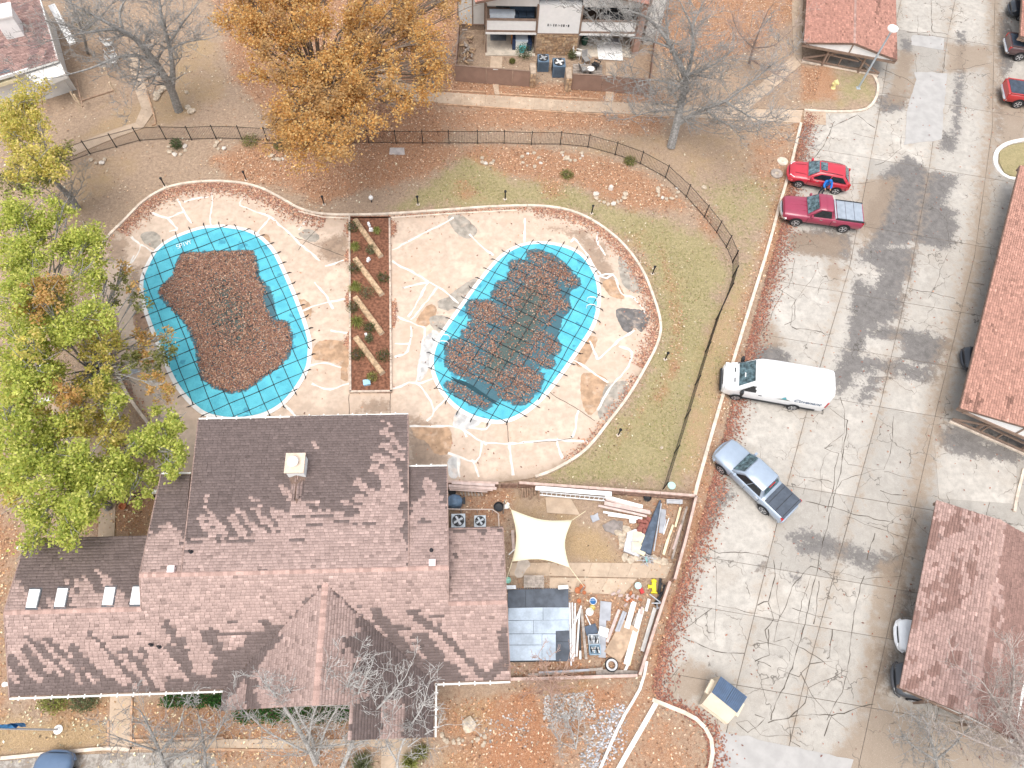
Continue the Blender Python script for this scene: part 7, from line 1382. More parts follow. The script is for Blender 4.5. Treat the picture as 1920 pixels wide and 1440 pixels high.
# ================================================================ TREES AND SHRUBS
M_BARK = mat('grey_bark', (.29, .28, .265), .95, .3, 8, 40); M_BARKP = mat('pale_bark', (.40, .385, .365), .95, .25, 8, 40); M_BARKB = mat('brown_bark', (.20, .155, .12), .95, .3, 8, 40)
M_FOL = mat_col('foliage', .7, .1, 8, .2, 0, .5)
def tree_shell(name, base, label, cat='tree', group=None): e = empty(name, (base.x, base.y, 0)); return tag(e, label, cat, group)
def leaf_cluster(c, r, n, flat=.75):
    """points biased to sub-clumps near the surface of an ellipsoid"""
    k = max(5, int(r*9)); d = rng.normal(size=(k, 3)); d /= np.linalg.norm(d, axis=1)[:, None]; sub = d*r*rng.uniform(.45, 1.0, (k, 1))*np.array((1, 1, flat)); ids = rng.integers(0, k, n)
    return np.array(c)+sub[ids]+rng.normal(size=(n, 3))*r*.2
GREENP = [(0.436, 0.503, 0.106), (0.589, 0.613, 0.151), (0.305, 0.372, 0.076), (0.718, 0.707, 0.224), (0.522, 0.559, 0.121)]; YELP = [(0.689, 0.589, 0.157), (0.579, 0.521, 0.134), (0.772, 0.631, 0.246), (0.468, 0.466, 0.112)]; ORP = [(0.644, 0.402, 0.143), (0.69, 0.483, 0.221), (0.575, 0.333, 0.13), (0.483, 0.38, 0.104)]; ORANGE = [(.66, .38, .12), (.58, .31, .10), (.72, .47, .19), (.52, .29, .11), (.69, .50, .22)]; BROWNO = [(.56, .36, .16), (.62, .42, .20), (.48, .30, .13), (.60, .36, .14)]; OLIVE = [(0.26, 0.273, 0.09), (0.338, 0.325, 0.135), (0.195, 0.208, 0.075)]
def leafy(name, label, clusters, per_m2, lsize, trunk_r, base=None, bark=None, group=None, hub=None):
    """clusters: (px, py, z, radius m, palette, density)"""
    C = [(np.array(P(x, y, z)), r, pal, dn) for x, y, z, r, pal, dn in clusters]; cen = np.mean([c[0] for c in C], 0); b = P(*base) if base else Vector((cen[0], cen[1], 0)); root = tree_shell(name, b, label, group=group)
    zt = min(c[0][2] for c in C)*.75; top = Vector((b.x*.7+cen[0]*.3, b.y*.7+cen[1]*.3, zt)); m = MB(); L = [b, b.lerp(top, .35)+Vector((.1, .05, 0)), b.lerp(top, .7)-Vector((.08, 0, 0)), top]; m.tube(L, [trunk_r*1.25, trunk_r, trunk_r*.85, trunk_r*.7], 9); m.build('trunk', bark or M_BARK, root, True); m = MB()
    for c, r, pal, dn in C:
        c_ = Vector(c); mid = top.lerp(c_, .5)+Vector((random.gauss(0, .3), random.gauss(0, .3), random.uniform(.1, .6))); m.tube([top, mid, c_], [trunk_r*.34, trunk_r*.18, trunk_r*.06], 5)
        for k in range(6): e = c_+Vector((random.gauss(0, r*.6), random.gauss(0, r*.6), random.gauss(.1*r, r*.35))); m.tube([mid.lerp(c_, random.uniform(.3, 1)), (c_+e)/2, e], [trunk_r*.1, .02, .008], 4)
    m.build('branches', bark or M_BARK, root); V = []; K = []
    for c, r, pal, dn in C:
        n = int(per_m2*dn*r*r); q = leaf_cluster(c, r, n); V.append(q); K.append(leafcol(n, 1.0, pal, .16))
    V = np.concatenate(V); K = np.concatenate(K); Vq, Fq = leaf_quads(V, rng.uniform(.6, 1.3, len(V))*lsize, .55, .65); ob = np_mesh('crown', Vq, Fq, M_FOL, K); ob['kind'] = 'stuff'; ob.parent = root; ob.matrix_parent_inverse = Matrix.Translation(root.location).inverted(); return root
def cl(pts, z, r, pal, dn=1.0, js=6): return [(x+random.gauss(0, 22), y+random.gauss(0, 22), z-.9+random.gauss(0, .6), r*random.uniform(.8, 1.1), pal, dn*.55) for x, y in pts[::2]]+[(x+random.gauss(0, js*.4), y+random.gauss(0, js*.4), z+random.gauss(0, .6), r*random.uniform(.85, 1.15), pal, dn) for x, y in pts]
leafy('leafy_tree', 'bright green tree in front of west wing roof', cl([(100,830),(62,900),(120,925),(150,960),(90,955),(30,870),(165,905),(110,800),(130,985),(20,810),(60,850),(175,940),(75,820),(125,880),(165,860)], 6.5, 1.05, GREENP)+cl([(35,930),(12,900),(55,790)], 6, 1.0, YELP, .7), 1021, .16, .2)
leafy('leafy_tree', 'green tree overhanging west edge of clubhouse roof', cl([(235,850),(280,832),(318,870),(262,895),(300,842),(330,790),(308,805),(250,920),(225,880),(325,845)], 5.2, .78, GREENP)+cl([(205,820),(215,795),(225,835)], 4.5, .8, YELP, .7), 1021, .16, .16, (262,850))
leafy('leafy_tree', 'large green and yellow tree at left edge beside pool deck', cl([(55,470),(28,415),(95,440),(60,530),(130,470),(155,510),(20,480),(110,400),(165,450),(25,560),(130,620),(170,600),(100,560),(40,390)], 7.5, 1.1, GREENP)+cl([(28,640),(55,690),(25,740),(75,640),(20,690),(70,735),(45,610),(15,780),(85,700)], 7, 1.0, GREENP, .9)+cl([(60,650),(30,720),(50,760)], 7.2, .8, YELP, .6), 984, .16, .24, (120,650))
leafy('leafy_tree', 'thin tree with orange and yellow tips beside west pool', cl([(65,540),(85,560),(55,580),(100,545)], 8, .75, ORP, .8)+cl([(190,640),(170,655),(185,680),(165,620),(200,610)], 5.5, .7, YELP, .85)+cl([(110,735),(95,720),(130,745)], 5.5, .75, ORP, .8)+cl([(150,730),(180,740),(200,760),(175,790),(140,800),(155,770),(120,800)], 5.2, .75, YELP, .8)+cl([(205,750),(225,765),(200,720)], 5, .7, GREENP, .7)+cl([(270,650),(262,670),(292,715),(300,725),(280,635)], 4.5, .6, ORP, .6)+cl([(300,665),(285,690),(250,680),(310,650)], 4.5, .6, OLIVE, .6)+cl([(225,530),(250,560),(215,560),(265,570)], 5, .6, OLIVE, .45)+cl([(230,500),(250,540)], 5, .6, ORP, .3), 948, .16, .17, (175,720))
leafy('leafy_tree', 'yellow tree below the brown roofed house', cl([(45,215),(25,190),(70,235),(90,275),(45,270),(20,250),(70,300),(30,320),(10,225),(95,320),(60,190)], 6.5, 1.0, YELP, .85)+cl([(80,330),(110,280),(30,345),(105,310),(60,345)], 5.5, .9, OLIVE, .5), 912, .16, .2)
# orange tree
poly = np.array([(395,-40),(860,-40),(850,60),(835,130),(790,150),(770,215),(720,250),(650,250),(600,300),(545,285),(505,235),(515,190),(450,150),(420,80)], float); C = []
while len(C) < 120:
    q = rng.uniform((395, -40), (860, 300))
    if sdf(q[None], poly)[0] < random.choice((-14, 8, 8)): continue
    dens = np.interp(q[0], [400, 560, 680, 760, 860], [1.15, 1.2, .95, .75, .5])*np.interp(q[1], [0, 180, 300], [1.1, .95, .6]); pal = ORANGE if random.random() < .72-(q[0]-400)/1400 else (BROWNO if random.random() < .8 else ORANGE)
    C.append((q[0], q[1], 7.5+3.5*random.random()-abs(q[0]-600)/200, 1.15*random.uniform(.7, 1.15), pal, dens*.8))
leafy('oak_tree', 'big spreading orange autumn tree between path and fence', C, 640, .16, .33, (600,255), M_BARKB)
def bare(name, label, base, limbs, M_, r0=.2, twigs=1.0, seed=0, tl=1.6, cat='tree', tw=.012, levels=3, spread=.9, wind=None):
    """limbs: list of photo polylines (px, py, z); recursive side twigs"""
    r = np.random.default_rng(seed); b = P(*base); root = tree_shell(name, b, label, cat); mt = MB(); mb = MB()
    def grow(p, d, L, rad, lev):
        n = 4; pts = [p]; dd = Vector(d)
        for i in range(n): dd = (dd+Vector(r.normal(0, .16, 3))+Vector((0, 0, .05))).normalized(); pts.append(pts[-1]+dd*L/n)
        mb.tube(pts, [max(tw*.7, rad*(1-.75*i/n)) for i in range(n+1)], 4 if rad > .02 else 3, False)
        if lev <= 0: return
        for k in range(int(r.integers(2, 5))):
            i = int(r.integers(1, n+1)); ax = Vector(r.normal(0, 1, 3)); nd = (dd+ax.normalized()*spread).normalized(); nd.z = abs(nd.z)*.6+.05; grow(pts[i], nd.normalized(), L*r.uniform(.45, .75), max(tw, rad*.5), lev-1)
    for li, (lm, ra, rb) in enumerate(limbs):
        pts = [Vector(p) for p in smooth([tuple(P(*q)) for q in lm], 4)]; n = len(pts); rad = [ra+(rb-ra)*i/(n-1) for i in range(n)]; mt.tube(pts, rad, 8)
        L = sum((pts[i+1]-pts[i]).length for i in range(n-1)); m_ = int(L*2.9*twigs)
        for k in range(m_):
            f = r.uniform(.22 if li == 0 else .1, 1); i = min(n-2, int(f*(n-1))); d = (pts[i+1]-pts[i]).normalized(); ax = Vector(r.normal(0, 1, 3)).normalized(); nd = (d*.6+ax*spread).normalized(); nd.z = abs(nd.z)*.7; grow(pts[i], nd.normalized(), tl*r.uniform(.6, 1.3)*(1.1-.4*f), max(tw*1.8, rad[i]*.28), levels-1)
        grow(pts[-1], (pts[-1]-pts[-2]).normalized(), tl, rb, levels)
    mt.build('trunk', M_, root, True); ob = mb.build('twigs', M_, root); ob['kind'] = 'stuff'; return root
bare('bare_tree', 'large grey leafless tree by the path left of orange tree', (335,207), [([(335,207,0),(322,170,2),(300,130,4),(278,100,5.2),(250,70,6.5),(200,42,8),(150,15,9)], .34, .06), ([(322,170,2),(324,130,3.6),(316,80,5.5),(303,30,7.5),(296,-20,9)], .22, .06), ([(300,130,4),(262,105,5),(222,108,6),(170,128,6.5),(120,142,7)], .15, .03), ([(278,100,5.2),(235,60,6.6),(180,58,7.5),(115,72,8)], .15, .03), ([(318,95,5),(345,80,6),(395,72,7)], .1, .02), ([(262,105,5),(258,140,5),(245,180,5)], .08, .02), ([(318,80,5.5),(345,40,7),(370,10,8)], .1, .02), ([(230,55,7),(225,20,8),(245,-15,9)], .1, .03)], M_BARK, .3, 1.0, 1, 1.9, tw=.014, levels=4)
bare('bare_tree', 'large grey leafless tree with forked trunk by the apartment path', (1258,272), [([(1258,276,0),(1268,235,1.6),(1278,190,3),(1286,150,4.6),(1266,105,6.4),(1248,70,7.6),(1215,35,9),(1180,20,10)], .34, .05), ([(1286,150,4.6),(1297,105,6.2),(1298,55,8),(1276,5,9.5)], .16, .04), ([(1298,50,8),(1320,0,9.5)], .09, .03), ([(1268,235,1.6),(1295,217,2.4),(1322,204,3.2),(1360,190,4.6),(1400,160,6),(1450,120,7.5)], .2, .03), ([(1322,204,3.2),(1352,228,3.6),(1385,240,4.2)], .09, .02), ([(1360,190,4.6),(1400,215,5),(1445,235,5.5)], .08, .02), ([(1258,90,7),(1215,75,7.5),(1160,65,8.5),(1120,45,9)], .08, .02), ([(1280,165,4),(1230,150,5),(1180,155,5.6)], .08, .02), ([(1274,205,2.6),(1220,210,3.4),(1170,225,4)], .07, .02), ([(1290,140,5),(1340,120,6),(1390,80,7.4)], .1, .02), ([(1256,90,7),(1250,40,8.6),(1255,-10,10)], .08, .02)], M_BARK, .3, 1.15, 2, 2.0, tw=.015, levels=4)
bare('bare_tree', 'thin pinkish leafless tree between diagonal path and carport', (1405,115), [([(1405,118,0),(1412,90,2),(1425,55,4),(1440,20,6)], .12, .03), ([(1412,90,2),(1450,85,3.4),(1480,60,4.8)], .07, .02), ([(1412,90,2),(1385,60,3.6),(1370,20,5.4)], .07, .02), ([(1405,110,.6),(1440,130,2),(1470,150,3)], .06, .02)], mat('rosy_bark', (.36, .285, .25), .95, .25, 8), .12, 1.3, 3, 1.5)
bare('bare_tree', 'pale leafless tree with many stems before the porch roof', (592,1428), [([(592,1432,0),(578,1400,1.3),(552,1355,2.8),(525,1315,4),(500,1285,4.8)], .14, .03), ([(592,1430,0),(585,1385,1.5),(560,1340,3.4),(545,1300,4.6)], .09, .03), ([(592,1430,0),(606,1380,1.5),(628,1335,3),(655,1305,4)], .08, .02), ([(578,1400,1.3),(585,1350,2.6),(603,1300,4.2),(612,1265,5)], .06, .02), ([(585,1415,.6),(545,1395,1.6),(500,1370,2.4),(455,1330,3.4)], .06, .02), ([(600,1400,1),(650,1395,2),(700,1385,3)], .05, .02)], M_BARKP, .14, 1.3, 4, 1.1)
bare('bare_tree', 'white barked leafless tree leaning over right porch slope', (638,1445), [([(636,1452,0),(656,1405,1.6),(668,1352,3),(672,1300,4.4),(690,1260,5.4)], .13, .03), ([(668,1352,3),(700,1335,3.8),(735,1300,4.8),(760,1270,5.6)], .07, .02), ([(668,1352,3),(650,1300,4.4),(665,1250,5.5)], .06, .02), ([(656,1405,1.6),(690,1385,2.6),(705,1370,3)], .05, .02)], M_BARKP, .13, 1.3, 5, 1.1)
bare('bare_tree', 'pale leafless sapling beside porch walk', (755,1475), [([(755,1490,0),(745,1430,1.5),(765,1370,3),(790,1330,4),(800,1300,4.6)], .07, .02), ([(745,1430,1.5),(725,1390,2.6),(735,1350,3.6)], .05, .02), ([(765,1400,2.2),(800,1375,3),(830,1360,3.4)], .04, .015)], M_BARKP, .07, 1.2, 6, 1.1)
bare('bare_tree', 'grey leafless tree over the entry walk at the bottom', (312,1440), [([(312,1446,0),(300,1410,1.4),(285,1375,2.8),(270,1345,4)], .1, .03), ([(300,1410,1.4),(330,1375,2.8),(345,1330,4.2)], .07, .02), ([(300,1410,1.4),(255,1395,2.6),(215,1380,3.4)], .06, .02), ([(306,1425,.8),(350,1410,2),(385,1385,3)], .06, .02)], M_BARK, .1, 1.3, 7, 1.1)
bare('bare_tree', 'slim grey leafless tree between entry walk and porch', (385,1440), [([(385,1448,0),(384,1410,1.5),(378,1370,3),(372,1340,4)], .08, .02), ([(384,1410,1.5),(405,1380,2.8),(420,1350,3.8)], .05, .02)], M_BARK, .08, 1.1, 8, 1.0)
bare('bare_tree', 'leafless tree over lower right carport roof', (1960,1470), [([(1960,1480,0),(1930,1420,2.4),(1890,1350,4.4),(1850,1290,6)], .16, .03), ([(1930,1420,2.4),(1860,1400,4),(1790,1370,5)], .1, .02), ([(1890,1350,4.4),(1900,1290,6),(1900,1230,7)], .08, .02), ([(1930,1420,2.4),(1940,1330,5),(1930,1270,6.4)], .08, .02)], mat('dusty_bark', (.38, .33, .30), .95, .25, 8), .16, 1.5, 9, 1.5)
bare('bare_tree', 'grey leafless tree by pavement below lower right carport', (1760,1445), [([(1760,1455,0),(1755,1425,1.5),(1745,1385,3),(1735,1350,4)], .09, .02), ([(1755,1425,1.5),(1790,1395,3),(1810,1370,4)], .06, .02), ([(1755,1425,1.5),(1715,1400,2.8),(1690,1375,3.6)], .06, .02)], M_BARK, .09, 1.5, 10, 1.2)
bare('bare_tree', 'small leafless sapling beside green tree near the fence', (121,432), [([(121,434,0),(126,400,1.2),(130,370,2.2),(140,335,3.2)], .06, .02), ([(126,400,1.2),(105,370,2.2),(80,350,3)], .04, .015), ([(128,385,1.6),(150,355,2.6),(158,330,3.2)], .03, .015)], M_BARK, .06, 1.6, 11, .9)
bare('bare_tree', 'thin red twigged sapling growing through south yard fence', (1036,1330), [([(1036,1335,0),(1034,1300,1.2),(1030,1270,2.2),(1020,1245,3)], .04, .015), ([(1034,1300,1.2),(1050,1270,2.4),(1062,1245,3.2)], .03, .012), ([(1034,1300,1.2),(1010,1280,2.2),(985,1262,3)], .03, .012)], mat('red_twig', (.42, .28, .22), .95, .2, 8), .04, 1.6, 12, .8)
bare('bare_tree', 'thin leafless saplings standing below white gravel patch', (1080,1400), [([(1080,1405,0),(1072,1370,1.2),(1062,1350,2.2)], .03, .012), ([(1080,1405,0),(1085,1360,1.4),(1082,1335,2.2)], .03, .012), ([(1080,1405,0),(1050,1390,1),(1035,1370,2)], .025, .012)], M_BARKP, .03, 1.2, 13, .7)
bare('bare_tree', 'leafless brush between orange tree and left patio fence', (815,160), [([(815,165,0),(805,135,1.6),(790,105,3),(770,80,4)], .08, .02), ([(805,135,1.6),(835,115,2.6),(850,90,3.4)], .05, .02), ([(815,160,.2),(780,140,1.8),(745,125,3),(715,110,4)], .06, .02)], M_BARK, .08, 1.6, 14, 1.2)
bare('bare_tree', 'leafless tree beyond the brown roofed house', (165,95), [([(165,100,0),(155,60,2.4),(140,20,5),(125,-20,7)], .12, .03), ([(155,60,2.4),(190,30,4.4),(215,0,6)], .08, .02), ([(155,60,2.4),(115,45,4),(85,40,5.5)], .07, .02)], M_BARK, .12, 1.5, 15, 1.6)
# shrubs
def shrub(px, py, r, h, pal, label, n=500, ls=.08, cat='shrub', blades=False, sx=1.0, z0=.0, name=None):
    b = P(px, py); root = tag(empty(name or ('ornamental_grass' if blades else 'shrub'), (b.x, b.y, z0)), label, cat); m = MB()
    if blades:
        for k in range(int(n*.35)):
            a = random.uniform(0, 6.28); rr = r*random.uniform(.4, 1.1); hh = h*random.uniform(.6, 1.1); p0 = Vector((b.x+random.gauss(0, r*.1), b.y+random.gauss(0, r*.1), z0)); d = Vector((math.cos(a), math.sin(a), 0)); sd = Vector((-d.y, d.x, 0))*.014; p1 = p0+d*rr*.5+Vector((0, 0, hh)); p2 = p0+d*rr+Vector((0, 0, hh*.55)); c_ = tuple(np.array(pal[k % len(pal)])*random.uniform(.7, 1.3)); m.add([p0-sd, p0+sd, p1+sd, p1-sd, p2], [(0, 1, 2, 3), (3, 2, 4)], c_)
        ob = m.build('blades', M_FOL, root); ob['kind'] = 'stuff'; return root
    for k in range(6): a = random.uniform(0, 6.28); m.tube([(b.x, b.y, z0), (b.x+math.cos(a)*r*.4*sx, b.y+math.sin(a)*r*.4, z0+h*.6)], [.03, .012], 4)
    m.build('stems', M_BARKB, root); d = rng.normal(size=(n, 3)); d /= np.linalg.norm(d, axis=1)[:, None]; d *= rng.uniform(.5, 1.05, (n, 1))*(1+.18*np.sin(d[:, :1]*7)*np.cos(d[:, 1:2]*6)); q = np.stack([b.x+d[:, 0]*r*sx, b.y+d[:, 1]*r, z0+h*.5+d[:, 2]*h*.5], 1); q[:, 2] = np.maximum(q[:, 2], z0+.02); Vq, Fq = leaf_quads(q, rng.uniform(.6, 1.3, n)*ls, .3, .6); ob = np_mesh('foliage', Vq, Fq, M_FOL, leafcol(n, 1, pal, .2)); ob['kind'] = 'stuff'; ob.parent = root; ob.matrix_parent_inverse = Matrix.Translation(root.location).inverted(); return root
DKG = [(.09, .14, .055), (.12, .17, .07), (.07, .11, .045)]; SAGE = [(.20, .23, .12), (.26, .28, .15), (.15, .18, .09)]; YG = [(.33, .36, .10), (.42, .42, .16), (.26, .29, .08)]
for k, (x, y, r, pal, bl) in enumerate([(664,432,.42,DKG,0), (667,470,.42,YG,1), (665,508,.42,DKG,0), (668,545,.5,YG,1), (690,555,.45,SAGE,0), (664,582,.42,DKG,0), (671,610,.5,YG,1), (694,620,.36,DKG,0), (672,670,.42,DKG,0), (720,672,.4,DKG,0), (719,527,.38,DKG,0), (699,712,.3,YG,0), (697,475,.34,SAGE,0), (708,440,.3,YG,1), (693,640,.25,SAGE,0)]):
    shrub(x, y, r*1.2, .6, pal, ['dark round shrub in planter at kerb end', 'yellow green grass clump on west edge of planter', 'dark shrub below second planter timber end', 'yellow grass tuft in the middle of planter', 'grey green shrub in the middle of planter', 'dark shrub beside third planter timber', 'spiky yellow grass tuft above fourth timber', 'dark small shrub right of third timber', 'dark round shrub on west edge near planter south end', 'dark round shrub on east edge near planter south end', 'dark round shrub on east edge of planter centre', 'bright green small shrub by pale blue box', 'grey green shrub by second spotlight', 'small grass tuft near first planter timber', 'tiny grey green shrub by fourth spotlight'][k], 420, .08, 'shrub', bool(bl), 1, .12)
HEDGE = [(.06, .17, .045), (.09, .22, .06), (.045, .13, .035)]
for k, (x, y, r, sx, pal) in enumerate([(105,1316,.5,1.6,YG), (160,1314,.5,1.6,SAGE), (330,1311,.4,1.9,HEDGE), (375,1310,.4,1.9,HEDGE), (410,1311,.4,1.2,HEDGE), (465,1336,.5,1.6,HEDGE), (510,1336,.5,1.6,HEDGE), (555,1336,.5,1.6,HEDGE), (600,1336,.5,1.6,HEDGE), (640,1334,.5,1.2,HEDGE)]):
    shrub(x, y+3, r, .6, pal, ['pale green shrub under west wing gutter', 'grey green shrub under west wing gutter near entry walk', 'dark hedge plant nearest the entry walk', 'dark hedge plant between entry walk and porch', 'dark hedge plant at left porch corner', 'westmost dark hedge plant under porch gable', 'second dark hedge plant under porch gable', 'middle dark hedge plant under porch gable', 'fourth dark hedge plant under porch gable', 'eastmost dark hedge plant under porch gable'][k], 700, .11, 'hedge', False, sx)
for k, (x, y, r, h, pal, bl, lb) in enumerate([(333,277,.45,.8,DKG,0,'dark shrub in stone ring beside pool fence'), (525,278,.5,.7,OLIVE,0,'olive shrub in stone ring near orange tree'), (470,268,.7,.5,OLIVE,0,'low olive bush along pool fence'), (982,108,.7,1.2,DKG,0,'dark green bush in left patio corner'), (1066,92,.45,1.6,DKG,0,'tall dark shrub by stone pillar on right patio'), (1072,110,.35,.8,SAGE,0,'grey green shrub beside right condenser'), (770,1428,.55,.6,YG,1,'yellow green grass clump right of porch walk'), (790,1410,.5,.5,OLIVE,1,'olive grass clump by the porch gutter'), (680,1432,.7,.5,SAGE,1,'dry grey grass clump left of porch walk'), (1062,330,.5,.4,OLIVE,0,'low olive weed patch on lawn near fence'), (1180,305,.5,.4,OLIVE,0,'low olive weed patch by curve of fence'), (655,170,.9,1.4,DKG,0,'dark shrub in shade of orange tree'), (215,645,.4,.5,OLIVE,0,'small weed bush on west edge of pool deck'), (960,118,.25,.4,OLIVE,0,'small weed by the patio gate path'), (165,55,.9,1.6,DKG,0,'dark evergreen bush beside brown roofed house'), (80,575,.5,.5,DKG,0,'dark undergrowth below green tree at left edge')]): shrub(x, y, r, h, pal, lb, 700, .09, 'shrub', bool(bl))
# ================================================================ IRON FENCE
M_IRON = mat('black_iron', (.02, .022, .025), .5, .15, metal=.3)
def iron_fence(name, pts, h, label, pick=.115):
    L = [Vector((*p, 0)) for p in P2(pts)]; root = empty(name, L[0]); tag(root, label, 'fence')
    for i, (a, b) in enumerate(zip(L[:-1], L[1:])):
        d = b-a; m = MB(); m.beam(a, a+Vector((0, 0, h+.06)), .055, .055); m.box(a+Vector((0, 0, h+.07)), (.07, .07, .03)); m.build('post', M_IRON, root)
        for z in (.12, h-.04): m = MB(); m.beam(a+Vector((0, 0, z)), b+Vector((0, 0, z)), .022, .028); m.build('rail', M_IRON, root)
        n = int(d.length/pick); m = MB()
        for k in range(1, n): q = a+d*k/n; m.beam(q+Vector((0, 0, .05)), q+Vector((0, 0, h)), .012, .012)
        ob = m.build('picket_row', M_IRON, root); ob['kind'] = 'stuff'
    m = MB(); m.beam(L[-1], L[-1]+Vector((0, 0, h+.06)), .055, .055); m.build('post', M_IRON, root)
iron_fence('iron_fence', [(20,350),(72,326),(125,307),(170,290),(219,277),(263,265),(312,262),(360,263),(406,261),(454,262),(502,265),(550,266),(597,267),(645,268),(692,269),(743,270),(793,270),(842,270),(895,270),(945,270),(996,272),(1050,272),(1102,277),(1153,291),(1200,308),(1247,334),(1286,370),(1320,408),(1343,437),(1361,464),(1373,492)], 1.28, 'long black iron picket fence curving north of both pools')
iron_fence('iron_fence', [(1373,492),(1373,520),(1364,552),(1342,600),(1322,660),(1303,722),(1284,785),(1264,850),(1243,917)], 1.28, 'straight black iron fence down the lawn beside parking lot kerb')
iron_fence('iron_fence', [(225,937),(262,936),(292,933)], 1.1, 'short black iron fence between side gate and clubhouse'); iron_fence('iron_fence', [(168,936),(187,937)], 1.1, 'tiny black iron fence left of the side gate')
gt = empty('iron_gate', P(205,937)); tag(gt, 'black iron gate across the side path by clubhouse', 'gate'); a, b = P(190,938), P(221,937)
for z in (.1, .55, 1.05): m = MB(); m.beam(a+Vector((0, 0, z)), b+Vector((0, 0, z)), .04, .05); m.build('rail', M_IRON, gt)
for q in (a, b): m = MB(); m.beam(q, q+Vector((0, 0, 1.15)), .06, .06); m.build('stile', M_IRON, gt)
m = MB()
for k in range(1, 11): q = a.lerp(b, k/11); m.beam(q+Vector((0, 0, .05)), q+Vector((0, 0, 1.1)), .018, .018)
m.build('pickets', M_IRON, gt)['kind'] = 'stuff'
# ================================================================ BOLLARDS, LAMPS, HYDRANT, FLAG
for k, (x, y) in enumerate([(187,455),(310,350),(462,338),(608,384),(784,384),(947,374),(1109,401),(1223,514),(1247,674),(1159,816)]):
    q = P(x, y); root = empty('bollard_light', q); tag(root, 'black bollard path light '+['beside green tree at west end of kerb', 'northwest of the west pool', 'north of the west pool near leaf band', 'just north of kerb dip left of planter', 'on lawn north of planter right side', 'on green lawn straight above east pool', 'on lawn above northeast kerb curve', 'inside the lawn east of dark deck patch', 'on the lawn east of slanted pool', 'on lawn below southeast kerb'][k], 'bollard light')
    m = MB(); m.tube([q, q+Vector((0, 0, .72))], .045, 8); m.build('post', M_IRON, root, True); m = MB(); m.lathe([(.05, .7), (.07, .74), (.07, .86), (.1, .88), (.02, .95)], 10, Matrix.Translation(q)); m.build('lamp_head', M_IRON, root, True); m = MB(); m.box(q+Vector((0, 0, .03)), (.22, .18, .06), .4); m.build('base', M_KERB, root)
q = P(697,379); root = empty('globe_light', q); tag(root, 'white globe light on lawn north of kerb', 'light'); m = MB(); m.lathe([(.03, .3), (.13, .36), (.17, .47), (.13, .58), (.02, .63)], 14, Matrix.Translation(q)); m.build('globe', M_PANEL, root, True); m = MB(); m.tube([q, q+Vector((0, 0, .34))], .04, 8); m.build('post', M_IRON, root)
b = P(1608,167); t_ = b+Vector((0, 0, 5.5)); lp = empty('street_light', b); tag(lp, 'tall grey lamp post with white round head on island', 'street light'); m = MB(); m.tube([b, b+Vector((0, 0, 2.7)), t_], [.085, .075, .065], 10); m.build('pole', mat('grey_pole', (.46, .52, .56), .5, .08, metal=.2), lp, True); m = MB(); m.lathe([(.1, -.3), (.16, -.1), (.36, -.06), (.4, 0), (.38, .1), (.25, .18), (.03, .21)], 20, Matrix.Translation(t_)); m.build('lamp_head', M_PANEL, lp, True); m = MB(); m.lathe([(.04, .2), (.04, .26), (.01, .27)], 8, Matrix.Translation(t_)); m.build('sensor', M_SLATE, lp); m = MB(); m.box(b+Vector((0, 0, .1)), (.3, .3, .06)); m.build('base_plate', MATS['grey_pole'], lp)
q = P(1561,167)+Vector((0, 0, .09)); hy = empty('fire_hydrant', q); tag(hy, 'pale yellow fire hydrant on island beside leaves', 'hydrant'); M_PY = mat('pale_yellow', (.74, .68, .32), .6, .08)
m = MB(); m.lathe([(.19, 0), (.19, .06), (.13, .09), (.13, .55), (.17, .57), (.17, .62), (.14, .7), (.06, .78), (.03, .84)], 14, Matrix.Translation(q)); m.build('barrel', M_PY, hy, True)
for a in (0, math.pi/2, math.pi): m = MB(); m.lathe([(.07, .1), (.07, .2), (.1, .2), (.1, .26)], 10, Matrix.Translation(q+Vector((0, 0, .45))) @ Matrix.Rotation(a, 4, 'Z') @ Matrix.Rotation(math.pi/2, 4, 'Y')); m.build('outlet', M_PY, hy, True)
b = P(110,1368); fp = empty('flagpole', b); tag(fp, 'grey flagpole with limp blue flag on lower left lawn', 'flagpole'); m = MB(); m.tube([b, b+Vector((0, 0, 3.5)), b+Vector((0, 0, 7))], [.05, .04, .03], 8); m.build('pole', mat('pole_grey', (.55, .55, .56), .4, .08), fp, True); m = MB(); m.lathe([(.2, .02), (.22, .06), (.12, .1), (.1, .14)], 16, Matrix.Translation(b)); m.build('footing', M_PANEL, fp, True)
m = MB(); n = 12; V = []
for i in range(n+1):
    for j in range(5): u_ = i/n; V.append((b.x+.05+.12*math.sin(u_*5+j)+.25*u_*.3, b.y+.06+.10*math.sin(u_*9+j*.8)+.12*u_, 4.9-1.9*u_*1.0+.35*j/4))
m.add(V, [(i*5+j, i*5+j+1, (i+1)*5+j+1, (i+1)*5+j) for i in range(n) for j in range(4)]); fl = m.build('flag', mat('blue_flag', (.06, .22, .46), .8, .3, 5), fp, True)
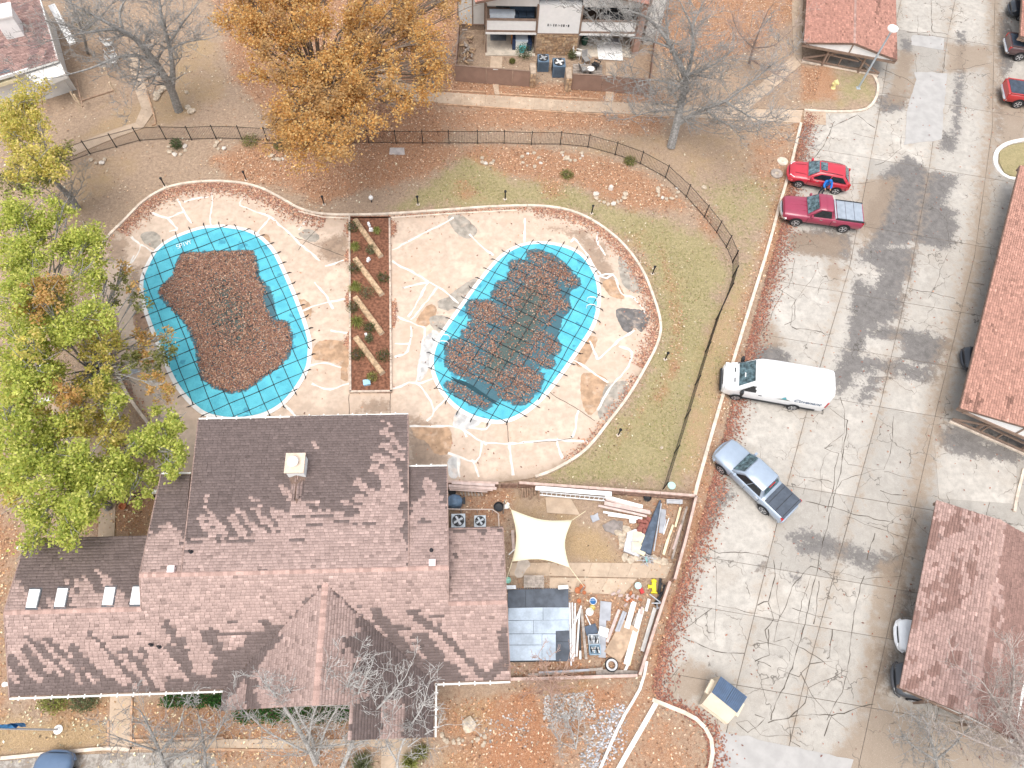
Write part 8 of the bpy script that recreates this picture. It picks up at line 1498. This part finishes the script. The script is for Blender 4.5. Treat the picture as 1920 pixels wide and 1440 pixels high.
# ================================================================ STONE RINGS, LIDS, SMALL THINGS
mat('bleached_stump', (.62, .56, .5), .9, .2)
RINGS = [((333,280),15,'stone ring around dark shrub by pool fence',8,(0,1)), ((415,272),12,'broken stone ring in grass left of orange tree',5,(.2,.9)), ((522,290),14,'stone ring of tan stones beneath orange tree edge',5,(.5,1)), ((995,300),17,'stone ring with dead shrub along pool fence',8,(.0,1)), ((1075,288),19,'half ring of pale stones near curve of fence',8,(.45,1.05)), ((1145,362),28,'half ring of flat bricks around small white stump',10,(.5,1)), ((1252,360),19,'stone ring of small white stones inside fence corner',10,(.3,1.1)), ((185,295),16,'dry leaf bed with few stones on left by fence',5,(.4,1)), ((915,300),12,'faint stone ring in leaves above east pool',5,(.4,1))]
for k, ((x, y), r, lb, n, (f0, f1)) in enumerate(RINGS):
    root = empty('stone_ring', P(x, y)); tag(root, lb, 'stone ring')
    for i in range(n): a = 2*math.pi*(f0+(f1-f0)*(i+.5)/n); stone('stone', x+math.cos(a)*r+random.gauss(0, 1.3), y-math.sin(a)*r*.72+random.gauss(0, 1), random.uniform(.13, .24), M_STONE if (i+k) % 5 else MATS['bleached_stump'], root, k*20+i, .55)
for k, (x, y, s) in enumerate([(295,180,.34), (302,173,.34), (309,166,.32), (293,187,.28), (353,203,.3), (360,210,.34), (350,174,.22), (878,1358,.42), (1320,352,.2), (1240,840,.15)]): stone('boulder', x, y, s, M_STONE, None, 300+k, .5, 0, ['first tan stepping stone below the bare tree', 'second tan stepping stone below the bare tree', 'third tan stepping stone against bare tree trunk', 'small stone at low end of stepping stones', 'small boulder right of bare tree trunk', 'larger boulder right of bare tree trunk', 'small pale rock above the boulders by tree', 'pale flat boulder on sand below east wing', 'small white rock on lawn outside fence', 'tiny rock on lawn inside the long straight fence'][k])
for k in range(16): stone('scattered_rock', 825+random.random()*85, 1388+random.gauss(0, 6), random.uniform(.08, .17), M_STONE, None, 400+k, .6, 0, 'small rock in rough row below sandy patch', 'rocks in the row below clubhouse')
for k, (x, y, r) in enumerate([(1467,303,.42), (1456,326,.46)]):
    q = P(x, y); lid = empty('manhole_lid', q); tag(lid, ['pale round concrete lid next to lot kerb', 'leaf covered round concrete lid below the pale one'][k], 'lid'); m = MB(); m.lathe([(r, -.02), (r, .07), (r*.92, .09), (r*.9, .075), (r*.3, .075)], 22, Matrix.Translation(q)); m.build('ring', (M_KERB, M_WOODG)[k], lid); m = MB(); m.lathe([(r*.3, .07), (r*.28, .1), (.02, .1)], 14, Matrix.Translation(q)); m.build('cap', M_STONE, lid)
q = P(1145,354); m = MB(); m.lathe([(.2, 0), (.17, .15), (.15, .28), (.09, .27), (.02, .2)], 12, Matrix.Translation(q)); tag(m.build('tree_stump', mat('bleached_stump', (.62, .56, .5), .9, .2), None, True), 'small bleached stump inside half ring of bricks', 'stump')
m = MB(); m.prism(P2([(731,278),(758,278),(759,291),(730,290)]), -.01, .06); m.prism(P2([(734,280),(755,280),(756,289),(733,288)]), .05, .075); tag(m.build('stone_plaque', mat('grey_plaque', (.46, .42, .40), .8, .15)), 'grey rectangular slab lying on leaves inside fence', 'slab')
wt = empty('picnic_table', P(85,700)); tag(wt, 'whitish table glimpsed beneath green tree at left', 'table')
for i in range(5): m = MB(); m.beam(P(68,686+4*i,.7), P(100,681+4*i,.7), .16, .03); m.build('plank', M_WHT, wt)
for x, y in ((72,690),(97,690)): q = P(x, y, .6); m = MB(); m.box((q.x, q.y, .34), (.1, .6, .66)); m.build('leg', M_WOODG, wt)
for i in range(2): m = MB(); m.beam(P(70,(735, 752)[i],.42), P(100,(731, 748)[i],.42), .28, .04); m.build('bench_plank', M_WHT, wt)
sg = empty('sign_board', P(196,838)); tag(sg, 'small white and blue sign board on lawn left of clubhouse', 'sign'); m = MB(); m.add([P(186,829,.9), P(200,829,.9), P(209,839,.55), P(196,839,.55)], [(3, 2, 1, 0)]); m.build('panel', mat('sign_white', (.72, .78, .83), .5, .05), sg)
for x, y in ((192,838),(203,838)): q = P(x, y); m = MB(); m.tube([q, q+Vector((0, 0, .7))], .025, 6); m.build('post', M_STEEL, sg)
m = MB(); q = P(232,951); m.lathe([(.14, 0), (.2, .18), (.22, .2), (.17, .2), (.14, .1), (.02, .08)], 10, Matrix.Translation(q)); tag(m.build('clay_dish', M_TERRA, None, True), 'orange clay dish on leaves right of side path', 'dish')
lm = empty('umbrella_base', P(255,705)); tag(lm, 'grey pole fixture lying across west deck kerb', 'pole'); m = MB(); m.tube([P(222,715,.3), P(248,701,.5), P(262,696,.5)], [.03, .035, .05], 6); m.build('pole', M_STEEL, lm); m = MB(); m.lathe([(.2, .4), (.22, .5), (.1, .56)], 10, Matrix.Translation(Vector((P(258,702).x, P(258,702).y, 0)))); m.build('head', M_SLATE, lm)
# white gravel patch and wash below the yard
M_GRAV = mat_col('white_gravel', .9, .2, 20)
def pebbles(name, poly, dens, s, pal, label):
    p = P2(poly); lo, hi = p.min(0), p.max(0); n = int(dens*(hi-lo).prod()); q = rng.uniform(lo, hi, (n, 2)); d = sdf(q, p); q = q[d > -.25+rng.normal(0, .25, n)]; n = len(q); C = np.c_[q, np.full(n, .03)]
    o = np.array([(1, 0, 0), (0, 1, 0), (-1, 0, 0), (0, -1, 0), (0, 0, .8)]); a = rng.uniform(0, 6.28, n); ca, sa = np.cos(a), np.sin(a); sz = rng.uniform(.5, 1.3, n)*s; V = np.stack([np.stack([(o[k, 0]*ca-o[k, 1]*sa)*sz, (o[k, 0]*sa+o[k, 1]*ca)*sz*.8, np.full(n, o[k, 2])*sz], 1)+C for k in range(5)], 1).reshape(-1, 3); b_ = np.arange(n)*5; Fc = np.stack([np.stack([b_+i, b_+(i+1) % 4, b_+4], 1) for i in range(4)], 1).reshape(-1, 3); K = np.repeat(leafcol(n, 1, pal, .2), 4, 0); ob = np_mesh(name, V, Fc, M_GRAV, K, None, 3); tag(ob, label, 'gravel', kind='stuff')
WG = [(.44, .42, .40), (.55, .53, .51), (.32, .31, .30), (.40, .34, .29)]
pebbles('white_gravel', [(1018,1325),(1035,1308),(1070,1300),(1100,1308),(1115,1325),(1100,1342),(1060,1352),(1025,1350)], 190, .065, WG, 'oval patch of white gravel south of yard fence'); pebbles('gravel_wash', [(1135,1345),(1172,1320),(1160,1365),(1120,1440),(1090,1480),(1095,1440),(1115,1390)], 130, .07, [(.42, .42, .44), (.52, .52, .54), (.33, .32, .32)], 'pale gravel wash along the thin white kerb'); pebbles('gravel_wash', [(960,1330),(985,1350),(1000,1385),(975,1400),(930,1385),(905,1370)], 20, .06, WG, 'scattered white gravel on red clay'); pebbles('gravel_wash', [(985,1340),(1000,1345),(1000,1360),(980,1355)], 40, .06, WG, 'few white stones left of gravel oval')
# ================================================================ FALLEN LEAVES
deckP = np.array(deckpoly); lotW = np.array([tuple(v) for v in west]); bld = P2([(45,1010),(275,1005),(300,895),(840,880),(842,990),(950,992),(955,1298),(815,1300),(815,1385),(640,1385),(420,1310),(15,1305)], 2.5); lotPoly = np.array(west+[P(1250,1700)[:2], P(1700,1900)[:2]]+east)
N0 = 800000; q = rng.uniform((-43, -7), (40, 62), (N0, 2)); lf = f_leaf(q); gr_ = f_green(q); tn = f_tan(q); clump = .55+.45*np.sin(q[:, 0]*1.1+np.sin(q[:, 1]*.9)*2)*np.sin(q[:, 1]*1.3+np.sin(q[:, 0]*.7)*2)
p_ = np.clip(.09*clump+.72*lf*(.55+.45*clump)-.05*gr_, .02, 1)*np.where((lf < .3) & (gr_ > .5), .45, 1); keep = rng.random(N0) < p_*.66; q, lf, gr_, tn = q[keep], lf[keep], gr_[keep], tn[keep]
ok = (sdf(q, deckP) < 0) & (sdf(q, bld) < 0) & (sdf(q, lotPoly) < .15); q, lf, tn = q[ok], lf[ok], tn[ok]; n = len(q)
C = np.c_[q, .02+rng.uniform(0, .05, n)]; isl_ = sdf(q, P2([(1405,205),(1502,124),(1620,128),(1642,165),(1624,202),(1507,206)])) > 0; C[isl_, 2] += .1
col = leafcol(n, 1.0, [(.52, .27, .15), (.40, .20, .115), (.60, .37, .23), (.26, .15, .10), (.70, .53, .38), (.48, .32, .22)], .24); gold = ((q[:, 1] < 12) & (q[:, 0] < -8))[:, None]; col = np.where(gold, col*np.array((1.1, 1.22, 1.12)), col); grey = (lf < .35)[:, None]; col = np.where(grey, col*np.array((.95, 1.12, 1.2)), col)
Vq, Fq = leaf_quads(C, rng.uniform(.08, .18, n), .8); ob = np_mesh('fallen_leaves', Vq, Fq, M_LEAF, np.clip(col, 0, .9)); tag(ob, 'brown and orange fallen leaves strewn over the lawns', 'leaves', kind='stuff')
# along the inside of the deck kerb
A = []
KA = np.array(KS); 
for lo, hi, wd, dn in ((26, 66, 1.0, 300), (66, 86, .35, 120), (84, 118, .8, 260), (118, 132, .5, 90), (0, 26, .5, 30)):
    sg_ = KA[lo:min(hi, len(KA))]; L = np.linalg.norm(np.diff(sg_, axis=0), axis=1); tot = L.sum(); n = int(tot*wd*dn); s = rng.uniform(0, tot, n); cs_ = np.r_[0, np.cumsum(L)]; x = np.interp(s, cs_, sg_[:, 0]); y = np.interp(s, cs_, sg_[:, 1]); i = np.clip(np.searchsorted(cs_, s)-1, 0, len(L)-1); d = np.diff(sg_, axis=0)[i]/L[i][:, None]; nn = np.stack([d[:, 1], -d[:, 0]], 1); off = .1+np.abs(rng.normal(0, wd*.5, n)); A.append(np.stack([x, y], 1)+nn*off[:, None])
A.append(np.concatenate([rng.normal(0, .25, (900, 2))*np.array((.5, 1))+np.array(P(*p_)[:2]) for p_ in ((657,480),(657,560),(657,640),(657,430),(735,580),(734,600),(735,430))])); A.append(rng.uniform(deckP.min(0), deckP.max(0), (700, 2)))
q = np.concatenate(A); q = q[sdf(q, deckP) > .02]
for o_ in (POOL1, POOL2): q = q[sdf(q, P2(o_)) < -.3]
n = len(q); C = np.c_[q, .075+rng.uniform(0, .04, n)]; Vq, Fq = leaf_quads(C, rng.uniform(.09, .19, n), .8); ob = np_mesh('deck_leaves', Vq, Fq, M_LEAF, leafcol(n, 1.15)); tag(ob, 'rust coloured leaves drifted along inside of deck kerb', 'leaves', kind='stuff')
# along the west edge of the lot, and a few across it
W = np.array(west); L = np.linalg.norm(np.diff(W, axis=0), axis=1); cs_ = np.r_[0, np.cumsum(L)]; n = 22000; s = rng.uniform(0, cs_[-1], n); x = np.interp(s, cs_, W[:, 0]); y = np.interp(s, cs_, W[:, 1]); q = np.stack([x+np.abs(rng.normal(0, .55, n))-.2, y+rng.normal(0, .1, n)], 1); q2 = rng.uniform((8, -5), (48, 58), (1500, 2)); q2 = q2[sdf(q2, lotPoly) > .3]; q = np.concatenate([q[q[:, 1] < 43.5], q2]); n = len(q)
C = np.c_[q, .05+rng.uniform(0, .04, n)]; Vq, Fq = leaf_quads(C, rng.uniform(.08, .18, n), .8); ob = np_mesh('gutter_leaves', Vq, Fq, M_LEAF, leafcol(n, .95, [(.36, .15, .10), (.28, .12, .09), (.44, .22, .14), (.22, .11, .09)])); tag(ob, 'reddish leaves gathered along west edge of parking lot', 'leaves', kind='stuff')
# grass blades on the greener lawn
q = rng.uniform((-10, 8), (34, 46), (240000, 2)); g_ = f_green(q); keep = rng.random(len(q)) < g_*.5*(.25+.75*(np.sin(q[:, 0]*.9+2*np.sin(q[:, 1]*.5))*np.sin(q[:, 1]*.8+q[:, 0]*.3) > -.2)); q = q[keep]; q = q[(sdf(q, deckP) < -.1) & (sdf(q, lotPoly) < -.1)]; n = len(q); C = np.c_[q, np.full(n, .03)]; Vq, Fq = leaf_quads(C, rng.uniform(.08, .18, n), .45, .22); ob = np_mesh('lawn_grass', Vq, Fq, M_FOL, leafcol(n, 1, [(.36, .36, .14), (.28, .30, .10), (.48, .43, .21), (.56, .47, .27), (.22, .26, .08)], .2)); tag(ob, 'patchy winter grass on the lawn around the pools', 'grass', kind='stuff')
